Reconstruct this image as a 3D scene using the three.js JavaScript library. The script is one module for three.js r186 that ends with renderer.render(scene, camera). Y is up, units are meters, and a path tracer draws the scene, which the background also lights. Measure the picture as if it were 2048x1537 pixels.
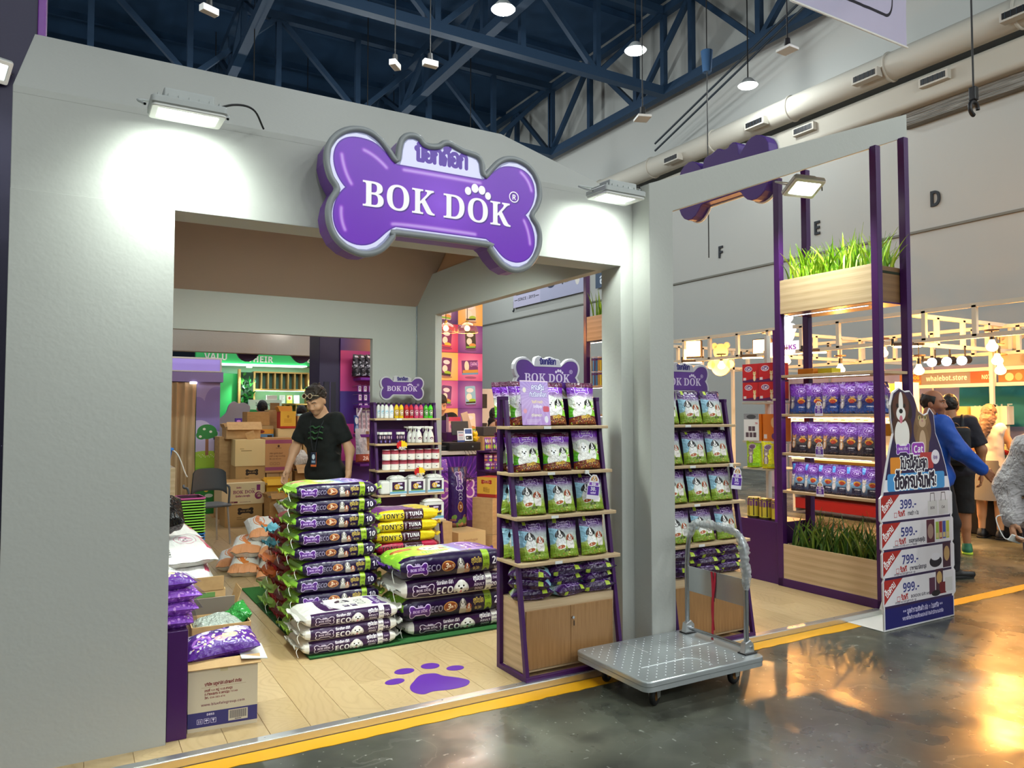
import * as THREE from 'three';
import { RoundedBoxGeometry } from 'three/addons/geometries/RoundedBoxGeometry.js';
import { mergeGeometries } from 'three/addons/utils/BufferGeometryUtils.js';
import { FontLoader } from 'three/addons/loaders/FontLoader.js';
import { TextGeometry } from 'three/addons/geometries/TextGeometry.js';
import { RectAreaLightUniformsLib } from 'three/addons/lights/RectAreaLightUniformsLib.js';

// ---------- camera, background, exposure, hall lamps ----------
RectAreaLightUniformsLib.init();
const scene = new THREE.Scene();
scene.background = new THREE.Color(0x05070b);
const camera = new THREE.PerspectiveCamera(54.04, 2048 / 1537, 0.05, 120);
camera.rotation.order = 'YXZ';
camera.position.set(0, 1.5, 0);
camera.rotation.set(THREE.MathUtils.degToRad(2.28), THREE.MathUtils.degToRad(-30.25), 0);
const renderer = new THREE.WebGLRenderer({ antialias: true });
renderer.toneMapping = THREE.LinearToneMapping;
renderer.toneMappingExposure = 1.0;
renderer.shadowMap.enabled = true;
const POWER = { hall: 27, front: 5, inside: 15, tower: 16, warmBulb: 6, warmFlood: 14, pendant: 1.6, green: 14 };
function lampLight(light, x, y, z, tx, ty, tz) {
  light.position.set(x, y, z); light.castShadow = true; if (light.shadow) light.shadow.bias = -0.0005; scene.add(light);
  if (light.target && tx !== undefined) { light.target.position.set(tx, ty, tz); scene.add(light.target); }
  return light;
}
// high bay lamps hang in a grid 9.5 m up; the fittings are built with the hall below
const BAY_Y = 9.5, bays = [];
for (const z of [-27, -20.5, -12.6, -0.6, 6, 12.5]) for (const x of [-8.6, -1.4, 4, 7.15, 10.47, 13.95]) if (!(z === -20.5 && x > 13)) bays.push([x, z]);
for (const [x, z] of bays) {
  const s = new THREE.PointLight(0xeef4f4, POWER.hall * (z > 5 ? 1.4 : z > -5 ? 0.5 : z > -15 ? (x > 12 ? 0.5 : 0.9) : 1), 0, 2); s.shadow.radius = 8;
  lampLight(s, x, BAY_Y - 0.2, z);
}

// ---------- helpers ----------
function mulberry(a) { return () => { a |= 0; a = a + 0x6D2B79F5 | 0; let t = Math.imul(a ^ a >>> 15, 1 | a); t = t + Math.imul(t ^ t >>> 7, 61 | t) ^ t; return ((t ^ t >>> 14) >>> 0) / 4294967296; }; }
let R = mulberry(11);
const rr = (a, b) => a + (b - a) * R();
const V3 = (x, y, z) => new THREE.Vector3(x, y, z);
const counts = {};
function numbered(n) { const k = counts[n] = (counts[n] ?? -1) + 1; return k ? n + '_' + String(k).padStart(3, '0') : n; }
const mats = {};
function std(color, rough = 0.6, o = {}) {
  const tex = ['map', 'bumpMap', 'roughnessMap', 'alphaMap', 'emissiveMap'].map((k) => o[k] ? o[k].uuid : '').join();
  const key = [color, rough, JSON.stringify(o, (k, v) => (v && v.isTexture ? 0 : v)), tex].join('|');
  if (mats[key]) return mats[key];
  const phys = ['transmission', 'clearcoat', 'sheen', 'ior', 'thickness'].some((k) => k in o);
  const m = new (phys ? THREE.MeshPhysicalMaterial : THREE.MeshStandardMaterial)({ color, roughness: rough, ...o });
  m.side = THREE.DoubleSide;
  return mats[key] = m;
}
const glow = (color, k) => std(0xffffff, 0.5, { emissive: color, emissiveIntensity: k });
function mesh(name, geo, mat, parent, p, r) {
  const o = new THREE.Mesh(geo, mat); o.name = name; o.castShadow = o.receiveShadow = true;
  if (p) o.position.set(...p); if (r) o.rotation.set(...r);
  parent.add(o); return o;
}
function tag(o, label, category, group) { o.userData = { label, category }; if (group) o.userData.group = group; return o; }
function thing(name, label, category, p = [0, 0, 0], turn = 0, group) {
  const o = new THREE.Group(); o.name = numbered(name); o.position.set(...p); o.rotation.y = turn; scene.add(o);
  return tag(o, label, category, group);
}
function solo(name, label, category, geo, mat, p, r, group) { return tag(mesh(numbered(name), geo, mat, scene, p, r), label, category, group); }
function struct(name, geo, mat, p, r, parent) { const o = mesh(parent ? name : numbered(name), geo, mat, parent ?? scene, p, r); if (!parent) o.userData.kind = 'structure'; return o; }
function structGroup(name, p = [0, 0, 0]) { const o = new THREE.Group(); o.name = numbered(name); o.position.set(...p); o.userData.kind = 'structure'; scene.add(o); return o; }
function copy(o, label, p, turn = 0, r) {
  const c = o.clone(); c.name = numbered(o.name.replace(/_\d{3}$/, '')); c.userData = { ...o.userData, label }; scene.add(c);
  c.position.set(...p); if (r) c.rotation.set(...r); else c.rotation.y = turn; return c;
}
const NTH = ['leftmost', 'second', 'third', 'fourth', 'fifth', 'sixth', 'seventh', 'eighth'];
const gcache = {};
const cached = (k, f) => gcache[k] ?? (gcache[k] = f());
function bx(w, h, d, r = 0.004) {
  return cached(['b', w, h, d, r].join(), () => {
    r = Math.min(r, w / 2.05, h / 2.05, d / 2.05);
    return r > 0.0005 ? new RoundedBoxGeometry(w, h, d, 1, r) : new THREE.BoxGeometry(w, h, d);
  });
}
const cy = (r1, r2, h, n = 20) => cached(['c', r1, r2, h, n].join(), () => new THREE.CylinderGeometry(r1, r2, h, n));
const sph = (r, n = 16) => cached(['s', r, n].join(), () => new THREE.SphereGeometry(r, n, Math.round(n * 0.7)));
const at = (g, x = 0, y = 0, z = 0, rx = 0, ry = 0, rz = 0) => g.clone().applyMatrix4(new THREE.Matrix4().makeRotationFromEuler(new THREE.Euler(rx, ry, rz)).setPosition(x, y, z));
function join(list) {
  const l = list.map((g) => { const q = g.index ? g.toNonIndexed() : g.clone(); for (const k of Object.keys(q.attributes)) if (!['position', 'normal', 'uv'].includes(k)) q.deleteAttribute(k); return q; });
  return mergeGeometries(l);
}
function bar(a, b, w, d) {   // a straight square bar between two points
  const A = V3(...a), B = V3(...b), L = A.distanceTo(B), g = new THREE.BoxGeometry(w, L, d ?? w), q = new THREE.Quaternion().setFromUnitVectors(V3(0, 1, 0), B.clone().sub(A).normalize());
  return g.applyMatrix4(new THREE.Matrix4().compose(A.add(B).multiplyScalar(0.5), q, V3(1, 1, 1)));
}
const rod = (a, b, r, n = 8) => { const A = V3(...a), B = V3(...b), q = new THREE.Quaternion().setFromUnitVectors(V3(0, 1, 0), B.clone().sub(A).normalize()); return new THREE.CylinderGeometry(r, r, A.distanceTo(B), n).applyMatrix4(new THREE.Matrix4().compose(A.clone().add(B).multiplyScalar(0.5), q, V3(1, 1, 1))); };
const tube = (pts, r, seg = 40, n = 8, closed = false) => new THREE.TubeGeometry(new THREE.CatmullRomCurve3(pts.map((p) => V3(...p)), closed, 'catmullrom', 0.5), seg, r, n, closed);
const poly = (pts) => new THREE.Shape(pts.map((p) => new THREE.Vector2(p[0], p[1])));
function ext(shape, d, bevel = 0, seg = 1) {
  return new THREE.ExtrudeGeometry(shape, { depth: d - 2 * bevel, bevelEnabled: bevel > 0, bevelSize: bevel, bevelThickness: bevel, bevelOffset: -bevel, bevelSegments: seg, curveSegments: 12 }).translate(0, 0, bevel);
}
function rrect(w, h, r) { const s = new THREE.Shape(), x = -w / 2, y = -h / 2; s.moveTo(x + r, y); s.lineTo(x + w - r, y); s.quadraticCurveTo(x + w, y, x + w, y + r); s.lineTo(x + w, y + h - r); s.quadraticCurveTo(x + w, y + h, x + w - r, y + h); s.lineTo(x + r, y + h); s.quadraticCurveTo(x, y + h, x, y + h - r); s.lineTo(x, y + r); s.quadraticCurveTo(x, y, x + r, y); return s; }
// uv in metres (times s) taken from the side each face looks to; turn swaps the two axes
function uvm(geo, s = 1, turn = 0, ox = 0, oy = 0) {
  const g = geo.index ? geo.toNonIndexed() : geo.clone(), p = g.attributes.position, n = g.attributes.normal, uv = new Float32Array(p.count * 2);
  for (let i = 0; i < p.count; i++) {
    const ax = Math.abs(n.getX(i)), ay = Math.abs(n.getY(i)), az = Math.abs(n.getZ(i)), x = p.getX(i), y = p.getY(i), z = p.getZ(i);
    let u, v; if (ay >= ax && ay >= az) { u = x; v = z; } else if (ax >= az) { u = z; v = y; } else { u = x; v = y; }
    if (turn) [u, v] = [v, u];
    uv[2 * i] = u * s + ox; uv[2 * i + 1] = v * s + oy;
  }
  g.setAttribute('uv', new THREE.BufferAttribute(uv, 2)); return g;
}
// stretch a flat print over the x-y extent of a geometry
function uvFit(geo, x0, y0, x1, y1) {
  const g = geo.index ? geo.toNonIndexed() : geo.clone(), p = g.attributes.position, uv = new Float32Array(p.count * 2);
  for (let i = 0; i < p.count; i++) { uv[2 * i] = (p.getX(i) - x0) / (x1 - x0); uv[2 * i + 1] = (p.getY(i) - y0) / (y1 - y0); }
  g.setAttribute('uv', new THREE.BufferAttribute(uv, 2)); return g;
}
// a box printed on chosen sides; the others take the blank corner of the print
function pbox(w, h, d, rects, r = 0) {
  const g = new THREE.BoxGeometry(w, h, d), uv = g.attributes.uv, order = ['px', 'nx', 'py', 'ny', 'pz', 'nz'];
  order.forEach((k, f) => {
    const q = rects[k] ?? [0.005, 0.005, 0.02, 0.02];
    for (let i = f * 4; i < f * 4 + 4; i++) uv.setXY(i, q[0] + uv.getX(i) * (q[2] - q[0]), q[1] + uv.getY(i) * (q[3] - q[1]));
  });
  return g;
}
// ---------- noise and textures ----------
function hash2(x, y, s) { let h = Math.imul(x, 374761393) + Math.imul(y, 668265263) + Math.imul(s, 974711) | 0; h = Math.imul(h ^ h >>> 13, 1274126177); return ((h ^ h >>> 16) >>> 0) / 4294967296; }
function vnoise(x, y, s, per) {
  const xi = Math.floor(x), yi = Math.floor(y), fx = x - xi, fy = y - yi, u = fx * fx * (3 - 2 * fx), v = fy * fy * (3 - 2 * fy), w = (a) => per ? ((a % per) + per) % per : a;
  const a = hash2(w(xi), w(yi), s), b = hash2(w(xi + 1), w(yi), s), c = hash2(w(xi), w(yi + 1), s), d = hash2(w(xi + 1), w(yi + 1), s);
  return a + (b - a) * u + (c - a) * v + (a - b - c + d) * u * v;
}
function fbm(x, y, s, oct = 4, per) { let t = 0, a = 0.5; for (let i = 0; i < oct; i++) { t += a * vnoise(x, y, s + i, per); x *= 2; y *= 2; a *= 0.5; if (per) per *= 2; } return t; }
function ctex(w, h, draw, repeat) {
  const c = document.createElement('canvas'); c.width = w; c.height = h; const g = c.getContext('2d'); draw(g, w, h);
  const t = new THREE.CanvasTexture(c); t.colorSpace = THREE.SRGBColorSpace; if (repeat) t.wrapS = t.wrapT = THREE.RepeatWrapping; return t;
}
function dtex(w, h, f, srgb) {   // f(u, v) gives [r, g, b] in 0..255
  const d = new Uint8Array(w * h * 4);
  for (let y = 0; y < h; y++) for (let x = 0; x < w; x++) { const c = f(x / w, y / h), i = (y * w + x) * 4; d[i] = c[0]; d[i + 1] = c[1]; d[i + 2] = c[2]; d[i + 3] = 255; }
  const t = new THREE.DataTexture(d, w, h); t.magFilter = t.minFilter = THREE.LinearFilter; t.wrapS = t.wrapT = THREE.RepeatWrapping; if (srgb) t.colorSpace = THREE.SRGBColorSpace; t.needsUpdate = true; return t;
}
const lerp = (a, b, t) => a + (b - a) * t, mix3 = (a, b, t) => [lerp(a[0], b[0], t), lerp(a[1], b[1], t), lerp(a[2], b[2], t)], clamp = (x, a = 0, b = 1) => Math.min(b, Math.max(a, x)), sstep = (a, b, x) => { const t = clamp((x - a) / (b - a)); return t * t * (3 - 2 * t); };
// ---------- Thai letters as strokes: [advance, path] on a 0 (top) to 10 (baseline) grid ----------
const TH = {
  ก: [7, 'M.8 10V4.2L2 3.2L.8 2.2Q1.4 0 3.4 0Q6 0 6 3V10'], ข: [7, 'M2.6 1.4a.9.9 0 1 0-1.6.6Q2.6 3 2 4.5V10H6V0'], ค: [7, 'M3.6 5.4a1 1 0 1 0-1 1L.9 10V3.4Q1.1 0 3.6 0Q6.2 0 6.2 3V10'],
  ง: [5, 'M2.2 1.6a.8.8 0 1 1 1.3-.6V10L.6 6'], จ: [6.2, 'M1.6 6a1 1 0 1 1 1 .8L3 10Q5.4 9 5.4 5Q5.4 0 3 0Q1.4 0 .6 1.4'], ช: [7.2, 'M2.6 1.4a.9.9 0 1 0-1.6.6Q2.6 3 2 4.5V10H6V2L7 0'], ซ: [7.4, 'M2.4 1.4a.9.9 0 1 0-1.5.8Q2.6 3 2 4.5V10H6.2V2L7.2 0M2.5 1L3.4 2'],
  ฐ: [6, 'M5 0H2L1 3L4.6 4.4V7.6a.9.9 0 1 1-1-.8M.8 9.6H5.6L4.6 12H1'], ด: [7, 'M1.9 4.4a.9.9 0 1 0 .9 1L1.9 10H.8V3.4Q1 0 3.5 0Q6 0 6 3V10'], ต: [7, 'M1.9 4.4a.9.9 0 1 0 .9 1L1.9 10H.8V3Q1 .6 2.2 .2L3.4 1.2L4.6 .2Q6 .6 6 3V10'],
  ถ: [7, 'M1.8 8.4a.9.9 0 1 0-.9.9M.9 8.5V4.2L2 3.2L.8 2.2Q1.4 0 3.4 0Q6 0 6 3V10'], ท: [7, 'M1.8.6a.9.9 0 1 0 .2 1.2V10L5 1Q6.2.4 6.2 3V10'], น: [7.2, 'M1.8.6a.9.9 0 1 0 .2 1.2V10L5.4 7.8a.9.9 0 1 1 .6.8V0'], บ: [7, 'M1.8.6a.9.9 0 1 0 .2 1.2V10H6V0'],
  ป: [7, 'M1.8.6a.9.9 0 1 0 .2 1.2V10H6V-2.6'], ผ: [7.2, 'M1.8 2a.9.9 0 1 0-.9.9V10L3.5 6L6.2 10V0'], พ: [7.6, 'M1.8.6a.9.9 0 1 0 .2 1.2L2.4 10L4.2 4L6 10L6.8 0'], ฟ: [7.6, 'M1.8.6a.9.9 0 1 0 .2 1.2L2.4 10L4.2 4L6 10L6.8-2.6'], ม: [7, 'M1.8.6a.9.9 0 1 0 .2 1.2V8.4a.9.9 0 1 0 .6.9L6 10V0'],
  ย: [6.8, 'M2.4.4a.9.9 0 1 0-1.2 1.2L2.4 3.4Q.6 4.4.8 7Q1 10 3 10H5.8V0'], ร: [5.4, 'M4.8 0L1.4.8L1 3L4.4 4.4V7.4a.9.9 0 1 1-1 .9'], ล: [7, 'M1.8 7.2a.9.9 0 1 0 .9 1M1 8V6Q1 3.4 3.4 3.4Q6 3.6 6 6M.8 2Q1.6 0 3.4 0Q6 0 6 3V10'], ว: [5.8, 'M.8 1.6Q1.4 0 2.8 0Q4.8 0 4.8 3V7.4a.9.9 0 1 1-1 .9'],
  ษ: [7.2, 'M1.8.6a.9.9 0 1 0 .2 1.2V10H6V0M4 5.4Q5 3.6 7 4'], ส: [7, 'M1.8 7.2a.9.9 0 1 0 .9 1M1 8V6Q1 3.4 3.4 3.4Q6 3.6 6 6M.8 2Q1.6 0 3.4 0Q6 0 6 3V10M5.2 1L7-.8'], ห: [7.2, 'M1.8.6a.9.9 0 1 0 .2 1.2V10Q3 5 5 4.4Q6.2 5 6.2 10M5 4.4a1.2 1.6 0 1 1 1-1'], อ: [7, 'M2.8 5.4a.9.9 0 1 0-1.7.2V7Q1 10 3.4 10Q6 10 6 6V4Q6 0 3.4 0Q1.4 0 .8 1.6'],
  ะ: [4.4, 'M1 3a.8.8 0 1 1 .8.6Q3 4 3.6 2.2M1 7.6a.8.8 0 1 1 .8.6Q3 8.6 3.6 6.8'], า: [5, 'M.6 1.8Q1 0 2.4 0Q4 0 4 3V10'], ำ: [5, 'M.6 1.8Q1 0 2.4 0Q4 0 4 3V10M-1.4-2.4a.7.7 0 1 0 .1 0'], เ: [3, 'M1 0V8a.9.9 0 1 0 .9.9'], แ: [5.6, 'M1 0V8a.9.9 0 1 0 .9.9M3.6 0V8a.9.9 0 1 0 .9.9'], โ: [4, 'M3.6-3H1L2.4-1.4V8.2a.9.9 0 1 0 .9.9'], ใ: [4, 'M1-1.4a.8.8 0 1 1 1 .6V8.2a.9.9 0 1 0 .9.9'], ไ: [3.8, 'M.4-3.2Q1-1.6 2-2V8.2a.9.9 0 1 0 .9.9'],
  'ิ': [0, 'M-5-1Q-3-3.6-1-1Z'], 'ี': [0, 'M-5-1Q-3-3.6-1-1ZM-1-1V-3.6'], 'ื': [0, 'M-5-1Q-3-3.6-1-1ZM-1-1V-3.8M-2.4-2V-3.8'], 'ั': [0, 'M-4-1.6a.7.7 0 1 0-.2-.8Q-2-.4-.8-3'], '็': [0, 'M-4.4-1Q-4-3-2.6-2Q-1.6-1-1-3'],
  '่': [0, 'M-1.8-1.2V-3.4'], '้': [0, 'M-3.6-3a.6.6 0 1 0 .2.6Q-1.6-1-.8-3.2'], '๊': [0, 'M-4.6-1.4a.6.6 0 1 1 .6-.4L-3.2-3L-2.2-1.4L-1-3.2'], '๋': [0, 'M-3.4-2.2H-.8M-2.1-3.4V-1'], '์': [0, 'M-2.8-1.2a.8.8 0 1 0-.1-1.4Q-2-4-.8-4'], 'ุ': [0, 'M-2.4 11.6a.6.6 0 1 0 .6.4L-1.2 11.4V14'], 'ู': [0, 'M-3.6 11.6a.6.6 0 1 0 .6.4V14H-1V11.4'],
};
const HIGH = 'ิีืั', TONE = '่้๊๋์', paths = {};
// text in which Thai letters are stroked and the rest is set in the canvas font; size is the height of a Thai letter; align 0 left, 0.5 centre, 1 right
function thai(g, text, x, y, size, color, { weight = 1.5, align = 0, face = 'sans-serif', outline, oc } = {}) {
  const k = size / 10, w0 = (c, o) => TH[c] ? TH[c][0] * k * 1.06 : (g.font = `bold ${size * 1.32}px ${face}`, g.measureText(c).width);
  let total = 0; for (const c of text) total += w0(c);
  const draw = (lw, col) => {
    let px = x - total * align, prev = '';
    g.lineCap = g.lineJoin = 'round';
    for (const c of text) {
      if (TH[c]) {
        const p = paths[c] ?? (paths[c] = new Path2D(TH[c][1])), lift = TONE.includes(c) && HIGH.includes(prev) ? -2.6 : 0;
        g.save(); g.translate(px, y - size + lift * k); g.scale(k, k); g.lineWidth = lw; g.strokeStyle = col; g.stroke(p); g.restore();
      } else { g.font = `bold ${size * 1.32}px ${face}`; g.fillStyle = col; g.textAlign = 'left'; g.textBaseline = 'alphabetic'; if (lw > weight) { g.strokeStyle = col; g.lineWidth = (lw - weight) * k; g.strokeText(c, px, y); } g.fillText(c, px, y); }
      px += w0(c); prev = c;
    }
  };
  if (outline) draw(weight + outline, oc); draw(weight, color);
  return total;
}
function txt(g, s, x, y, px, color, o = {}) { g.font = `${o.style ?? 'bold'} ${px}px ${o.face ?? 'sans-serif'}`; g.textAlign = o.align ?? 'left'; g.textBaseline = 'alphabetic'; g.fillStyle = color; if (o.sc) { g.strokeStyle = o.sc; g.lineWidth = o.sw; g.lineJoin = 'round'; g.strokeText(s, x, y); } g.fillText(s, x, y); }
const ell = (g, x, y, a, b, c, rot = 0) => { g.fillStyle = c; g.beginPath(); g.ellipse(x, y, a, b, rot, 0, 7); g.fill(); };
const rect = (g, x, y, w, h, c) => { g.fillStyle = c; g.fillRect(x, y, w, h); };
function grad(g, x0, y0, x1, y1, stops) { const q = g.createLinearGradient(x0, y0, x1, y1); stops.forEach((s) => q.addColorStop(s[0], s[1])); return q; }
function rgrad(g, x, y, r, stops) { const q = g.createRadialGradient(x, y, 0, x, y, r); stops.forEach((s) => q.addColorStop(s[0], s[1])); return q; }
// ---------- surfaces ----------
const T = {};
T.oak = dtex(512, 1024, (u, v) => {   // planks with long cathedral grain along v
  const w = fbm(u * 3, v * 3, 5, 3, 3), x = u - 0.5 + (w - 0.5) * 0.35, ring = Math.sin((Math.hypot(x * 3.2, (v - 0.5) * 0.9 + (fbm(u * 4, v * 4, 9, 3, 4) - 0.5) * 0.3) * 46));
  const fine = fbm(u * 96, v * 6, 21, 3, 6), g = 0.5 + 0.5 * ring;
  return mix3([216, 196, 160], [194, 170, 132], clamp(0.1 + 0.42 * Math.pow(g, 4) * (0.4 + w) + 0.5 * (fine - 0.3)));
}, true);
T.straight = dtex(512, 512, (u, v) => { const a = fbm(u * 26, v * 2, 3, 4, 2), b = fbm(u * 90, v * 4, 8, 2, 4); return mix3([204, 178, 142], [160, 130, 94], clamp(0.2 + (a - 0.45) * 0.8 + (b - 0.4) * 0.6)); }, true);
T.dark = dtex(512, 512, (u, v) => { const a = fbm(u * 14, v * 2, 33, 4, 2), b = fbm(u * 110, v * 5, 38, 2, 5); return mix3([176, 134, 88], [120, 82, 44], clamp(a * 1.15 + b * 0.5 - 0.35)); }, true);
T.plaster = dtex(512, 512, (u, v) => { const q = 255 * clamp(0.55 * fbm(u * 70, v * 70, 4, 2, 70) + 0.45 * fbm(u * 24, v * 24, 7, 3, 24)); return [q, q, q]; });
const crack = (u, v, s, n) => Math.abs(fbm(u * n, v * n, s, 4, n) - 0.47);
T.concrete = dtex(1024, 1024, (u, v) => {
  const a = fbm(u * 5, v * 5, 2, 5, 5), b = fbm(u * 22, v * 22, 12, 4, 22), c = crack(u + 0.08 * b, v, 40, 5);
  let q = mix3([54, 56, 48], [122, 123, 110], clamp((a - 0.27) * 2.2)); q = mix3(q, [44, 45, 42], clamp((b - 0.46) * 1.5));
  if (c < 0.004) q = mix3(q, [150, 152, 142], 0.35 * vnoise(u * 9, v * 9, 6, 9));
  const sp = vnoise(u * 150, v * 150, 77, 150); if (sp > 0.955) q = mix3(q, [196, 198, 190], 0.7);
  return q;
}, true);
T.concreteR = dtex(512, 512, (u, v) => { const q = 255 * clamp(0.13 + 0.42 * fbm(u * 9, v * 9, 15, 4, 9) + 0.12 * (fbm(u * 60, v * 60, 19, 2, 60) - 0.4)); return [q, q, q]; });
T.kraft = dtex(256, 256, (u, v) => { const a = fbm(u * 8, v * 80, 61, 3, 8), b = fbm(u * 40, v * 40, 66, 2, 40); return mix3([196, 160, 112], [172, 136, 90], clamp(a * 0.7 + b * 0.6 - 0.2)); }, true);
T.crinkle = dtex(256, 256, (u, v) => { const a = Math.abs(fbm(u * 7, v * 7, 71, 3, 7) - 0.45) * 2.2 + Math.abs(fbm(u * 15, v * 15, 73, 3, 15) - 0.45) * 1.2, q = 255 * clamp(1 - a * 1.4); return [q, q, q]; });
T.weave = dtex(128, 128, (u, v) => { const q = 128 + 90 * Math.sin(u * 201) * Math.sin(v * 201); return [q, q, q]; });
for (const k of ['oak', 'straight', 'dark', 'kraft']) T[k].repeat.set(1, 1);
const PURPLE = 0x3d0d52, M = {
  white: std(0xb0b1ab, 0.75, { bumpMap: T.plaster, bumpScale: 0.0012 }), whiteSmooth: std(0xcfcec8, 0.55), beige: std(0x9c8474, 0.9), purple: std(PURPLE, 0.34), purpleLight: std(0x6b1f8c, 0.34), black: std(0x0c0b0e, 0.5),
  oak: std(0xffffff, 0.42, { map: T.oak }), shelf: std(0xffffff, 0.5, { map: T.straight }), cabinet: std(0xffffff, 0.45, { map: T.dark }), kraft: std(0xffffff, 0.85, { map: T.kraft }), kraftPale: std(0xe9dcc0, 0.85, { map: T.kraft }),
  steel: std(0xb9bcc0, 0.22, { metalness: 1 }), alu: std(0xd4d5d6, 0.32, { metalness: 0.9 }), hallWall: std(0xb0b2ae, 0.9), navy: std(0x1a3e60, 0.85), lampGrey: std(0xaeb2b0, 0.4), cable: std(0x191919, 0.6), clear: std(0xffffff, 0.06, { transmission: 1, thickness: 0, ior: 1.45 }), whitePlastic: std(0xe6e6e2, 0.4), cream: std(0xd9cdb4, 0.6),
};
// ---------- the brand's bone: outline in metres for a sign 1.22 m wide ----------
const BONE = [[-0.613, .11], [-0.606, .185], [-0.571, .243], [-0.522, .281], [-0.461, .301], [-0.4, .298], [-0.345, .27], [-0.3, .224], [-0.268, .185], [-0.25, .175], [-0.243, .196], [-0.238, .24], [-0.227, .283], [-0.201, .313], [-0.161, .323], [-0.124, .314], [-0.104, .29], [-0.066, .283], [-0.018, .292], [.009, .313], [.044, .32], [.083, .307], [.13, .293], [.18, .287], [.217, .277], [.239, .248], [.246, .2], [.256, .178], [.268, .185], [.3, .224], [.345, .27], [.4, .298], [.461, .303], [.522, .285], [.571, .247], [.603, .19], [.611, .12], [.594, .06], [.56, 0], [.594, -0.05], [.611, -0.1], [.606, -0.17], [.578, -0.235], [.535, -0.285], [.475, -0.316], [.42, -0.318], [.365, -0.295], [.32, -0.255], [.285, -0.21], [.262, -0.195], [-0.24, -0.195], [-0.263, -0.21], [-0.3, -0.258], [-0.34, -0.295], [-0.395, -0.318], [-0.45, -0.32], [-0.51, -0.3], [-0.56, -0.262], [-0.592, -0.205], [-0.603, -0.14], [-0.592, -0.08], [-0.561, -0.015], [-0.594, .04]];
function bonePath(g, sx, tx, ty) { g.beginPath(); BONE.forEach(([x, y], i) => g[i ? 'lineTo' : 'moveTo'](tx + x * sx, ty - y * sx)); g.closePath(); }
function innerBone(g, s, X, Y) {   // the purple field inside the rim
  g.beginPath(); const p = (x, y) => [X + x * s, Y - y * s];
  g.moveTo(...p(-0.245, .158)); g.lineTo(...p(.245, .158));
  g.bezierCurveTo(...p(.33, .22), ...p(.34, .262), ...p(.455, .258)); g.bezierCurveTo(...p(.60, .25), ...p(.60, .08), ...p(.512, 0));
  g.bezierCurveTo(...p(.60, -0.08), ...p(.60, -0.26), ...p(.45, -0.272)); g.bezierCurveTo(...p(.34, -0.27), ...p(.34, -0.2), ...p(.262, -0.163));
  g.lineTo(...p(-0.25, -0.163)); g.bezierCurveTo(...p(-0.33, -0.2), ...p(-0.34, -0.28), ...p(-0.45, -0.276)); g.bezierCurveTo(...p(-0.60, -0.26), ...p(-0.60, -0.08), ...p(-0.512, 0));
  g.bezierCurveTo(...p(-0.60, .08), ...p(-0.60, .25), ...p(-0.455, .258)); g.bezierCurveTo(...p(-0.34, .262), ...p(-0.33, .22), ...p(-0.245, .158)); g.closePath();
}
function brand(g, X, Y, s, col) {   // BOK DOK with the paw over the O, and the registered mark; s pixels per metre of the big sign
  txt(g, 'BOK', X - 0.428 * s, Y + 0.077 * s, 0.178 * s, col, { face: 'serif' }); const bw = g.measureText('BOK').width;
  g.save(); g.translate(X - 0.428 * s, Y + 0.077 * s); g.restore();
  txt(g, 'DOK', X + 0.008 * s, Y + 0.078 * s, 0.178 * s, col, { face: 'serif' });
  for (const [x, y, r] of [[.155, .082, .019], [.196, .102, .021], [.238, .098, .021], [.275, .072, .018]]) ell(g, X + x * s, Y - y * s, r * s, r * s * 1.15, col);
  txt(g, 'R', X + 0.437 * s, Y - 0.075 * s, 0.042 * s, col, { align: 'center' }); g.strokeStyle = col; g.lineWidth = 0.006 * s; g.beginPath(); g.arc(X + 0.437 * s, Y - 0.09 * s, 0.028 * s, 0, 7); g.stroke();
}
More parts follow.
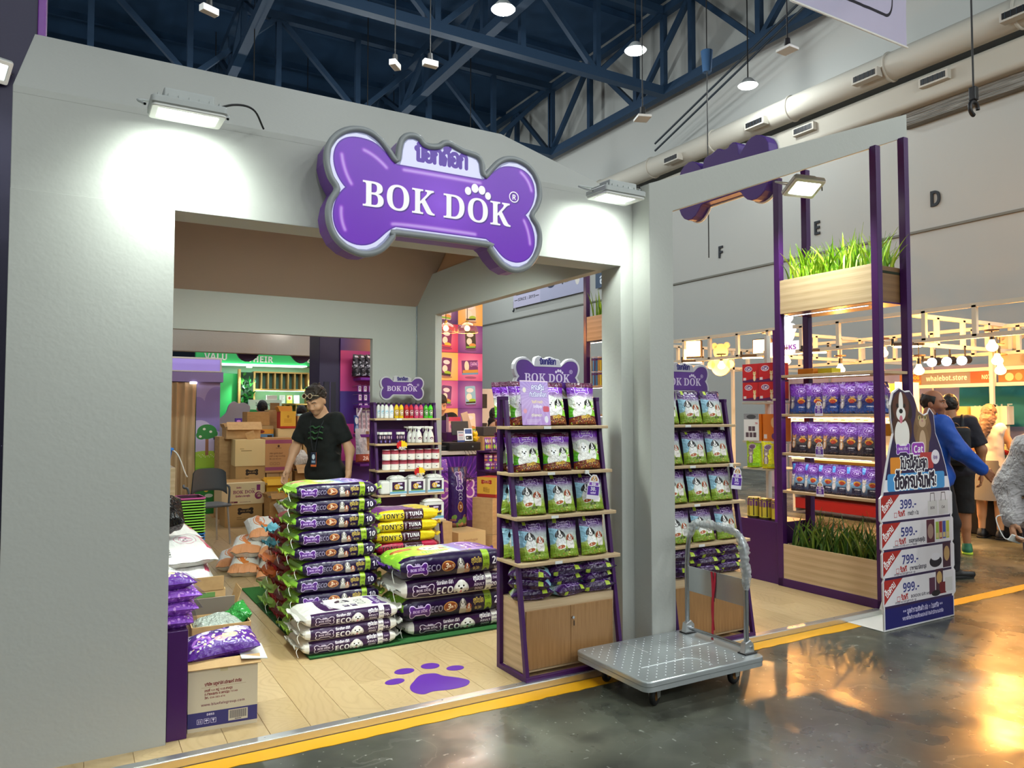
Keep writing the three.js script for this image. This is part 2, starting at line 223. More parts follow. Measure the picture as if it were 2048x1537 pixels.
function boneFace(lit) {
  return ctex(1024, 560, (g, w, h) => {
    const s = w / 1.24, X = w / 2, Y = h / 2;
    rect(g, 0, 0, w, h, lit ? '#dfe2ff' : '#a9a6ae');
    if (lit) { bonePath(g, s, X, Y); g.lineWidth = 0.05 * s; g.strokeStyle = '#8f95b8'; g.stroke(); }
    innerBone(g, s, X, Y); g.fillStyle = lit ? '#6a08b8' : '#4d2a72'; g.fill();
    g.save(); innerBone(g, s, X, Y); g.clip();
    g.fillStyle = rgrad(g, X, Y + 10, w * 0.42, [[0, lit ? 'rgba(150,90,235,.75)' : 'rgba(110,70,150,.6)'], [1, 'rgba(90,10,160,0)']]); g.fillRect(0, 0, w, h);
    innerBone(g, s, X, Y); g.lineWidth = 0.012 * s; g.strokeStyle = lit ? '#4a0a98' : '#2c1448'; g.stroke();
    if (lit) {   // the printed gloss strokes on the bone
      g.lineCap = 'round'; g.strokeStyle = 'rgba(225,205,255,.8)'; g.lineWidth = 0.016 * s; g.filter = 'blur(4px)';
      for (const q of [[[-0.21, .135], [0, .137], [.23, .135]], [[-0.53, .16], [-0.52, .08], [-0.48, .02]], [[-0.53, -0.1], [-0.535, -0.16], [-0.51, -0.21]], [[.55, .14], [.535, .2], [.48, .235]], [[.5, -0.03], [.535, -0.09], [.54, -0.16]], [[-0.42, .2], [-0.36, .185], [-0.3, .13]], [[-0.27, -0.15], [-0.22, -0.14], [.2, -0.145]]]) { g.beginPath(); g.moveTo(X + q[0][0] * s, Y - q[0][1] * s); g.quadraticCurveTo(X + q[1][0] * s, Y - q[1][1] * s, X + q[2][0] * s, Y - q[2][1] * s); g.stroke(); }
      g.filter = 'none';
    }
    g.restore();
    thai(g, 'บ๊อกด๊อก', X + 0.005 * s, Y - 0.2 * s, 0.067 * s, lit ? '#4a0aa0' : '#1c1260', { weight: 3.1, align: 0.5 });
    if (lit) { g.save(); g.translate(0.005 * s, 0.006 * s); brand(g, X, Y, s, '#3a0880'); g.restore(); }
    brand(g, X, Y, s, lit ? '#ffffff' : '#c9bcd2');
  });
}
T.signLit = boneFace(true); T.signDull = boneFace(false);
function boneLogo(g, X, Y, w, fill, line, col) {   // the small logo on bags and boxes
  const s = w / 1.22; innerBone(g, s * 1.12, X, Y); g.fillStyle = fill; g.fill(); g.lineWidth = w * 0.035; g.strokeStyle = line; g.stroke();
  txt(g, 'BOK DOK', X, Y + w * 0.06, w * 0.155, col, { face: 'serif', align: 'center' });
  for (const d of [0.13, 0.165, 0.2]) ell(g, X + w * d, Y - w * 0.075, w * 0.016, w * 0.018, col);
  thai(g, 'บ๊อกด๊อก', X, Y - w * 0.16, w * 0.06, col, { weight: 2, align: 0.5 });
}
function dog(g, x, y, r, c1, c2, ear, tongue) {   // a printed dog's head: coat, blaze and muzzle, ears
  ell(g, x - r * 0.82, y + r * 0.1, r * 0.34, r * 0.72, ear, 0.35); ell(g, x + r * 0.82, y + r * 0.1, r * 0.34, r * 0.72, ear, -0.35);
  ell(g, x, y, r * 0.88, r, c1); ell(g, x, y - r * 0.2, r * 0.24, r * 0.8, c2); ell(g, x, y + r * 0.42, r * 0.5, r * 0.46, c2);
  ell(g, x - r * 0.38, y - r * 0.1, r * 0.13, r * 0.14, '#1a120e'); ell(g, x + r * 0.38, y - r * 0.1, r * 0.13, r * 0.14, '#1a120e'); ell(g, x, y + r * 0.26, r * 0.2, r * 0.15, '#15100f');
  if (tongue) ell(g, x, y + r * 0.8, r * 0.17, r * 0.26, '#d9788a'); else { g.strokeStyle = '#3a2a24'; g.lineWidth = r * 0.06; g.beginPath(); g.moveTo(x - r * 0.25, y + r * 0.55); g.quadraticCurveTo(x, y + r * 0.75, x + r * 0.25, y + r * 0.55); g.stroke(); }
}
function cat(g, x, y, r, coat, pale) {   // a sitting cat
  ell(g, x, y + r * 2.1, r * 0.95, r * 1.6, coat); ell(g, x, y + r * 2.2, r * 0.5, r * 1.2, pale);
  for (const s of [-1, 1]) { g.fillStyle = coat; g.beginPath(); g.moveTo(x + s * r * 0.95, y - r * 0.3); g.lineTo(x + s * r * 0.85, y - r * 1.35); g.lineTo(x + s * r * 0.15, y - r * 0.8); g.fill(); }
  ell(g, x, y, r, r * 0.9, coat); ell(g, x, y + r * 0.35, r * 0.5, r * 0.4, pale); for (const s of [-1, 1]) { ell(g, x + s * r * 0.42, y - r * 0.08, r * 0.2, r * 0.2, '#e9d489'); ell(g, x + s * r * 0.42, y - r * 0.08, r * 0.08, r * 0.18, '#111'); } ell(g, x, y + r * 0.2, r * 0.1, r * 0.08, '#b9727a');
}
function speckle(g, w, h, n, cols, seed, y0 = 0, y1 = h, r0 = 3, r1 = 9) { const q = mulberry(seed); for (let i = 0; i < n; i++) ell(g, q() * w, y0 + q() * (y1 - y0), r0 + q() * (r1 - r0), r0 + q() * (r1 - r0), cols[i % cols.length], q() * 3); }
// standing pouches: front on the left half, back plain
T.puppy = ctex(384, 512, (g, w, h) => {
  rect(g, 0, 0, w, h, '#4d1470'); g.fillStyle = grad(g, 0, 100, 0, 330, [[0, '#5b1a86'], [0.45, '#d8d8d2'], [0.8, '#a9d23a'], [1, '#5fb52c']]); g.fillRect(0, 120, w, 300);
  ell(g, 120, 250, 120, 90, '#d9ddd4'); ell(g, 300, 330, 120, 90, '#8ac832');
  ell(g, 120, 380, 88, 90, '#efece6'); dog(g, 118, 262, 62, '#f4f1ea', '#ffffff', '#e2dccf'); ell(g, 252, 340, 54, 70, '#eceae4'); dog(g, 250, 252, 46, '#26211f', '#f2f0ec', '#15120f');
  rect(g, 0, 60, w, 70, '#6a1fa0'); boneLogo(g, 190, 92, 190, '#7a2fb8', '#e6d6f4', '#f4ecfa');
  g.fillStyle = '#6d2a16'; g.beginPath(); g.moveTo(0, 440); g.quadraticCurveTo(120, 380, 384, 420); g.lineTo(384, 512); g.lineTo(0, 512); g.fill();
  speckle(g, w, h, 90, ['#8a4a22', '#b0702c', '#d9a23a', '#5d2412', '#84a83a'], 5, 430, 512); g.save(); g.translate(200, 436); g.rotate(-0.09); thai(g, 'ขนมสุนัข', 0, 0, 30, '#f3c842', { align: 0.5, weight: 2, outline: 1.4, oc: '#4a1a0a' }); g.restore();
  ell(g, 344, 260, 26, 26, '#dff0b8'); ell(g, 344, 320, 26, 26, '#f0f4d8'); ell(g, 344, 320, 15, 15, '#b4563c'); rect(g, 0, 0, w, 56, '#4a1030'); rect(g, 0, 30, w, 5, '#7a2a58');
});
T.collie = ctex(384, 512, (g, w, h) => {
  rect(g, 0, 0, w, h, '#3d1758'); g.fillStyle = grad(g, 0, 90, 0, 480, [[0, '#4a2068'], [0.2, '#b8bcc4'], [0.5, '#b9c8b0'], [0.75, '#9cb43a'], [1, '#5a7a20']]); g.fillRect(0, 100, w, 412);
  g.fillStyle = '#9fd0e8'; g.beginPath(); g.moveTo(0, 120); g.lineTo(110, 150); g.lineTo(40, 330); g.lineTo(0, 340); g.fill();
  ell(g, 118, 330, 66, 90, '#f1f1ee'); dog(g, 116, 212, 56, '#1c1a1a', '#f5f4f0', '#141212'); ell(g, 246, 350, 56, 74, '#e9e2da'); dog(g, 246, 262, 48, '#a8502a', '#f3ece2', '#8a3a1c');
  g.fillStyle = '#b0521e'; g.strokeStyle = '#f0e6c0'; g.lineWidth = 5; g.beginPath(); g.ellipse(116, 378, 50, 24, -0.2, 0, 7); g.fill(); g.stroke(); txt(g, '3', 96, 388, 30, '#fff');
  g.fillStyle = '#7f9c2a'; g.beginPath(); g.moveTo(0, 440); g.quadraticCurveTo(190, 370, 384, 430); g.lineTo(384, 512); g.lineTo(0, 512); g.fill(); speckle(g, w, h, 46, ['#b65a3c', '#8fae30', '#d8d070', '#5f7a1c'], 6, 450, 512);
  g.save(); g.translate(190, 436); g.rotate(-0.1); thai(g, 'สุนัขโต', 0, 0, 24, '#2a2412', { align: 0.5, weight: 2 }); g.restore(); g.strokeStyle = '#c9b4de'; boneLogo(g, 190, 86, 180, '#4a1c6c', '#c4aede', '#d9c9ea'); rect(g, 0, 0, w, 34, '#30123f'); rect(g, 60, 0, 46, 60, '#b4cc3a');
});
function catBag(seed, base, low, coat, pale, side) {
  return ctex(320, 448, (g, w, h) => {
    g.fillStyle = grad(g, 0, 0, 0, h, [[0, '#5c2780'], [0.35, '#6d3896'], [0.62, low], [1, base]]); g.fillRect(0, 0, w, h); if (side) rect(g, 30, 0, 60, 120, side);
    g.strokeStyle = '#c8b2dc'; g.lineWidth = 4; g.beginPath(); g.ellipse(200, 112, 76, 40, -0.1, 0, 7); g.stroke(); txt(g, 'Cat', 200, 130, 54, '#d8c8ea', { align: 'center', style: 'italic bold', face: 'serif' });
    cat(g, 82, 234, 40, coat, pale); g.fillStyle = base; rect(g, 150, 330, 170, 80, base); txt(g, '· · · ·', 234, 392, 30, '#dfe8f4', { align: 'center' }); thai(g, 'อาหารแมว', 232, 360, 17, '#fff', { align: 0.5, weight: 2 });
    ell(g, 226, 262, 58, 34, '#e8a83c'); ell(g, 226, 276, 44, 28, '#b9442c'); txt(g, 'Safe', 226, 226, 34, low === '#8fc4e4' ? '#2b2b6e' : '#e8c84a', { align: 'center', style: 'italic bold', face: 'serif' });
    speckle(g, w, h, 24, ['#3a2a3a', '#6a4a4a', '#8a6a5a'], seed, 416, 448, 3, 8); rect(g, 0, 0, w, 26, '#47195e');
  });
}
T.cat1 = catBag(1, '#2b4fa0', '#3c3f7c', '#8d8d92', '#d4d4d8'); T.cat2 = catBag(2, '#2a2436', '#5b5a58', '#d39a62', '#f6ead8'); T.cat3 = catBag(3, '#2f2a44', '#8fc4e4', '#e9e2d8', '#ffffff', '#4a8fd0');
// food sacks: top print above, long side below (0.24 of the height), plain ends taken from the corner
const SIDE = 0.26;
function sackPrint(purple, kg) {
  return ctex(1024, 768, (g, w, h) => {
    const sy = h * (1 - SIDE), sh = h * SIDE, m = sy + sh / 2, d = '#190530';
    if (purple) {
      rect(g, 0, 0, w, h, d); g.fillStyle = grad(g, 0, 0, w, 0, [[0, '#7fb832'], [0.3, '#c9d84a'], [0.48, '#e9e9d0'], [0.64, '#8fc0ea'], [0.78, '#d8d0f0'], [1, '#5b1f96']]); g.fillRect(0, 0, w, sy - 4);
      speckle(g, w, sy, 60, ['#6cae2a', '#a8d03a', '#d9e070', '#e8c23a'], 8, 0, sy, 8, 34); rect(g, 620, 0, 404, sy - 4, 'rgba(90,30,150,.45)'); ell(g, 150, 200, 110, 60, '#a8382a'); ell(g, 150, 200, 80, 40, '#d9745a');
      dog(g, 420, 240, 110, '#e8e4dc', '#fff', '#b8784a'); thai(g, 'สุนัขโต', 400, 480, 70, '#7ab82a', { align: 0.5, weight: 2.2, outline: 1.2, oc: '#f4f8d8' }); g.save(); g.translate(820, 280); g.rotate(-1.57); boneLogo(g, 0, 0, 380, '#6a28a8', '#efe6fa', '#fff'); g.restore();
      rect(g, 0, sy - 4, w, sh + 4, d); boneLogo(g, 170, m + 6, 190, '#54207c', '#d9c6ec', '#d9c6ec'); txt(g, 'ECO', 330, m + 26, 62, '#8d86a0', { align: 'center', style: 'normal', sc: '#c9c4d4', sw: 2 });
      ell(g, 460, m, 66, 40, '#c08a4a'); ell(g, 460, m, 58, 33, '#8a4422'); txt(g, '3', 440, m + 24, 66, '#f4e2c4', { align: 'center', style: 'italic bold' }); txt(g, 'in 1', 486, m + 12, 30, '#f4e2c4', { align: 'center' });
      ell(g, 590, m + 40, 40, 52, '#b8b0a4'); dog(g, 584, m - 16, 34, '#8f8a84', '#e8e4de', '#4a4440'); ell(g, 650, m + 52, 26, 36, '#c9a080'); dog(g, 648, m + 16, 24, '#a0522e', '#efe4d8', '#7a3a20');
      thai(g, 'สุนัขโต', 745, m - 2, 32, '#b9a04a', { align: 0.5, weight: 2 }); thai(g, 'พันธุ์เล็ก', 745, m + 50, 18, '#c9b46a', { align: 0.5, weight: 2 });
      g.fillStyle = '#8fae2a'; g.beginPath(); g.moveTo(812, sy); g.lineTo(884, sy); g.lineTo(884, sy + sh * 0.86); g.lineTo(848, sy + sh * 0.72); g.lineTo(812, sy + sh * 0.86); g.fill(); thai(g, 'โปรตีน', 848, m - 20, 18, '#4a5e10', { align: 0.5, weight: 2 }); txt(g, '18%', 848, m + 30, 28, '#4a5e10', { align: 'center' });
      txt(g, String(kg), 956, m + 22, 80, '#e6e2ea', { align: 'center' }); txt(g, 'kg', 956, m + 58, 26, '#b8b0c4', { align: 'center' });
    } else {
      rect(g, 0, 0, w, h, '#dedbd4'); g.fillStyle = '#3a1648'; g.beginPath(); g.moveTo(330, 0); g.bezierCurveTo(360, 160, 250, 300, 420, sy - 20); g.lineTo(250, sy - 20); g.bezierCurveTo(160, 280, 250, 150, 200, 0); g.fill();
      g.save(); g.translate(300, 300); g.rotate(1.5); txt(g, 'ADULT DOGS', 0, 0, 54, '#efeaf0', { align: 'center' }); g.restore(); for (const x of [480, 570]) { rect(g, x, 360, 64, 110, '#3f2450'); rect(g, x + 12, 376, 40, 30, '#dcd6e0'); }
      dog(g, 520, 200, 70, '#3a2a40', '#d8d4d0', '#2a1a30'); g.save(); g.translate(690, 300); g.rotate(1.57); txt(g, 'ECO', 0, 30, 130, '#4c4654', { align: 'center', style: 'normal' }); g.restore(); g.save(); g.translate(890, 290); g.rotate(1.57); boneLogo(g, 0, 0, 400, '#5a2a80', '#efe8f4', '#fff'); g.restore();
      rect(g, 0, sy - 4, w, sh + 4, '#dedbd4'); rect(g, 60, sy + 8, w - 110, sh - 20, '#31123e'); boneLogo(g, 215, m + 8, 190, '#31123e', '#e6dcea', '#e6dcea');
      thai(g, 'บ๊อกด๊อก อีโก้', 420, m - 26, 24, '#f4f0f4', { align: 0.5, weight: 1.8 }); txt(g, 'ECO', 420, m + 62, 88, '#f8f6f8', { align: 'center' }); dog(g, 580, m + 14, 62, '#f1efec', '#ffffff', '#d8d4d0', true);
      thai(g, 'สุนัขโต', 760, m - 26, 34, '#f4f0f4', { align: 0.5, weight: 2 }); txt(g, 'ADULT', 760, m + 22, 34, '#e2dce6', { align: 'center' }); txt(g, 'DOGS', 760, m + 60, 32, '#e2dce6', { align: 'center' });
      g.fillStyle = '#ebe8e4'; g.beginPath(); g.moveTo(826, sy + 2); g.lineTo(890, sy + 2); g.lineTo(890, sy + sh * 0.9); g.lineTo(858, sy + sh * 0.78); g.lineTo(826, sy + sh * 0.9); g.fill(); thai(g, 'โปรตีน', 858, m - 20, 16, '#5a4a60', { align: 0.5, weight: 2 }); txt(g, '18%', 858, m + 26, 26, '#5a4a60', { align: 'center' });
      txt(g, kg + '.-', 932, m + 44, 54, '#f0ecf0', { align: 'center' }); thai(g, 'น้ำหนัก', 930, m - 22, 16, '#c9bcd0', { align: 0.5, weight: 1.8 });
    }
  });
}
T.purple10 = sackPrint(true, 10); T.purple20 = sackPrint(true, 20); T.eco10 = sackPrint(false, 10); T.eco20 = sackPrint(false, 20);
function tony(base, name) {
  return ctex(768, 576, (g, w, h) => {
    const sy = h * (1 - SIDE), sh = h * SIDE, m = sy + sh / 2; rect(g, 0, 0, w, h, base); rect(g, 0, 0, w * 0.62, sy, '#7d3a86'); rect(g, 0, 0, w, 60, '#e6dcc8'); speckle(g, w, sy, 30, ['#8f4c98', '#b888c0'], 3, 60, sy, 6, 20);
    rect(g, 0, sy - 3, w, sh + 3, base); rect(g, 330, sy - 3, 250, sh + 3, '#371023'); txt(g, "TONY'S", 190, m + 26, 78, '#201018', { align: 'center', sc: 'rgba(255,240,200,.35)', sw: 6 });
    txt(g, name, 480, m + 6, name.length > 5 ? 40 : 64, '#fff', { align: 'center' }); txt(g, 'FLAVOUR', 480, m + 48, 36, '#d9ccd2', { align: 'center', style: 'italic bold' }); g.save(); g.translate(362, m); g.rotate(-1.57); thai(g, 'อาหารแมว', 0, 8, 16, '#cfc0c8', { align: 0.5, weight: 2 }); g.restore();
  });
}
T.tuna = tony('#e8cc1e', 'TUNA'); T.ocean = tony('#b01e42', 'OCEAN FISH');
T.rice = ctex(512, 512, (g, w, h) => { rect(g, 0, 0, w, h, '#e8e6e4'); rect(g, 90, 40, 330, 44, '#d2486e'); thai(g, 'อาหารสุนัข', 250, 74, 26, '#f6e6ec', { align: 0.5, weight: 2 }); g.strokeStyle = '#c87a92'; g.lineWidth = 6; g.beginPath(); g.ellipse(250, 220, 110, 90, 0, 0, 7); g.stroke(); dog(g, 250, 215, 60, '#d9a8b8', '#f4e8ec', '#c07a92'); txt(g, '074', 90, 400, 54, '#c2365e'); thai(g, 'บ๊อก 20 กก.', 90, 450, 30, '#c2365e', { weight: 2 }); for (let i = 0; i < 30; i++) rect(g, 330 + i * 5, 390, 1 + (i * 7 % 4), 70, '#333'); });
T.orangeBag = ctex(512, 384, (g, w, h) => { rect(g, 0, 0, w, h, '#e4e0da'); g.strokeStyle = '#e08030'; g.lineWidth = 46; g.beginPath(); g.ellipse(256, 250, 190, 120, 0, 3.3, 6.1); g.stroke(); rect(g, 0, 0, 70, h, '#e39a66'); g.lineWidth = 10; g.beginPath(); g.ellipse(256, 150, 150, 60, 0, 0, 7); g.stroke(); txt(g, 'BOK DOK', 256, 170, 54, '#d06a28', { align: 'center', face: 'serif' }); txt(g, '(WEECAN)', 256, 320, 40, '#c23a4a', { align: 'center' }); });
T.endPrint = (c, d) => ctex(128, 64, (g, w, h) => { rect(g, 0, 0, w, h, c); speckle(g, w, h, 20, [d, c], 4, 0, h, 4, 14); });
T.violetPouch = ctex(256, 256, (g, w, h) => { rect(g, 0, 0, w, h, '#8848bc'); const q = mulberry(3); for (let i = 0; i < 160; i++) ell(g, q() * w, q() * h, 2 + q() * 8, 2 + q() * 3, ['#b078dc', '#a05cc8', '#c890e0', '#6a2c9c', '#e0b8ec'][i % 5], q() * 3); });
T.chipsBag = ctex(512, 320, (g, w, h) => { rect(g, 0, 0, w, h, '#5a2a8c'); const q = mulberry(9); for (let i = 0; i < 60; i++) ell(g, q() * w, 30 + q() * 110, 10 + q() * 34, 8 + q() * 14, ['#f1edf4', '#e6e0ec', '#3a2a6a', '#c8b4e0'][i % 4], q() * 0.6); ell(g, 110, 200, 70, 56, '#b070d0'); ell(g, 110, 200, 48, 36, '#6a3aa0'); ell(g, 250, 210, 50, 34, '#e8a0a8'); ell(g, 320, 190, 60, 34, '#efdca0'); txt(g, 'Cat', 110, 216, 44, '#f4e8fa', { align: 'center' }); speckle(g, w, h, 40, ['#efe4b8', '#e8c0b0', '#d8d0e8'], 5, 150, 280, 5, 16); });
// cartons
T.whiteCarton = ctex(640, 640, (g, w, h) => {
  rect(g, 0, 0, w, h, '#cfc2a8'); rect(g, 0, h - 190, w, 150, '#39346e'); rect(g, 290, 0, 70, 60, '#c2b48c'); const c = '#7a3030';
  thai(g, 'บริษัท บลูฟาโล่ เอ็กแคร์ จำกัด', 320, 190, 24, c, { align: 0.5, weight: 2.2 }); rect(g, 120, 206, 410, 3, '#a08468'); thai(g, 'เลขที่ 123 หมู่ 10 ต.สระยุบ', 150, 250, 19, c, { weight: 2 }); thai(g, 'อ.กำแพงแสน จ.นครปฐม 73140', 150, 286, 19, c, { weight: 2 }); thai(g, 'โทร. 034-383-474', 150, 322, 19, c, { weight: 2 });
  txt(g, 'www.bluefalogroup.com', 320, 392, 34, '#6a2a3a', { align: 'center' }); txt(g, 'D893', 170, 490, 30, '#e4dcec'); rect(g, 370, 466, 180, 110, '#cdc2ac'); for (let i = 0; i < 34; i++) rect(g, 378 + i * 4.8, 474, 1 + i * 5 % 4, 80, '#3a3440'); rect(g, 430, 560, 60, 8, '#4a4450');
  for (let i = 0; i < 3; i++) { g.strokeStyle = '#d8d0e6'; g.lineWidth = 4; g.strokeRect(86 + i * 62, 520, 46, 46); } rect(g, 98, 530, 6, 28, '#d8d0e6'); rect(g, 114, 530, 6, 28, '#d8d0e6'); g.fillStyle = '#d8d0e6'; g.beginPath(); g.arc(171, 544, 16, 3.14, 0); g.fill(); rect(g, 169, 544, 4, 16, '#d8d0e6'); g.beginPath(); g.moveTo(220, 528); g.lineTo(246, 528); g.lineTo(238, 548); g.lineTo(228, 548); g.fill(); rect(g, 231, 548, 4, 12, '#d8d0e6');
});
T.bokCarton = ctex(512, 256, (g, w, h) => { rect(g, 0, 0, w, h, '#d9c499'); txt(g, 'BOK DOK', 262, 128, 56, '#7a2452', { align: 'center', face: 'serif' }); for (const x of [352, 362, 372, 382]) ell(g, x, 74, 4, 4, '#7a2452'); thai(g, 'บ๊อกด๊อก', 170, 62, 13, '#7a2452', { weight: 2 }); thai(g, 'บ๊อกด๊อก อาหารสุนัข', 160, 168, 17, '#7a2452', { weight: 2 }); rect(g, 410, 26, 44, 70, '#7a2a62'); ell(g, 432, 158, 44, 46, '#7a2a52'); ell(g, 440, 150, 28, 26, '#d9c499'); dog(g, 440, 150, 20, '#7a2a52', '#d9c499', '#7a2a52'); rect(g, 70, 218, 116, 20, '#6a2236'); txt(g, '1 BOX 24', 80, 234, 15, '#d9c499'); txt(g, 'www.bokdok.com', 210, 234, 15, '#7a3a4a'); txt(g, '57.030', 60, 46, 14, '#6a5a40'); });
T.boneCarton = ctex(384, 256, (g, w, h) => { rect(g, 0, 0, w, h, '#b9935c'); boneLogo(g, 210, 80, 150, '#2c2018', '#2c2018', '#b9935c'); rect(g, 120, 150, 50, 6, '#6a5030'); rect(g, 120, 170, 90, 6, '#6a5030'); });
T.tapeCarton = ctex(384, 512, (g, w, h) => { rect(g, 0, 0, w, h, '#bd8e5c'); rect(g, 0, 30, w, 56, '#9c4f6e'); rect(g, 0, 432, w, 50, '#9c4f6e'); ell(g, 190, 124, 16, 18, '#4a2c20'); rect(g, 150, 150, 80, 6, '#6a4a30'); for (let i = 0; i < 3; i++) thai(g, ['บริษัท บลูฟาโล่ เอ็กแคร์', 'เลขที่ 123 หมู่ 10 ต.สระยุบ', 'โทร. 034-383-474'][i], 60, 240 + i * 40, 17, '#7a5434', { weight: 1.8 }); for (let i = 0; i < 3; i++) { g.strokeStyle = '#7a5434'; g.lineWidth = 4; g.strokeRect(70 + i * 50, 366, 32, 34); } });
T.noteCarton = ctex(256, 256, (g, w, h) => { rect(g, 0, 0, w, h, '#dcc48e'); rect(g, 40, 86, 34, 5, '#8a7448'); rect(g, 50, 104, 90, 6, '#7a643a'); });
T.textCarton = ctex(256, 256, (g, w, h) => { rect(g, 0, 0, w, h, '#b99a68'); ell(g, 130, 42, 12, 10, '#2c241c'); for (let i = 0; i < 4; i++) rect(g, 66, 70 + i * 20, 124 - i * 12, 6, '#5a482c'); rect(g, 140, 190, 60, 26, '#4a3c28'); rect(g, 0, 240, w, 3, '#8a7048'); });
T.sweetCarton = ctex(256, 192, (g, w, h) => { rect(g, 0, 0, w, h, '#d3b27e'); txt(g, 'Sweetheggie', 50, 70, 22, '#8a4a2a', { style: 'italic', face: 'serif' }); });
T.yellowCarton = ctex(256, 256, (g, w, h) => { rect(g, 0, 0, w, h, '#dfae3a'); rect(g, 0, 224, w, 32, '#b4321e'); ell(g, 128, 80, 18, 22, '#b07a1c'); for (let i = 0; i < 3; i++) rect(g, 60, 116 + i * 22, 130, 7, '#b8801e'); });
T.dogCarton = ctex(384, 256, (g, w, h) => { rect(g, 0, 0, w, h, '#dfae3c'); rect(g, 0, 214, w, 42, '#a82a1c'); dog(g, 290, 130, 56, '#8a2e1c', '#f0d8b0', '#7a2416'); ell(g, 290, 200, 44, 26, '#f0d8b0'); boneLogo(g, 96, 60, 100, '#a82a1c', '#a82a1c', '#f0d0a0'); g.strokeStyle = '#9a6a1c'; g.lineWidth = 6; for (let i = 0; i < 4; i++) { g.beginPath(); g.ellipse(96, 140 + i * 14, 30, 8, 0.2, 0, 5); g.stroke(); } });
// ---------- the hall ----------
{
  const g = uvm(new THREE.BoxGeometry(44, 0.3, 66), 1 / 3.2);
  struct('floor', g, std(0xffffff, 1, { map: T.concrete, roughnessMap: T.concreteR, bumpMap: T.concreteR, bumpScale: 0.0012 }), [-4, -0.15, -17]);
  struct('wall_right', bx(0.4, 15, 66, 0), M.hallWall, [16.2, 7.4, -17]);
  struct('wall_left', bx(0.4, 15, 66, 0), M.hallWall, [-24.2, 7.4, -17]);
  struct('wall_back', bx(44, 15, 0.4, 0), std(0x1a2433, 0.9), [-4, 7.4, -48.2]);
  struct('wall_near', bx(44, 15, 0.4, 0), M.hallWall, [-4, 7.4, 16.2]);
  const c = structGroup('ceiling', [0, 14.6, 0]), deck = M.navy;
  mesh('roof_deck', bx(44, 0.3, 66, 0), deck, c, [-4, 0.15, -17]);
  for (let i = 0; i < 16; i++) mesh('purlin', bx(44, 0.22, 0.1, 0), deck, c, [-4, -0.11, -46 + i * 3]);
  // yellow lane stripe, flaking at its edge
  const q = mulberry(3), pts = [], back = []; for (let x = -1.6; x < 12; x += 0.05) { pts.push([x, 3.405 + (q() - 0.5) * 0.012 + (fbm(x * 3, 1, 3) - 0.47) * 0.03]); back.unshift([x, 3.515]); }
  const s = ext(poly([...pts, ...back]), 0.002); s.rotateX(-Math.PI / 2);
  const y = struct('trim_1', s, std(0xe2a200, 0.5), [0, 0.0005, 0], undefined); y.userData.kind = 'structure';
  // ducts and the ledge along the right wall
  const air = thing('air_duct', 'long pale round air duct running high along the hall wall', 'duct', [15.3, 0, 0]);
  mesh('duct_pipe', at(cy(0.3, 0.3, 44, 28), 0, 9.08, -16, Math.PI / 2), std(0xb4b1a6, 0.7), air);
  for (let i = 0; i < 14; i++) mesh('pipe_collar', at(new THREE.TorusGeometry(0.305, 0.03, 8, 28), 0, 9.08, -2 - i * 2.6), std(0xb4b1a6, 0.7), air);
  const vent = (p, x, y, z) => { const v = mesh('vent_box', bx(0.2, 0.2, 0.62, 0.01), std(0xb9b6ac, 0.7), p, [x, y, z]); mesh('vent_slot', bx(0.02, 0.12, 0.52, 0), M.black, v, [-0.1, 0, 0]); for (let k = 0; k < 5; k++) mesh('vent_fin', bx(0.014, 0.13, 0.008, 0), std(0x2c3a44, 0.6), v, [-0.108, 0, -0.2 + k * 0.1]); };
  for (let i = 0; i < 7; i++) vent(air, -0.34, 8.92, -7.05 - i * 3.1);
  const low = thing('air_duct', 'pale boxed lower air duct with slot vents under the round duct', 'duct', [15.78, 0, 0]);
  mesh('duct_box', bx(0.5, 0.62, 44, 0.12), std(0xaeaba0, 0.75), low, [0, 8.46, -16]); for (let i = 0; i < 7; i++) vent(low, -0.28, 8.52, -5.7 - i * 3.25);
  struct('trim_2', bx(0.24, 0.3, 13, 0.01), std(0x8d8c86, 0.9, { bumpMap: T.crinkle, bumpScale: 0.05 }), [15.9, 8.0, -3.4]);
  struct('trim_3', bx(0.05, 0.05, 44, 0), std(0x77776f, 0.9), [15.98, 5.5, -16]);
  // painted wall letters
  const font = await new FontLoader().loadAsync('fonts/droid/droid_sans_bold.typeface.json');
  const fontSerif = await new FontLoader().loadAsync('fonts/droid/droid_serif_bold.typeface.json');
  T.font = font; T.serif = fontSerif;
  for (const [ch, y, z] of [['D', 5.98, -9.42], ['E', 5.98, -12.38], ['F', 5.98, -15.62], ['J', 5.9, -27.3]])
    solo('wall_letter', `dark capital letter ${ch} marked on the grey hall wall`, 'letter', new TextGeometry(ch, { font, size: 0.34, depth: 0.03, curveSegments: 5 }).scale(0.8, 1, 1), std(0x1d232a, 0.7), [15.99, y, z], [0, -Math.PI / 2, 0]);
  // roof trusses
  function truss(label, a, b, h, n) {
    const t = thing('roof_truss', label, 'truss', a, 0, 'dark steel roof trusses'); const d = V3(b[0] - a[0], 0, b[2] - a[2]), P = (k, y) => [d.x * k, y, d.z * k], m = std(0x17344f, 0.65);
    mesh('chord', bar(P(0, 0), P(1, 0), 0.26), m, t); mesh('chord', bar(P(0, h), P(1, h), 0.24), m, t);
    for (let i = 0; i <= n; i++) { mesh('strut', bar(P(i / n, 0), P(i / n, h), 0.16), m, t); if (i < n) mesh('brace', bar(P(i / n, i % 2 ? 0 : h), P((i + 1) / n, i % 2 ? h : 0), 0.15), m, t); }
  }
  truss('dark roof truss along the right hall wall, above the duct', [15.4, 11.3, -46], [15.4, 11.3, 4], 2.5, 20);
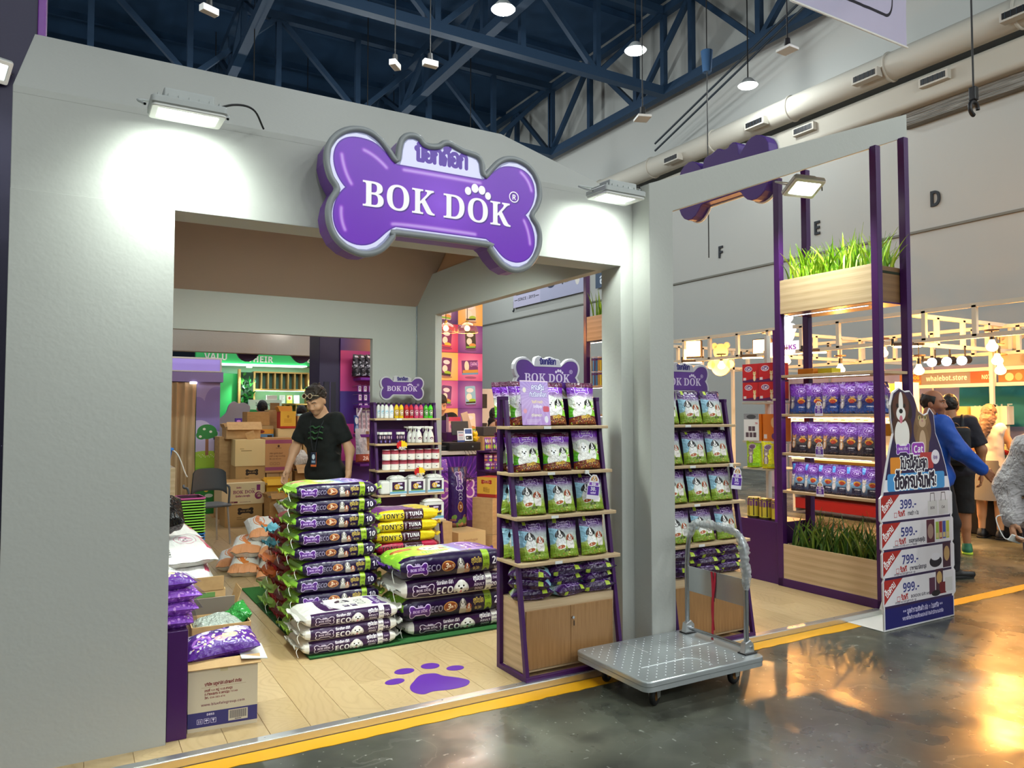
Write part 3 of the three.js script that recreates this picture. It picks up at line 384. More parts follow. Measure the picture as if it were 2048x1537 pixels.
  const far = ['nearest of the dark trusses crossing the hall, over the booth', 'second dark roof truss crossing the hall', 'third dark roof truss crossing the hall', 'fourth dark roof truss crossing the hall', 'farthest dark roof truss crossing the hall'];
  [-11, -17.2, -23.4, -29.6, -36].forEach((z, i) => truss(far[i], [-20, 11.3, z], [15.4, 11.3, z], 2.5, 14));
  ['dark lengthwise truss above the roof ridge at left', 'dark lengthwise truss in the middle of the roof', 'dark lengthwise truss nearest the lit high bay lamps'].forEach((l, i) => truss(l, [[-3, 4, 9.6][i], 11.9, -46], [[-3, 4, 9.6][i], 11.9, 2], 1.3, 24));
  const stay = std(0x1a2530, 0.5);
  for (const k of [0, 1]) solo('stay_cable', ['upper of two thin steel stays slanting across the hall wall', 'lower of two thin steel stays slanting across the hall wall'][k], 'cable', rod([15.2, 9.75 - k * 0.22, -17.4], [14.2, 12.6 - k * 0.2, -6.4], 0.03), stay);
  // high bay lamps: reflector, glowing lens, hanger
  const seen = { '-12.6,7.15': 'lit high bay lamp at the top edge, left of the other two', '-12.6,10.47': 'lit high bay lamp among the dark trusses, between two others', '-12.6,13.95': 'lit high bay lamp hanging in front of the grey wall' };
  for (const [x, z] of bays) {
    const t = thing('high_bay_lamp', seen[z + ',' + x] ?? 'high bay lamp hanging under the dark hall roof', 'lamp', [x, BAY_Y, z], 0, 'high bay hall lamps');
    mesh('lamp_hood', at(cy(0.1, 0.24, 0.16, 20), 0, 0.02, 0), M.lampGrey, t); mesh('lamp_lens', at(cy(0.2, 0.2, 0.04, 20), 0, -0.07, 0), glow(0xf4fff6, 14), t); mesh('hanger', rod([0, 0.1, 0], [0, 5.11, 0], 0.015), M.cable, t);
  }
  // small white boxes and unlit fittings hanging from the roof
  [[6.04, 8.5, -13.6, 'unlit white box fitting hanging among the trusses, right of another'], [1.91, 8.5, -13.7, 'unlit white box fitting hanging near the top left of the roof'], [5.45, 8.5, -14, 'unlit tilted white fitting hanging left of a white box'], [9.05, 7, -10.7, 'small pale plate hanging on a thin wire before the wall'], [10.9, 8, -8.93, 'small pale plate hanging left of the violet banner']].forEach(([x, y, z, l], i) => {
    const t = thing('hanging_fitting', l, 'fitting', [x, y, z], 0.4 * i); mesh('fitting_plate', bx(0.3, i < 3 ? 0.12 : 0.05, i < 3 ? 0.14 : 0.26, 0.01), M.whitePlastic, t); mesh('fitting_mount', at(cy(0.05, 0.06, 0.16, 10), 0, 0.12, 0), M.cable, t); mesh('wire', rod([0, 0.16, 0], [0, 13.9 - y, 0], 0.012, 5), M.cable, t);
  });
  const hk = thing('hoist_hook', 'black chain hoist hook hanging at the right before the wall', 'hook', [10.98, 6, -5.8]); mesh('hook', new THREE.TorusGeometry(0.1, 0.03, 8, 20, 4.6), M.black, hk, [0, -0.16, 0]); mesh('swivel', bx(0.1, 0.2, 0.1, 0.02), M.black, hk, [0, 0.05, 0]); mesh('wire', rod([0, 0.1, 0], [0, 8, 0], 0.014, 5), M.cable, hk);
  const hm = thing('hoist_motor', 'dark hoist body high under the truss by the wall', 'hoist', [12.6, 9.7, -12.6]); mesh('motor', cy(0.14, 0.1, 0.5, 12), M.navy, hm); mesh('wire', rod([0, -4.6, 0], [0, 2, 0], 0.014, 5), M.cable, hm);
  // the violet banner at the top right
  const bt = ctex(1024, 512, (g, w, h) => { rect(g, 0, 0, w, h, '#c9c2dc'); g.strokeStyle = '#26222e'; g.lineWidth = 12; g.beginPath(); g.roundRect(-200, -200, 1090, 620, 70); g.stroke(); txt(g, 'ins', 810, 356, 250, '#35313c', { style: 'bold', align: 'right' }); });
  const bg = new THREE.PlaneGeometry(3.1, 2.4, 40, 20), bp = bg.attributes.position; for (let i = 0; i < bp.count; i++) bp.setZ(i, 0.04 * fbm(bp.getX(i) * 3 + 9, bp.getY(i) * 1.2 + 9, 5)); bg.computeVertexNormals();
  const ban = thing('hanging_banner', 'pale violet fabric banner with black rounded border hanging from the roof', 'banner', [11.4, 9.35, -8]); mesh('banner_cloth', bg, std(0xffffff, 0.5, { map: bt, transmission: 0.25, thickness: 0 }), ban); mesh('hem_bar', at(cy(0.02, 0.02, 3.14, 8), 0, -1.2, 0.02, 0, 0, Math.PI / 2), M.whitePlastic, ban);
  // banners far along the wall
  const b1 = ctex(512, 512, (g, w, h) => { rect(g, 0, 0, w, h, '#b9b6d0'); g.strokeStyle = '#22222c'; g.lineWidth = 12; g.beginPath(); g.roundRect(30, -60, 440, 400, 40); g.stroke(); txt(g, 'UDOH', 250, 190, 150, '#1c1c24', { align: 'center' }); txt(g, 'THE ULTIMATE DOG CULTURE', 250, 276, 28, '#2c2c38', { align: 'center' }); txt(g, 'SINCE : 2015', 256, 430, 56, '#22222c', { align: 'center' }); rect(g, 24, 408, 62, 10, '#22222c'); rect(g, 426, 408, 62, 10, '#22222c'); });
  const b2 = ctex(512, 320, (g, w, h) => { rect(g, 0, 0, w, h, '#a9abc6'); ell(g, 80, 110, 40, 30, '#23262e'); ell(g, 130, 210, 44, 26, '#23304a'); ell(g, 96, 150, 20, 20, '#444a55'); for (let i = 0; i < 3; i++) { ell(g, 260, 80 + i * 70, 9, 12, '#333a48'); rect(g, 284, 76 + i * 70, 40, 8, '#444a58'); } thai(g, 'กระเป๋าสุนัข', 260, 30, 30, '#34384a', { weight: 1.8 }); ell(g, 440, 70, 34, 50, '#e6e4e0'); ell(g, 420, 200, 26, 60, '#d8d4ce'); rect(g, 480, 140, 32, 6, '#222'); });
  const b3 = ctex(256, 256, (g, w, h) => { rect(g, 0, 0, w, h, '#3c4e66'); for (let i = 0; i < 12; i++) rect(g, 10 + i % 4 * 60, 10 + (i / 4 | 0) * 44, 46, 30, ['#9aa8bc', '#c8ccd4', '#7f8a6a'][i % 3]); thai(g, 'ขนมสุนัข', 20, 190, 34, '#dfe6ee', { weight: 2 }); thai(g, 'อาหารแมว', 20, 240, 30, '#dfe6ee', { weight: 2 }); });
  [[b1, 2.1, 1.55, -26.1, 'pale lilac wall banner reading SINCE : 2015'], [b2, 3.1, 1.7, -23.5, 'lilac wall banner with pictures of pet carriers and a dog'], [b3, 3.2, 2.2, -19.8, 'dark blue wall banner behind the hanging planter']].forEach(([t, w, h, z, l]) => { const m = solo('wall_banner', l, 'banner', new THREE.PlaneGeometry(w, h), std(0xffffff, 0.7, { map: t }), [15.9, 5.93 + h / 2, z], [0, -Math.PI / 2, 0]); });
}
// ---------- the booth shell ----------
const FZ = -3.71, FL = 0.035;
{
  const bf = structGroup('booth_floor', [0, 0, 0]);
  mesh('platform', bx(6.3, 0.03, 8.4, 0), M.kraftPale, bf, [2.78, 0.015, -7.735]);
  const plank = [0, 1, 2, 3, 4, 5].map((i) => uvm(new RoundedBoxGeometry(0.184, 0.008, 1.38, 1, 0.0016), 0.8, 0, i * 0.37, i * 0.613)), pm = [0xe6dccb, 0xe2d7c5, 0xe9dfcf, 0xded3c0].map((c) => std(c, 0.36, { map: T.oak }));
  R = mulberry(21);
  for (let i = 0; i < 34; i++) for (let k = -1; k < 7; k++) {
    const x = -0.3 + i * 0.1855, z = -3.55 - 0.69 - k * 1.3815 + (i % 3) * 0.46 - 0.46;
    if (z < -11.2 || z - 0.69 > -3.6) continue;
    const z1 = Math.min(z + 0.69, -3.548), z0 = z - 0.69; if (z1 - z0 < 0.05) continue;
    const o = mesh('plank', plank[(i * 5 + k * 3) % 6], pm[(i * 7 + k * 11 + (i * k) % 3) % 4], bf, [x + 0.0925, 0.031, (z0 + z1) / 2]); o.scale.z = (z1 - z0) / 1.38;
  }
  const tr = structGroup('trim_4'); mesh('edge_strip', bx(6.3, 0.038, 0.022, 0.002), M.alu, tr, [2.78, 0.019, -3.531]);
  mesh('edge_lip', bx(6.3, 0.004, 0.05, 0.0015), M.alu, tr, [2.78, 0.0385, -3.548]); for (let i = 0; i < 14; i++) mesh('screw', at(cy(0.004, 0.004, 0.002, 10), -0.1 + i * 0.44, 0.041, -3.552), M.steel, tr);
  // front wall with its opening
  const s = poly([[-0.241, 0], [0.386, 0], [0.386, 2.427], [2.953, 2.427], [2.953, 0.035], [3.05, 0.035], [3.05, 2.843], [-0.241, 2.843]]);
  struct('wall_front', uvm(ext(s, 0.2, 0.002), 1), M.white, [0, 0, FZ - 0.2]);
  struct('trim_5', uvm(bx(0.627, 2.437, 0.006, 0.002), 1), M.white, [0.0725, 1.2185, FZ + 0.003]);
  struct('wall_inside_left', uvm(bx(0.07, 2.84, 3.2, 0.002), 1), M.white, [-0.2, 1.42, -5.43]);
  const by = (y) => -5.32 - (3.8 - y) / 1.193 * 1.62;   // where the rear roof slope is at height y
  const side = poly([[3.91, 2.44], [3.91, 2.84], [-by(2.84), 2.84], [6.94, 2.612], [6.94, FL], [6.5, FL], [6.5, 2.44]]);
  struct('wall_inside_right', uvm(ext(side, 0.07, 0.002).rotateY(Math.PI / 2), 1), M.white, [2.95, 0, 0]);
  struct('gable_panel', ext(poly([[3.75, 2.842], [-by(2.842), 2.842], [5.32, 3.745]]), 0.02).rotateY(Math.PI / 2), std(0xc49a78, 0.9), [2.99, 0, 0]);  // warm interior light put into the beige; the left panel keeps the plain tone
  struct('gable_panel', ext(poly([[3.75, 2.842], [-by(2.842), 2.842], [5.32, 3.745]]), 0.02).rotateY(Math.PI / 2), M.beige, [-0.22, 0, 0]);
  struct('wall_inside_back', uvm(ext(poly([[-0.23, FL], [0.6, FL], [0.6, 2.225], [2.49, 2.225], [2.49, FL], [3.02, FL], [3.02, 2.61], [-0.23, 2.61]]), 0.07, 0.002), 1), M.white, [0, 0, -7.01]);
  struct('trim_6', bx(0.012, 2.55, 0.012, 0.003), std(0x8c9298, 0.3, { metalness: 0.8 }), [2.944, 1.31, -6.932]);
  const rf = structGroup('roof');
  const slab = (z0, y0, z1, y1, dy, t, m, n, xl, xr) => mesh(n, ext(poly([[-z0, y0 + dy], [-z1, y1 + dy], [-z1, y1 + dy + t], [-z0, y0 + dy + t]]), xr - xl, 0.002).rotateY(Math.PI / 2), m, rf, [xl, 0, 0]);
  slab(FZ, 2.872, -5.32, 3.8, -0.03, 0.03, M.white, 'front_slope', -0.241, 3.0); slab(-5.32, 3.8, -7.01, 2.56, -0.03, 0.03, M.white, 'rear_slope', -0.241, 3.0);
  slab(-3.76, 2.88, -5.32, 3.78, -0.035, 0.012, M.beige, 'front_lining', -0.16, 2.985); slab(-5.32, 3.78, -6.938, 2.597, -0.03, 0.012, M.beige, 'rear_lining', -0.16, 2.985);
  // the rising half gable at the right with its pillar
  struct('gable_frame', uvm(ext(poly([[3.05, 0.04], [3.243, 0.04], [3.243, 2.778], [5.25, 3.538], [5.735, 3.72], [5.735, 3.905], [3.05, 2.925]]), 0.33, 0.003), 1), M.white, [0, 0, -3.88]);
  // purple neighbour panel beyond the left end, dark floor behind it
  const nb = thing('neighbour_tower', 'dark purple tower of the next booth behind the left wall', 'panel', [-0.65, 0, -7.3]); mesh('panel_front', bx(1.5, 5.8, 0.2, 0.01), std(0x1c1638, 0.5), nb, [-0.35, 2.9, 0]); mesh('panel_edge', bx(0.06, 3.4, 0.24, 0.01), M.purpleLight, nb, [0.37, 4.1, 0]);
}
// ---------- soft goods ----------
function gridGeo(nu, nv, f, close) {   // two skins (front, back) over a u-v grid; f(u, v, side) gives [x, y, z]
  const pos = [], uv = [], idx = [];
  for (const s of [1, -1]) for (let j = 0; j <= nv; j++) for (let i = 0; i <= nu; i++) { const u = i / nu, v = j / nv; pos.push(...f(u, v, s)); uv.push(s > 0 ? u : 1 - u, v); }
  const n = (nu + 1) * (nv + 1);
  for (const s of [0, 1]) for (let j = 0; j < nv; j++) for (let i = 0; i < nu; i++) { const a = s * n + j * (nu + 1) + i, b = a + 1, c = a + nu + 1, d = c + 1; if (s) idx.push(a, c, b, b, c, d); else idx.push(a, b, c, b, d, c); }
  if (close) for (let i = 0; i < nu; i++) { const a = i, b = n + i; idx.push(a, b, a + 1, a + 1, b, b + 1); }
  const g = new THREE.BufferGeometry(); g.setAttribute('position', new THREE.Float32BufferAttribute(pos, 3)); g.setAttribute('uv', new THREE.Float32BufferAttribute(uv, 2)); g.setIndex(idx); g.computeVertexNormals(); return g;
}
// a filled stand-up pouch: flat wide foot, crimped top, dented sides
function pouch(w, h, d, seed) {
  return cached(['pouch', w, h, d, seed].join(), () => gridGeo(14, 18, (u, v, s) => {
    const e = Math.pow(Math.abs(2 * u - 1), 2.6), body = Math.pow(1 - e, 0.6) * (v < 0.86 ? 1 - 0.62 * Math.pow(v / 0.86, 2.6) : 0.38 * (1 - (v - 0.86) / 0.14) + 0.02);
    const wr = (fbm(u * 5 + seed * 7.3, v * 6 + seed * 3.1 + (s < 0 ? 9 : 0), seed, 3) - 0.44) * (0.24 + 0.42 * v), top = v > 0.88 ? 0.12 * (fbm(u * 3 + seed, v * 2 + 5, seed + 9) - 0.45) : 0;
    const pin = 1 - 0.07 * Math.sin(Math.PI * Math.min(1, v * 1.1)) + 0.03 * (fbm(v * 7, s + seed, seed + 2) - 0.5);
    return [(u - 0.5) * w * pin, v * h * (1 + (v > 0.95 ? 0.02 * (fbm(u * 6, seed, 3) - 0.5) : 0)), s * d / 2 * Math.max(0.01, body + wr * (1 - e)) + top * d];
  }, true));
}
function pillow(w, h, d, seed, k = 1) {   // a pillow pack lying down, length w along x, seals at both ends
  return cached(['pillow', w, h, d, seed, k].join(), () => gridGeo(18, 14, (u, v, s) => {
    const a = 1 - Math.pow(Math.abs(2 * u - 1), 4), b = 1 - Math.pow(Math.abs(2 * v - 1), 3), t = Math.pow(Math.max(a, 0), 0.7) * Math.pow(Math.max(b, 0), 0.6), wr = (fbm(u * 6 + seed * 5, v * 5 + seed * 2, seed, 3) - 0.44) * 0.5 * k;
    return [(u - 0.5) * w * (1 - 0.05 * t), s * d / 2 * Math.max(0.02, t * (1 + wr)) + (1 - a) * d * 0.25 * (fbm(v * 4 + seed, 3, 5) - 0.5), (0.5 - v) * h * (1 - 0.06 * (1 - b) + 0.04 * (fbm(u * 7, seed + 4, 2) - 0.5))];
  }));
}
// a full sack lying flat: rounded brick with slack skin and gathered ends; print on top and on the long sides
function sack(w, h, d, seed, slack = 1) {
  return cached(['sack', w, h, d, seed, slack].join(), () => {
    const pos = [], uv = [], idx = [], N = 14, r = h * 0.42, A = [w / 2, h / 2, d / 2];
    const F = [[0, 2, 1, 1], [0, 2, 1, -1], [0, 1, 2, 1], [0, 1, 2, -1], [2, 1, 0, 1], [2, 1, 0, -1]];   // axes of u, v, normal, sign
    F.forEach(([iu, iv, iw, s], f) => {
      const base = pos.length / 3;
      for (let j = 0; j <= N; j++) for (let i = 0; i <= N; i++) {
        const q = [0, 0, 0], uu = i / N, vv = j / N; q[iu] = (uu * 2 - 1) * A[iu]; q[iv] = (vv * 2 - 1) * A[iv]; q[iw] = s * A[iw];
        const inn = q.map((x, k) => clamp(x, -(A[k] - r), A[k] - r)), dv = q.map((x, k) => x - inn[k]), L = Math.hypot(...dv) || 1, p = inn.map((x, k) => x + dv[k] / L * r);
        const ex = Math.abs(p[0]) / A[0], n = fbm(p[0] * 14 + seed * 3.7, p[1] * 16 + p[2] * 14 + seed, seed + 3, 3) - 0.45;
        p[1] *= 1 - 0.42 * Math.pow(ex, 7); p[1] += n * 0.012 * slack; p[2] += Math.sign(p[2]) * n * 0.014 * slack; p[2] *= 1 + 0.03 * (1 - ex * ex); p[0] += n * 0.014 * slack;
        pos.push(p[0], p[1], p[2]);
        const U = iu === 0 ? Math.min(0.992, (f === 3 ? 1 - uu : uu) * 1.05 - 0.005) : 0.03 + 0.02 * uu, zt = A[2] - r * 0.75, lip = Math.abs(p[2]) > zt, sv = SIDE * (0.5 + 0.47 * clamp(p[1] / A[1], -1, 1));
        if (f < 4 && f !== 1 && lip) uv.push(U, sv); else if (f === 0) uv.push(U, SIDE + (1 - (p[2] / zt + 1) / 2) * (1 - SIDE)); else if (f === 1) uv.push(0.01, SIDE * 0.1); else if (f < 4) uv.push(U, vv * SIDE); else uv.push(f === 4 ? 0.97 + 0.02 * uu : 0.005 + 0.03 * uu, SIDE * 0.5 + vv * 0.3);
      }
      for (let j = 0; j < N; j++) for (let i = 0; i < N; i++) { const a = base + j * (N + 1) + i, b = a + 1, c = a + N + 1, e = c + 1, flip = (f === 2 || f === 5 || f === 1) ? 1 : 0; if (flip) idx.push(a, b, c, b, e, c); else idx.push(a, c, b, b, c, e); }
    });
    const g = new THREE.BufferGeometry(); g.setAttribute('position', new THREE.Float32BufferAttribute(pos, 3)); g.setAttribute('uv', new THREE.Float32BufferAttribute(uv, 2)); g.setIndex(idx); g.computeVertexNormals(); return g;
  });
}
// the gathered, stitched strip at the end of a sack (stands out along +x)
function sackSeam(d, hgt, seed) {
  return cached(['seam', d, hgt, seed].join(), () => gridGeo(5, 22, (u, v, s) => { const x = u * 0.05, n = fbm(v * 8 + seed, u * 2, seed, 3) - 0.45; return [x * (1 + 0.5 * n), (n * 1.3 * u + 0.2 * u * u) * hgt + s * 0.003, (v - 0.5) * d * (1 - 0.08 * u + 0.05 * Math.sin(v * 20 + seed))]; }));
}
const foil = (map, o = {}) => std(0xffffff, 0.24, { map, bumpMap: T.crinkle, bumpScale: 0.004, ...o });
const matteBag = (map) => std(0xffffff, 0.45, { map, bumpMap: T.crinkle, bumpScale: 0.004 });

// ---------- bone sign over the door ----------
const boneShape = (k) => poly(BONE.map(([x, y]) => [x * k, y * k]));
{
  const t = thing('bone_sign', 'large lit purple bone sign reading BOK DOK over the booth entrance', 'sign', [1.633, 2.6, -3.66]);
  mesh('sign_body', ext(boneShape(1), 0.14, 0.006), std(0x6a3a94, 0.4), t, [0, 0, -0.02]);
  mesh('sign_face', uvFit(ext(boneShape(0.985), 0.01), -0.62, -0.339, 0.62, 0.339), std(0x8a8a8a, 0.3, { map: T.signLit, emissive: 0xffffff, emissiveMap: T.signLit, emissiveIntensity: 0.72 }), t, [0, 0, 0.122]);
  mesh('sign_rim', tube(BONE.map(([x, y]) => [x * 0.985, y * 0.985, 0]), 0.017, 260, 10, true), std(0x8d9294, 0.35), t, [0, 0, 0.132]);
  const l = new THREE.RectAreaLight(0xc9b4ff, 1.2, 1.0, 0.4); lampLight(l, 1.633, 2.6, -3.5); l.lookAt(1.633, 2.5, 0);
}
// ---------- flood lamps ----------
function flood(label, p, tilt, turn, power, target, color = 0xf2fff6) {
  const t = thing('flood_lamp', label, 'lamp', p, turn); const h = new THREE.Group(); h.name = 'lamp_head'; h.rotation.x = tilt; t.add(h);
  mesh('lamp_housing', ext(rrect(0.3, 0.2, 0.02), 0.035, 0.006), M.lampGrey, h, [0, 0, -0.02]); mesh('lamp_bezel', (() => { const s = rrect(0.29, 0.19, 0.02); s.holes.push(rrect(0.235, 0.13, 0.01)); return ext(s, 0.012, 0.003); })(), M.whitePlastic, h, [0, 0, 0.014]);
  mesh('lamp_glass', bx(0.235, 0.13, 0.006, 0), glow(color, 7), h, [0, 0, 0.012]); mesh('driver_box', bx(0.2, 0.1, 0.05, 0.008), M.lampGrey, h, [0, 0.02, -0.04]); for (let i = 0; i < 7; i++) mesh('cooling_fin', bx(0.006, 0.15, 0.02, 0), M.lampGrey, h, [-0.12 + i * 0.04, 0, -0.028]);
  mesh('lamp_bracket', tube([[-0.165, 0, 0], [-0.168, 0.03, -0.07], [-0.16, 0.06, -0.12], [0.16, 0.06, -0.12], [0.168, 0.03, -0.07], [0.165, 0, 0]], 0.006, 40, 6), M.lampGrey, t); mesh('lamp_cable', tube([[0.08, 0.03, -0.05], [0.2, 0.1, -0.08], [0.3, 0.12, -0.14], [0.36, 0.06, -0.2]], 0.005, 24, 6), M.cable, t);
  if (power) { const d = V3(0, 0, 1).applyEuler(new THREE.Euler(tilt, 0, 0)).applyEuler(new THREE.Euler(0, turn, 0)); const s = new THREE.SpotLight(color, power, 0, 1.2, label.includes('inside') ? 0.35 : 0.8, 2); s.shadow.radius = 6; lampLight(s, p[0] + d.x * 0.05, p[1] + d.y * 0.05, p[2] + d.z * 0.05, ...target); }
  return t;
}
flood('white flood lamp over the left pillar, throwing a pool of light', [0.402, 2.8, -3.46], 1.62, 0, POWER.front, [0.402, 2.52, -3.72]);
flood('white flood lamp at the right of the bone sign, above the pillar', [2.72, 2.78, -3.46], 1.6, 0, POWER.front, [2.72, 2.5, -3.72]);
flood('white flood lamp hanging under the rising gable before the purple tower', [5.05, 3.33, -4.0], 1.05, -0.2, POWER.tower, [4.95, 0.6, -4.3]);
flood('bright flood lamp at the far left edge beyond the wall', [-0.62, 4.22, -7.08], 0.7, 0.4, 14, [-0.5, 1, -4.5]);
// two more on the inner face of the front wall light the shop
flood('flood lamp inside the booth, left of the bone sign, behind the front wall', [0.9, 2.74, -4.04], 1.3, Math.PI, POWER.inside, [1.3, 0.2, -5.6]);
flood('flood lamp inside the booth, right of the bone sign, behind the front wall', [2.2, 2.74, -4.04], 1.3, Math.PI, POWER.inside, [2.1, 0.2, -5.6]);

// ---------- platform trolley ----------
{
  const t = thing('platform_trolley', 'grey steel platform trolley with plastic-wrapped handle parked before the pillar', 'trolley', [2.9, 0, -3.235]);
  const deckTex = ctex(1024, 768, (g, w, h) => { rect(g, 0, 0, w, h, '#b4b9bb'); for (let i = 0; i < 5000; i++) rect(g, (i * 7919) % w, (i * 104729) % h, 3, 1, i % 2 ? 'rgba(255,255,255,.05)' : 'rgba(0,0,0,.05)'); });
  const m = std(0xffffff, 0.25, { map: deckTex, metalness: 0.55 });
  mesh('deck', ext(rrect(0.85, 0.62, 0.05), 0.03, 0.006, 2).rotateX(-Math.PI / 2), m, t, [0, 0.14, 0]);
  mesh('deck_skirt', ext((() => { const s = rrect(0.846, 0.616, 0.05); s.holes.push(rrect(0.82, 0.59, 0.045)); return s; })(), 0.03).rotateX(-Math.PI / 2), m, t, [0, 0.118, 0]);
  const studs = []; for (let i = 0; i < 26; i++) for (let k = 0; k < 17; k++) { const x = -0.385 + i * 0.0308, z = -0.265 + k * 0.0331; if (x > 0.3 && i > 22) continue; if (Math.abs(z) < 0.028 && x > -0.2 || (i + k) % 2) continue; studs.push(at(cy(0.0026, 0.0042, 0.0024, 8), x, 0.171, z)); }
  const st = mesh('deck_studs', join(studs), std(0xd9dcde, 0.3, { metalness: 0.4 }), t); st.userData.kind = 'stuff';
  const rib = std(0xcfd3d5, 0.3, { metalness: 0.5 });
  mesh('deck_rib', tube([[-0.3, 0.17, 0.12], [-0.02, 0.17, 0.12], [0.03, 0.17, 0.13], [0.06, 0.17, 0.17], [0.06, 0.17, 0.27]], 0.003, 40, 6), rib, t); mesh('deck_rib', tube([[0.36, 0.17, -0.02], [0.12, 0.17, -0.02], [0.08, 0.17, 0.0], [0.07, 0.17, 0.04]], 0.003, 30, 6), rib, t); mesh('deck_rib', tube([[-0.1, 0.17, -0.28], [-0.1, 0.17, -0.06]], 0.002, 10, 6), rib, t);
  // folding handle at the right end
  const hx = 0.365, z0 = -0.24, z1 = 0.225;
  mesh('handle_tube', tube([[hx, 0.17, z0], [hx, 0.45, z0], [hx, 0.58, z0], [hx + 0.005, 0.72, z0 + 0.01], [hx + 0.005, 0.81, z0 + 0.045], [hx + 0.005, 0.835, z0 + 0.1], [hx + 0.005, 0.835, z1 - 0.1], [hx + 0.005, 0.81, z1 - 0.045], [hx + 0.005, 0.72, z1 - 0.01], [hx, 0.58, z1], [hx, 0.45, z1], [hx, 0.17, z1]], 0.0145, 140, 12), M.steel, t);
  mesh('handle_plate', bx(0.006, 0.15, z1 - z0 - 0.02, 0.002), std(0xc4c7c8, 0.2, { metalness: 0.8 }), t, [hx, 0.5, (z0 + z1) / 2]); mesh('hinge_bar', rod([hx + 0.005, 0.2, z0], [hx + 0.005, 0.2, z1], 0.011, 12), M.steel, t);
  for (const z of [z0, z1]) { const b = mesh('hinge_bracket', ext(poly([[-0.03, 0], [0.05, 0], [0.045, 0.05], [0.02, 0.075], [-0.02, 0.06]]), 0.036, 0.003), M.alu, t, [hx - 0.005, 0.17, z - 0.018]); mesh('hinge_bolt', at(cy(0.009, 0.009, 0.05, 12), 0.02, 0.035, 0.018, Math.PI / 2), M.steel, b); mesh('hinge_foot', bx(0.09, 0.008, 0.06, 0.002), M.black, b, [0.01, 0.002, 0.018]); }
  // crumpled clear plastic round the grip
  const path = new THREE.CatmullRomCurve3([[hx, 0.76, z0 + 0.012], [hx, 0.82, z0 + 0.05], [hx, 0.837, z0 + 0.1], [hx, 0.837, z1 - 0.1], [hx, 0.815, z1 - 0.045], [hx, 0.74, z1 - 0.012], [hx, 0.6, z1 + 0.002], [hx - 0.005, 0.52, z1 + 0.006]].map((p) => V3(...p))), wg = new THREE.TubeGeometry(path, 130, 0.024, 22), wp = wg.attributes.position, wn = wg.attributes.normal;
  for (let i = 0; i < wp.count; i++) { const s = Math.floor(i / 23) / 130, a = (i % 23) / 22 * 6.283, n = (fbm(s * 26, Math.cos(a) * 1.7 + 3, 7, 3) - 0.42) * 0.034 + (fbm(s * 60, Math.sin(a) * 2 + 8, 17, 2) - 0.4) * 0.02 - (s > 0.9 ? (s - 0.9) * 0.12 : 0); wp.setXYZ(i, wp.getX(i) + wn.getX(i) * n, wp.getY(i) + wn.getY(i) * n, wp.getZ(i) + wn.getZ(i) * n); }
  wg.computeVertexNormals(); mesh('plastic_wrap', wg, std(0xf4f6f6, 0.16, { transmission: 0.72, thickness: 0 }), t);
  const rib2 = std(0xa8122c, 0.6); for (const [dz, l] of [[0, 0.4], [0.014, 0.34]]) mesh('red_ribbon', gridGeo(2, 20, (u, v, s) => [hx - 0.006 - s * 0.0008 - 0.012 * Math.sin(v * 5) * v, 0.575 - v * l, -0.03 + dz + (u - 0.5) * 0.016 + 0.014 * Math.sin(v * 4 + dz * 100)]), rib2, t);
  for (const [x, z, fx] of [[-0.28, 0.2, 0], [0.31, 0.18, 1], [-0.28, -0.2, 0], [0.31, -0.2, 1]]) {
    const c = new THREE.Group(); c.name = 'caster'; c.position.set(x, 0, z); c.rotation.y = fx ? 0.2 : 0.5; t.add(c);
    mesh('wheel', new THREE.TorusGeometry(0.037, 0.016, 10, 28), M.black, c, [0, 0.053, 0]); mesh('wheel_hub', at(cy(0.03, 0.03, 0.022, 20), 0, 0.053, 0, Math.PI / 2), std(0xb07a3c, 0.35, { metalness: 0.7 }), c); mesh('caster_plate', bx(0.08, 0.006, 0.07, 0.002), M.alu, c, [0, 0.124, 0]);
    for (const s of [-1, 1]) mesh('caster_fork', ext(poly([[-0.03, 0.07], [0.03, 0.07], [0.016, -0.008], [-0.016, -0.008]]), 0.004), M.alu, c, [0, 0.053, s * 0.024 - 0.002]);
  }
}
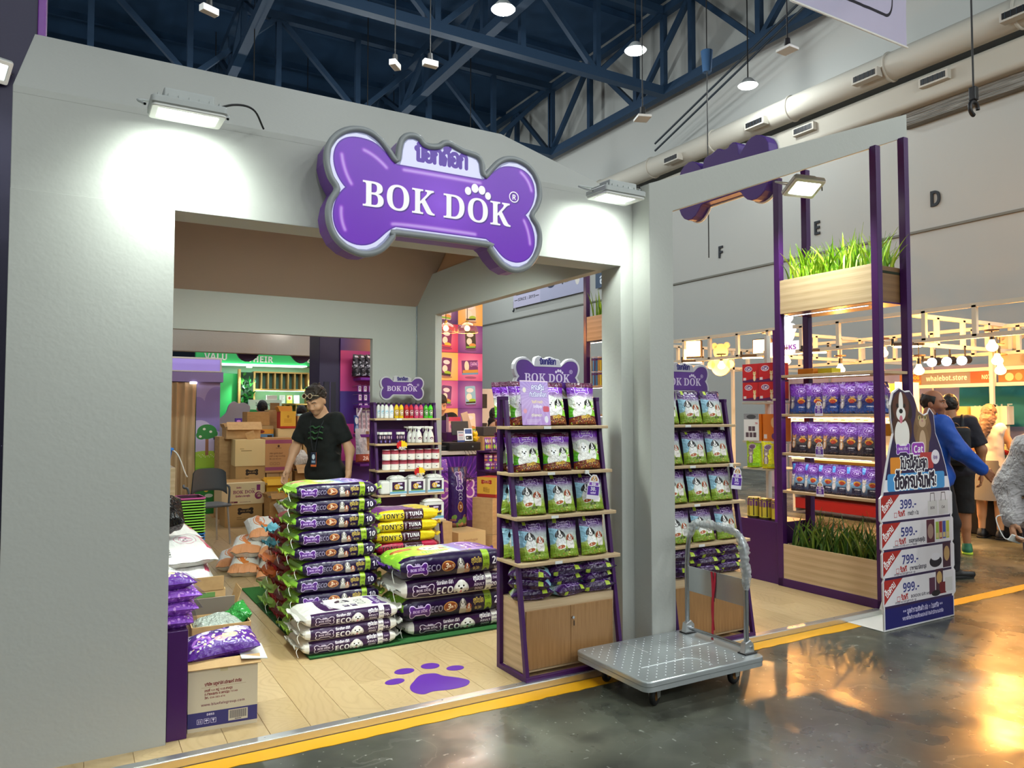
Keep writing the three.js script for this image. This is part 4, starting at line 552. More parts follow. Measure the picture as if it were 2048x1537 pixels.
// ---------- A-frame display racks ----------
const SHELF_Y = [1.43, 1.165, 0.92, 0.668];
const rackFront = (y) => 0.3 - 0.235 * (y - FL) / 1.565;   // how far the slanting front post stands before the back posts at height y
function rack(label, x, z, w = 0.675, shelves = SHELF_Y, cabinet = true, sign = [1.69, 0.39]) {   // x left edge, z of the back posts
  const t = thing('display_rack', label, 'display rack', [x, FL, z]); const m = M.purple, H = 1.565;
  for (const sx of [0.012, w - 0.012]) { mesh('back_post', bx(0.024, H, 0.036, 0.002), m, t, [sx, H / 2, 0]); mesh('front_post', bar([sx, 0, 0.3], [sx, H, 0.06], 0.022, 0.028), m, t); mesh('top_cap', bx(0.024, 0.022, 0.1, 0.002), m, t, [sx, H - 0.008, 0.03]); mesh('base_rail', bx(0.024, 0.028, 0.31, 0.002), m, t, [sx, 0.014, 0.145]); }
  mesh('base_rail', bx(w, 0.028, 0.024, 0.002), m, t, [w / 2, 0.014, 0.3]); mesh('back_panel', bx(w - 0.03, H - 0.05, 0.008, 0.001), M.purple, t, [w / 2, H / 2 + 0.02, -0.012]);
  for (const y of shelves) { const d = rackFront(y) + 0.075; const s = ext(rrect(w + 0.03, d, 0.022), 0.018, 0.0015).rotateX(-Math.PI / 2); mesh('shelf', uvm(s, 1.6, 1), M.shelf, t, [w / 2 + 0.005, y - FL - 0.018, d / 2 - 0.012]); mesh('shelf_tag', bx(0.05, 0.016, 0.002, 0), M.whitePlastic, t, [w * 0.36, y - FL - 0.009, d - 0.0105]); }
  if (cabinet) { const cab = new THREE.Group(); cab.name = 'cabinet'; cab.position.set(w / 2, 0, 0); t.add(cab); const cw = w - 0.05, ch = 0.385;
  mesh('cabinet_box', uvm(bx(cw, ch, 0.245, 0.001), 1.6, 1), M.shelf, cab, [0, 0.03 + ch / 2, 0.12]);
  for (const s of [-1, 1]) mesh('cabinet_door', uvm(bx(cw / 2 - 0.014, ch - 0.062, 0.012, 0.0015), 1.7, 0, s * 0.3, 0.1), M.cabinet, cab, [s * (cw / 4 - 0.006), 0.03 + ch / 2 - 0.016, 0.245]);
  mesh('door_lock', at(cy(0.008, 0.008, 0.012, 14), 0.012, 0.3, 0.256, Math.PI / 2), M.steel, cab); mesh('lock_key', bx(0.006, 0.03, 0.003, 0.001), M.black, cab, [0.012, 0.27, 0.266]); }
  const sg = new THREE.Group(); sg.name = 'rack_sign'; sg.position.set(w / 2, sign[0], 0.0); sg.scale.setScalar(sign[1]); t.add(sg);
  mesh('sign_board', ext(boneShape(1), 0.09, 0.006), std(0xb5b3b8, 0.4), sg, [0, 0, -0.06]); mesh('sign_print', uvFit(ext(boneShape(0.96), 0.004), -0.62, -0.339, 0.62, 0.339), std(0xffffff, 0.35, { map: T.signDull }), sg, [0, 0, 0.028]);
  return t;
}
const rowName = ['top shelf', 'second shelf', 'third shelf', 'fourth shelf'];
const bagProto = {};
function foodBag(kind, seed, w, h, d, map) {   // one pouch with its crimped top strip
  return bagProto[kind + seed] ?? (bagProto[kind + seed] = () => { const g = new THREE.Group(); mesh('pouch_body', pouch(w, h, d, seed), foil(map), g); mesh('top_seal', at(bx(w * 0.93, 0.012, 0.003, 0.001), 0, h * 0.99, 0), std(0x4a1540, 0.3), g); return g; });
}
function place(protoFn, name, label, cat_, p, turn, tilt, group) { const o = protoFn(); o.name = numbered(name); o.position.set(...p); o.rotation.order = 'YXZ'; o.rotation.set(tilt, turn, 0); scene.add(o); return tag(o, label, cat_, group); }
const COL = ['left column', 'middle column', 'right column'];
function fillRack(where, x, z, w, cols, deep) {
  const sp = (w - 0.05) / 3;
  SHELF_Y.forEach((y, r) => {
    for (let c = 0; c < 3; c++) for (let k = 0; k < (c === 0 ? deep : 1); k++) {
      if (!cols.includes(c)) continue;
      const s = 1 + (r * 3 + c + k * 5) % 5, back = rackFront(y), map = where.top && r < 2 ? T.puppy : T.collie, kind = where.top && r < 2 ? 'puppy' : 'collie';
      const px = x + 0.13 + c * sp + rr(-0.006, 0.006) - k * 0.012, pz = z + back - 0.01 - k * 0.07;
      place(foodBag(kind, s, 0.192, r ? 0.225 : 0.262, 0.085, map), 'dog_food_bag', k ? `${kind} bag ${['', 'second', 'third'][k]} from the front, ${rowName[r]} left, ${where.name}` : `${kind} bag, front ${COL[c]}, ${rowName[r]} of ${where.name}`, 'dog food bag', [px, y + 0.001, pz], rr(-0.1, 0.1), -0.16 - rr(0, 0.04), `pouches standing on ${where.name}`);
    }
  });
  // pouches lying in three short piles on the cabinet
  const cy0 = FL + 0.03 + 0.385; let n = 0;
  for (let c = 0; c < 3; c++) { if (!cols.includes(c)) continue; for (let k = 0; k < 3; k++) { const s = 1 + (c + k * 2) % 4; const o = solo('dog_food_bag', `dog food bag lying ${['lowest', 'midway', 'uppermost'][k]} in the ${['left', 'middle', 'right'][c]} cabinet pile, ${where.name}`, 'dog food bag', pillow(0.24, 0.2, 0.075, s), foil(T.collie), [x + 0.13 + c * sp + rr(-0.012, 0.012), cy0 + 0.034 + k * 0.055, z + 0.145 + rr(-0.01, 0.02)], [rr(-0.12, 0.05), Math.PI + (c === 0 ? -0.5 : 0) + rr(-0.25, 0.25), rr(-0.08, 0.08)], `pouches lying on the cabinet of ${where.name}`); } }
}
R = mulberry(5);
rack('purple A-frame rack of dog food with bone header, left of the pillar', 2.155, -3.855);
fillRack({ name: 'the left front rack', top: true }, 2.155, -3.855, 0.675, [0, 1, 2], 3);
rack('purple A-frame rack of dog food partly behind the trolley handle', 3.25, -3.85);
fillRack({ name: 'the rack right of the pillar', top: false }, 3.25, -3.85, 0.675, [0, 1, 2], 1);
// promotion leaflet on the top shelf, price flags clipped to the second shelves
{
  const pt = ctex(384, 512, (g, w, h) => { g.fillStyle = grad(g, 0, 0, 0, h, [[0, '#a98ad2'], [0.5, '#c8a8de'], [1, '#b48ad0']]); g.fillRect(0, 0, w, h); g.save(); g.translate(210, 150); for (let i = 0; i < 30; i++) { g.rotate(0.209); g.fillStyle = 'rgba(235,220,255,.22)'; g.beginPath(); g.moveTo(0, 0); g.lineTo(500, -22); g.lineTo(500, 22); g.fill(); } g.restore(); rect(g, 0, 0, w, 12, '#efd8e8');
    thai(g, 'ครบคุ้ม', 240, 104, 50, '#efe8ff', { align: 0.5, weight: 2, outline: 1.6, oc: '#4a4a96' }); thai(g, 'กับบ๊อกด๊อก', 236, 184, 40, '#efe8ff', { align: 0.5, weight: 2, outline: 1.6, oc: '#4a4a96' }); thai(g, 'รับฟรี กระเป๋า', 220, 260, 24, '#f4dca8', { align: 0.5, weight: 2 }); thai(g, 'โปรนี้คุ้มสุด', 220, 312, 22, '#f4ecff', { align: 0.5, weight: 2 });
    g.fillStyle = '#d2586e'; g.beginPath(); g.roundRect(292, 294, 84, 66, 20); g.fill(); thai(g, 'สุนัขและแมว', 200, 412, 24, '#fff6ee', { align: 0.5, weight: 2, outline: 1.2, oc: '#8a5a8a' }); for (let i = 0; i < 4; i++) rect(g, 60, 446 + i * 14, 190 - i * 16, 5, '#e8d4f0'); ell(g, 52, 110, 24, 30, '#efe6da'); ell(g, 330, 446, 26, 40, '#e9e6ee'); ell(g, 46, 352, 24, 28, '#e8a0b4'); });
  const lf = solo('promotion_leaflet', 'lilac promotion leaflet leaning on bags, top shelf of the left rack', 'leaflet', pbox(0.2, 0.262, 0.004, { pz: [0, 0, 1, 1] }), std(0xffffff, 0.4, { map: pt }), [2.335, 1.565, -3.735], [-0.14, 0.06, 0]);
  const ft = ctex(192, 320, (g, w, h) => { rect(g, 0, 0, w, h, '#efe9f2'); rect(g, 14, 150, 164, 110, '#5a2aa0'); dog(g, 96, 56, 38, '#d9a870', '#f4e8d8', '#b0743c'); rect(g, 30, 104, 132, 36, '#8a4ab8'); thai(g, 'คุ้มสุด', 96, 132, 20, '#fff', { align: 0.5, weight: 2 }); txt(g, '30.', 96, 206, 62, '#fff', { align: 'center' }); thai(g, 'ลดทันที', 96, 244, 20, '#efe0fa', { align: 0.5, weight: 2 }); });
  T.flag = ft;
  const fs = poly([[-0.04, 0], [0.04, 0], [0.04, 0.085], [0.032, 0.095], [0.03, 0.12], [0.012, 0.145], [-0.012, 0.145], [-0.03, 0.12], [-0.032, 0.095], [-0.04, 0.085]]);
  T.flagShape = () => uvFit(ext(fs, 0.003), -0.043, -0.004, 0.043, 0.148);
  const flag = (label, x, y, z, turn) => { const t = thing('price_flag', label, 'price flag', [x, y, z], turn, undefined); mesh('flag_card', T.flagShape(), std(0xffffff, 0.4, { map: ft }), t, [0, -0.16, 0.012], [0, 0, -0.12]); mesh('flag_clip', bx(0.026, 0.022, 0.014, 0.002), M.whitePlastic, t, [-0.03, 0, 0.004]); mesh('flag_stem', rod([-0.028, -0.005, 0.01], [0.002, -0.03, 0.013], 0.003, 6), M.whitePlastic, t); };
  flag('price flag with puppy and 30 hanging from second shelf of left rack', 2.67, 1.156, -3.645, -0.2); flag('price flag with puppy and 30 hanging on the rack behind the trolley handle', 3.86, 1.156, -3.645, -0.2);
}
// ---------- sacks on the pallets ----------
R = mulberry(77);
function sackThing(label, p, w, h, d, seed, map, endMat, group, turn = 0, slack = 1) {
  const o = thing('food_sack', label, 'sack', p, turn, group); mesh('sack_body', sack(w, h * 1.06, d, seed, slack), typeof map === 'object' && map.isMaterial ? map : std(0xffffff, 0.3, { map, bumpMap: T.crinkle, bumpScale: 0.003 }), o);
  mesh('sack_seam', sackSeam(d * 0.94, h * 0.6, seed), endMat, o, [w / 2 - 0.012, 0, 0]); mesh('sack_seam', sackSeam(d * 0.94, h * 0.6, seed + 3), endMat, o, [-w / 2 + 0.012, 0, 0], [0, Math.PI, 0]);
  mesh('seam_thread', tube([[-w / 2 - 0.02, 0.01, d * 0.4], [-w / 2 - 0.035, -h * 0.1, d * 0.44], [-w / 2 - 0.025, -h * 0.5, d * 0.46]], 0.002, 14, 5), M.whitePlastic, o);
  return o;
}
const solidSack = (c, r = 0.38) => std(c, r, { bumpMap: T.crinkle, bumpScale: 0.004 });
{
  solo('turf_mat', 'green artificial turf mat under the food sack stacks', 'mat', bx(1.56, 0.012, 1.5, 0.004), std(0x1f5a24, 0.95, { bumpMap: T.plaster, bumpScale: 0.006 }), [2.03, FL + 0.007, -5.28]);
  solo('turf_mat', 'corner of a second green turf mat poking out beyond the red sacks', 'mat', bx(0.5, 0.01, 0.58, 0.004), std(0x2c7a30, 0.95, { bumpMap: T.plaster, bumpScale: 0.006 }), [1.5, FL + 0.005, -6.34]);
  const y0 = FL + 0.014, nth = ['lowest', 'second', 'third', 'fourth', 'fifth', 'sixth', 'seventh', 'eighth', 'ninth', 'topmost'], lime = solidSack(0xa9cf4a);
  for (let i = 0; i < 10; i++) sackThing(`purple 10 kg dog food sack, ${i === 9 ? 'topmost' : nth[i] + ' from the bottom'} of the tall stack`, [1.53 + rr(-0.014, 0.014) - (i === 4 ? -0.03 : 0), y0 + 0.049 + i * 0.0995, -5.06 + rr(-0.01, 0.01)], 0.56, 0.102, 0.38, i % 5, T.purple10, lime, 'purple sacks of the tall stack', rr(-0.03, 0.03), 1.2);
  for (let i = 0; i < 3; i++) sackThing(`white 10 kg sack with purple side band, ${['lowest', 'middle', 'topmost'][i]} of three in front`, [1.515 + i * 0.004, y0 + 0.042 + i * 0.08, -4.735], 0.6, 0.083, 0.37, i + 1, T.eco10, solidSack(0xdad7cf), 'white sacks in front of the tall stack', rr(-0.015, 0.015), 0.6);
  [['white 20 kg sack at the bottom of the right hand stack', 'eco', 0.1, 2.3], ['purple 20 kg sack second from the bottom of the right hand stack', 'pur', 0.15, 2.25], ['white 20 kg sack third from the bottom of the right hand stack', 'eco', 0.13, 2.24], ['purple 20 kg sack on top of the right hand stack, colourful upper side', 'pur', 0.155, 2.22]].reduce((y, [l, k, h, x], i) => { sackThing(l, [x, y + h / 2, -4.81 + i * 0.012], 0.8, h, 0.42, i + 2, k === 'eco' ? T.eco20 : T.purple20, solidSack(k === 'eco' ? 0xdad7cf : 0x4a1c78), 'twenty kilo sacks of the right hand stack', rr(-0.02, 0.02), k === 'eco' ? 0.3 : 1); return y + h - 0.004; }, y0);
  for (let i = 0; i < 5; i++) sackThing(`${i < 2 ? 'crimson' : 'yellow'} cat food sack, ${['lowest', 'second', 'middle', 'fourth', 'topmost'][i]} of the stack behind the 20 kg sacks`, [2.235 + rr(-0.012, 0.012), 0.402 + i * 0.081, -5.57], 0.5, 0.084, 0.34, i, i < 2 ? T.ocean : T.tuna, solidSack(i < 2 ? 0xa51838 : 0xe0c21c), 'cat food sacks behind the right hand stack', rr(-0.02, 0.02), 1.1);
  const base = solo('plain_carton', 'plain brown carton under the yellow cat food sacks', 'carton', uvm(bx(0.5, 0.312, 0.34, 0.004), 1), M.kraft, [2.235, y0 + 0.156, -5.57]);
  // stacks whose gathered ends show at the left
  for (let i = 0; i < 7; i++) sackThing(`dark red food sack, ${['lowest', 'second', 'third', 'fourth', 'fifth', 'sixth', 'topmost'][i]} of the stack behind the purple sacks`, [1.52 + rr(-0.01, 0.01), y0 + 0.055 + i * 0.106, -5.45], 0.5, 0.11, 0.32, i % 4, solidSack(0x7c1016), solidSack(0x8c1418), 'dark red sacks behind the tall stack', 0, 1.4);
  const mix = [0xa8d46a, 0xb4dc7c, 0xe07a38, 0xe8844a, 0x5ab4cc, 0x6cc0d4], nm = ['pale green', 'pale green', 'orange', 'orange', 'light blue', 'light blue'];
  for (let i = 0; i < 6; i++) sackThing(`${nm[i]} food sack, ${i % 2 ? 'upper' : 'lower'} of the two ${nm[i]} ones behind the red stack`, [1.53 + (i > 3 ? 0.03 : 0), y0 + 0.055 + i * 0.104, -5.86 + rr(-0.02, 0.02)], 0.5, 0.108, 0.34, i % 4 + 1, solidSack(mix[i]), solidSack(mix[i]), 'coloured sacks behind the red stack', rr(-0.08, 0.08), 1.6);
  // white and orange sacks in a loose pile
  [[1.36, 0.11, -7.6, 0.5, 'at the far left end'], [1.42, 0.115, -7.3, 0.35, 'in the bottom row, left'], [1.62, 0.115, -7.05, 0.3, 'bottom row nearest the red stack'], [1.45, 0.265, -7.38, 0.4, 'in the middle row, left'], [1.66, 0.27, -7.15, 0.25, 'in the middle row, right'], [1.58, 0.415, -7.42, 1.1, 'on top, left'], [1.72, 0.39, -7.1, 0.9, 'on top, nearest the blue sacks']].forEach(([x, y, z, a, l], i) => solo('pet_litter_bag', `white bag with orange print ${l}, loose floor pile`, 'bag', pillow(0.46, 0.3, 0.17, i % 5), matteBag(T.orangeBag), [x, y, z], [0.1, Math.PI / 2 - 0.4 + a * 0.3, 0.05 * (i % 3)], 'white and orange bags piled on the floor'));
}
// ---------- left side of the shop ----------
{
  const cab = thing('purple_counter', 'low purple counter end beside the left pillar carrying violet pouches', 'counter', [0.39, FL, -3.73]); mesh('end_panel', bx(0.085, 0.485, 0.16, 0.003), M.purple, cab, [0.0425, 0.2425, -0.08]); mesh('counter_body', bx(0.52, 0.485, 0.62, 0.003), M.purple, cab, [-0.175, 0.2425, -0.53]); mesh('counter_edge', bx(0.09, 0.008, 0.17, 0.002), M.clear, cab, [0.0425, 0.489, -0.08]);
  for (let i = 0; i < 4; i++) { const o = thing('scent_pouch', `violet pouch of litter beads, ${['lowest', 'second', 'third', 'topmost'][i]} of the pile on the purple counter`, 'pouch', [0.375 + [0, 0.012, 0.02, -0.01][i], 0.548 + i * 0.058, -3.88], 0.08 * (i - 1), 'violet pouches on the counter'); mesh('pouch_body', pillow(0.27, 0.26, 0.075, i + 1), foil(i === 3 ? T.chipsBag : T.violetPouch), o); if (i < 3) mesh('zip_strip', bx(0.012, 0.004, 0.2, 0.001), M.whitePlastic, o, [0.11, 0.014, 0]); mesh('clear_edge', at(bx(0.03, 0.003, 0.24, 0.001), 0.138, 0, 0), M.clear, o); }
  solo('scent_pouch', 'crumpled clear and violet bag lying behind the violet pouches', 'pouch', pillow(0.24, 0.26, 0.14, 6, 1.6), foil(T.violetPouch), [0.36, 0.6, -4.25], [0.3, 0.4, 0.1]);
  solo('clear_bag', 'crumpled clear plastic bag above the violet pouches', 'bag', pillow(0.26, 0.26, 0.14, 7, 1.8), std(0xe8eaea, 0.2, { transmission: 0.5, thickness: 0, bumpMap: T.crinkle, bumpScale: 0.01 }), [0.42, 0.59, -4.45], [0.2, 0.3, 0]);
  // printed white carton with a bag on it
  const c = thing('white_carton', 'white carton with purple base band and address print beside the left pillar', 'carton', [0.648, FL, -3.9], -0.09); const W = 0.305, H = 0.29, D = 0.26;
  mesh('carton_body', pbox(W, H, D, { pz: [0, 0, 1, 1], px: [0, 0, 0.08, 1], nx: [0, 0, 0.08, 1], py: [0.02, 0.6, 0.05, 0.63] }), std(0xffffff, 0.75, { map: T.whiteCarton }), c, [0, H / 2, 0]);
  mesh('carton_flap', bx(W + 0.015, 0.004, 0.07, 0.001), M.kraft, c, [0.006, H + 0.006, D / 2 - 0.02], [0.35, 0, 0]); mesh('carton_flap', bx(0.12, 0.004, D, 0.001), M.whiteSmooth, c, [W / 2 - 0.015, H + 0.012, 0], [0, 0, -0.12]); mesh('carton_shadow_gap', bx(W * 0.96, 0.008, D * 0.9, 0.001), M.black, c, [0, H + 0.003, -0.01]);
  solo('cat_food_bag', 'glossy purple and white cat food bag lying on the white carton', 'cat food bag', pillow(0.33, 0.22, 0.1, 3), foil(T.chipsBag), [0.645, 0.385, -3.92], [0.2, 0.06, 0.06]);
  const open = (label, x, z, w, h, d, m, turn, y = FL) => { const o = thing('open_carton', label, 'carton', [x, y, z], turn, 'open brown cartons'); const t = 0.006; mesh('carton_wall', uvm(bx(w, h, t, 0.001), 1), m, o, [0, h / 2, d / 2]); mesh('carton_wall', uvm(bx(w, h, t, 0.001), 1), m, o, [0, h / 2, -d / 2]); for (const s of [-1, 1]) mesh('carton_wall', uvm(bx(t, h, d, 0.001), 1), m, o, [s * w / 2, h / 2, 0]); mesh('carton_floor', bx(w, t, d, 0.001), m, o, [0, t / 2, 0]); return o; };
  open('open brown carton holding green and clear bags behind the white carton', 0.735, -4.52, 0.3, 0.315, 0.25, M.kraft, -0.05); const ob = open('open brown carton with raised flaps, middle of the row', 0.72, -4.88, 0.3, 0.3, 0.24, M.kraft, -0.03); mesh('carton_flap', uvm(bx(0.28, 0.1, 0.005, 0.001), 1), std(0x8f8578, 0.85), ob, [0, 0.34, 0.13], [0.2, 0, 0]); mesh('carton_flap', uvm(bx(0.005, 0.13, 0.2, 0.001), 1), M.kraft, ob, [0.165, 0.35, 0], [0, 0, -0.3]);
  const oc = open('open brown carton with green label farther back in the row', 0.71, -5.2, 0.3, 0.36, 0.22, M.kraft, 0); mesh('carton_flap', uvm(bx(0.28, 0.09, 0.005, 0.001), 1), M.kraft, oc, [0, 0.4, 0.12], [0.15, 0, 0]); mesh('carton_label', bx(0.12, 0.03, 0.003, 0), std(0x5f8a4a, 0.7), oc, [0.03, 0.33, 0.115]);
  solo('treat_bag', 'green and clear crinkled bag sticking out of the near open carton', 'bag', pillow(0.26, 0.2, 0.1, 4, 1.6), std(0xaab2a8, 0.15, { bumpMap: T.crinkle, bumpScale: 0.012 }), [0.72, 0.315, -4.52], [0.2, 0.1, 0.12]); solo('treat_bag', 'bright green bag corner at the right of the near open carton', 'bag', pillow(0.16, 0.16, 0.08, 5, 1.6), solidSack(0x2f8a3a, 0.2), [0.83, 0.345, -4.55], [0.4, 0.2, 0.7]);
  // low plinth with white sacks and the basket stack
  const pl = thing('low_plinth', 'low white display plinth under the white rice style sacks', 'plinth', [0.48, FL, -6.1]); mesh('plinth_body', bx(0.72, 0.3, 1.6, 0.004), M.whiteSmooth, pl, [0, 0.15, 0]); mesh('plinth_kick', bx(0.7, 0.02, 1.58, 0), M.black, pl, [0, 0.01, 0]);
  [[0.66, 0.42, -5.62, 0.16, 'bottom sack of the near white pile'], [0.66, 0.56, -5.66, 0.15, 'top sack of the near white pile, pink print facing up'], [0.6, 0.43, -6.25, 0.18, 'lower sack of the far white pile by the baskets'], [0.6, 0.6, -6.22, 0.18, 'upper sack of the far white pile by the baskets']].forEach(([x, y, z, h, l], i) => solo('white_sack', `white pink-print sack, ${l}`, 'sack', pillow(0.5, 0.4, h, i + 1), std(0xffffff, 0.3, { map: T.rice, bumpMap: T.crinkle, bumpScale: 0.004 }), [x, y, z], [0.16, -Math.PI / 2 + 0.12 * i, 0], 'white sacks with pink print'));
  const dk = thing('dark_bag', 'glossy black plastic bag on the counter left of the baskets', 'bag', [0.56, 0.8, -5.7]); mesh('bag_body', pillow(0.24, 0.3, 0.2, 8, 1.6), std(0x0b0b0e, 0.18, { bumpMap: T.crinkle, bumpScale: 0.01 }), dk, [0, 0, 0], [0.5, 0, 0.3]);
  const shape = () => { const o = rrect(0.21, 0.3, 0.03); o.holes.push(rrect(0.196, 0.286, 0.025)); return o; }, rim = ext(shape(), 0.012, 0.002).rotateX(-Math.PI / 2), wall = (() => { const g = ext((() => { const o = rrect(0.19, 0.28, 0.025); o.holes.push(rrect(0.184, 0.274, 0.022)); return o; })(), 0.16).rotateX(-Math.PI / 2); return g; })();
  let proto; for (let i = 0; i < 20; i++) { const c = i === 19 ? 0xd0589c : i > 6 ? 0x8fd04a : 0x2f78c0, inner = i === 19 ? 0x4a2438 : i > 6 ? 0x16281a : 0x0f2038; const o = thing('shopping_basket', `${i === 19 ? 'pink-rimmed shopping basket on top of' : i > 6 ? 'green-rimmed shopping basket in the upper part of' : 'blue-rimmed shopping basket in the lower part of'} the nested stack`, 'basket', [0.9, 0.32 + i * 0.0235 - 0.145, -7.1], 0.05, 'nested shopping baskets'); mesh('basket_rim', rim, std(c, 0.35), o, [0, 0.15, 0]); mesh('basket_wall', wall, std(inner, 0.4), o); if (!i) mesh('basket_floor', bx(0.18, 0.006, 0.27, 0.002), std(inner, 0.4), o); }
  const wc = thing('wood_counter', 'pale wood counter with purple base at the left, carrying a blue basket', 'counter', [0.4, FL, -7.45]); mesh('counter_front', uvm(bx(0.78, 0.36, 0.5, 0.003), 1.5, 1), M.shelf, wc, [0, 0.815, 0]); mesh('counter_base', bx(0.74, 0.63, 0.46, 0.003), M.purple, wc, [0, 0.315, 0]);
  const bb = thing('blue_basket', 'bright blue plastic basket with white handle on the wood counter', 'basket', [0.67, 1.03, -7.4]); mesh('basket_body', (() => { const g = new THREE.CylinderGeometry(0.12, 0.095, 0.15, 4, 1, true, Math.PI / 4); g.scale(1.2, 1, 1.3); return g; })(), std(0x1670d8, 0.35), bb, [0, 0.08, 0]); mesh('basket_floor', bx(0.16, 0.006, 0.17, 0.002), std(0x1670d8, 0.35), bb, [0, 0.008, 0]); mesh('basket_rim', ext((() => { const o = rrect(0.23, 0.25, 0.02); o.holes.push(rrect(0.205, 0.225, 0.02)); return o; })(), 0.02, 0.003).rotateX(-Math.PI / 2), std(0x2f86ec, 0.35), bb, [0, 0.148, 0]); for (let i = 0; i < 5; i++) mesh('basket_rib', bx(0.01, 0.12, 0.004, 0), std(0x2f86ec, 0.35), bb, [-0.08 + i * 0.04, 0.08, 0.118]); mesh('basket_handle', tube([[0.1, 0.16, 0], [0.16, 0.1, 0.02], [0.22, -0.06, 0.02], [0.24, -0.1, 0]], 0.006, 24, 6), M.whitePlastic, bb);
  const ch = thing('grey_chair', 'dark grey plastic chair with a rounded back before the painted panel', 'chair', [1.32, FL, -9.2], 0.25); const cm = std(0x4a4f54, 0.5);
  mesh('backrest', gridGeo(16, 8, (u, v, s) => { const a = (u - 0.5) * 1.9; return [0.25 * Math.sin(a) * (1 - 0.1 * v), 0.6 + v * 0.25 - 0.05 * Math.pow(2 * u - 1, 4), 0.2 - 0.22 * Math.cos(a) * 0.6 + s * 0.012]; }, true), cm, ch); mesh('seat', ext(rrect(0.46, 0.42, 0.1), 0.025, 0.008).rotateX(-Math.PI / 2), cm, ch, [0, 0.42, 0.05]); for (const x of [-0.2, 0.2]) for (const z of [-0.1, 0.2]) mesh('leg', rod([x, 0, z * 1.2], [x * 0.9, 0.43, z], 0.012), M.alu, ch); for (const x of [-0.215, 0.215]) mesh('arm', tube([[x, 0.43, 0.15], [x * 1.08, 0.62, 0.12], [x * 1.08, 0.64, 0], [x, 0.66, -0.06]], 0.013, 20, 8), cm, ch);
}
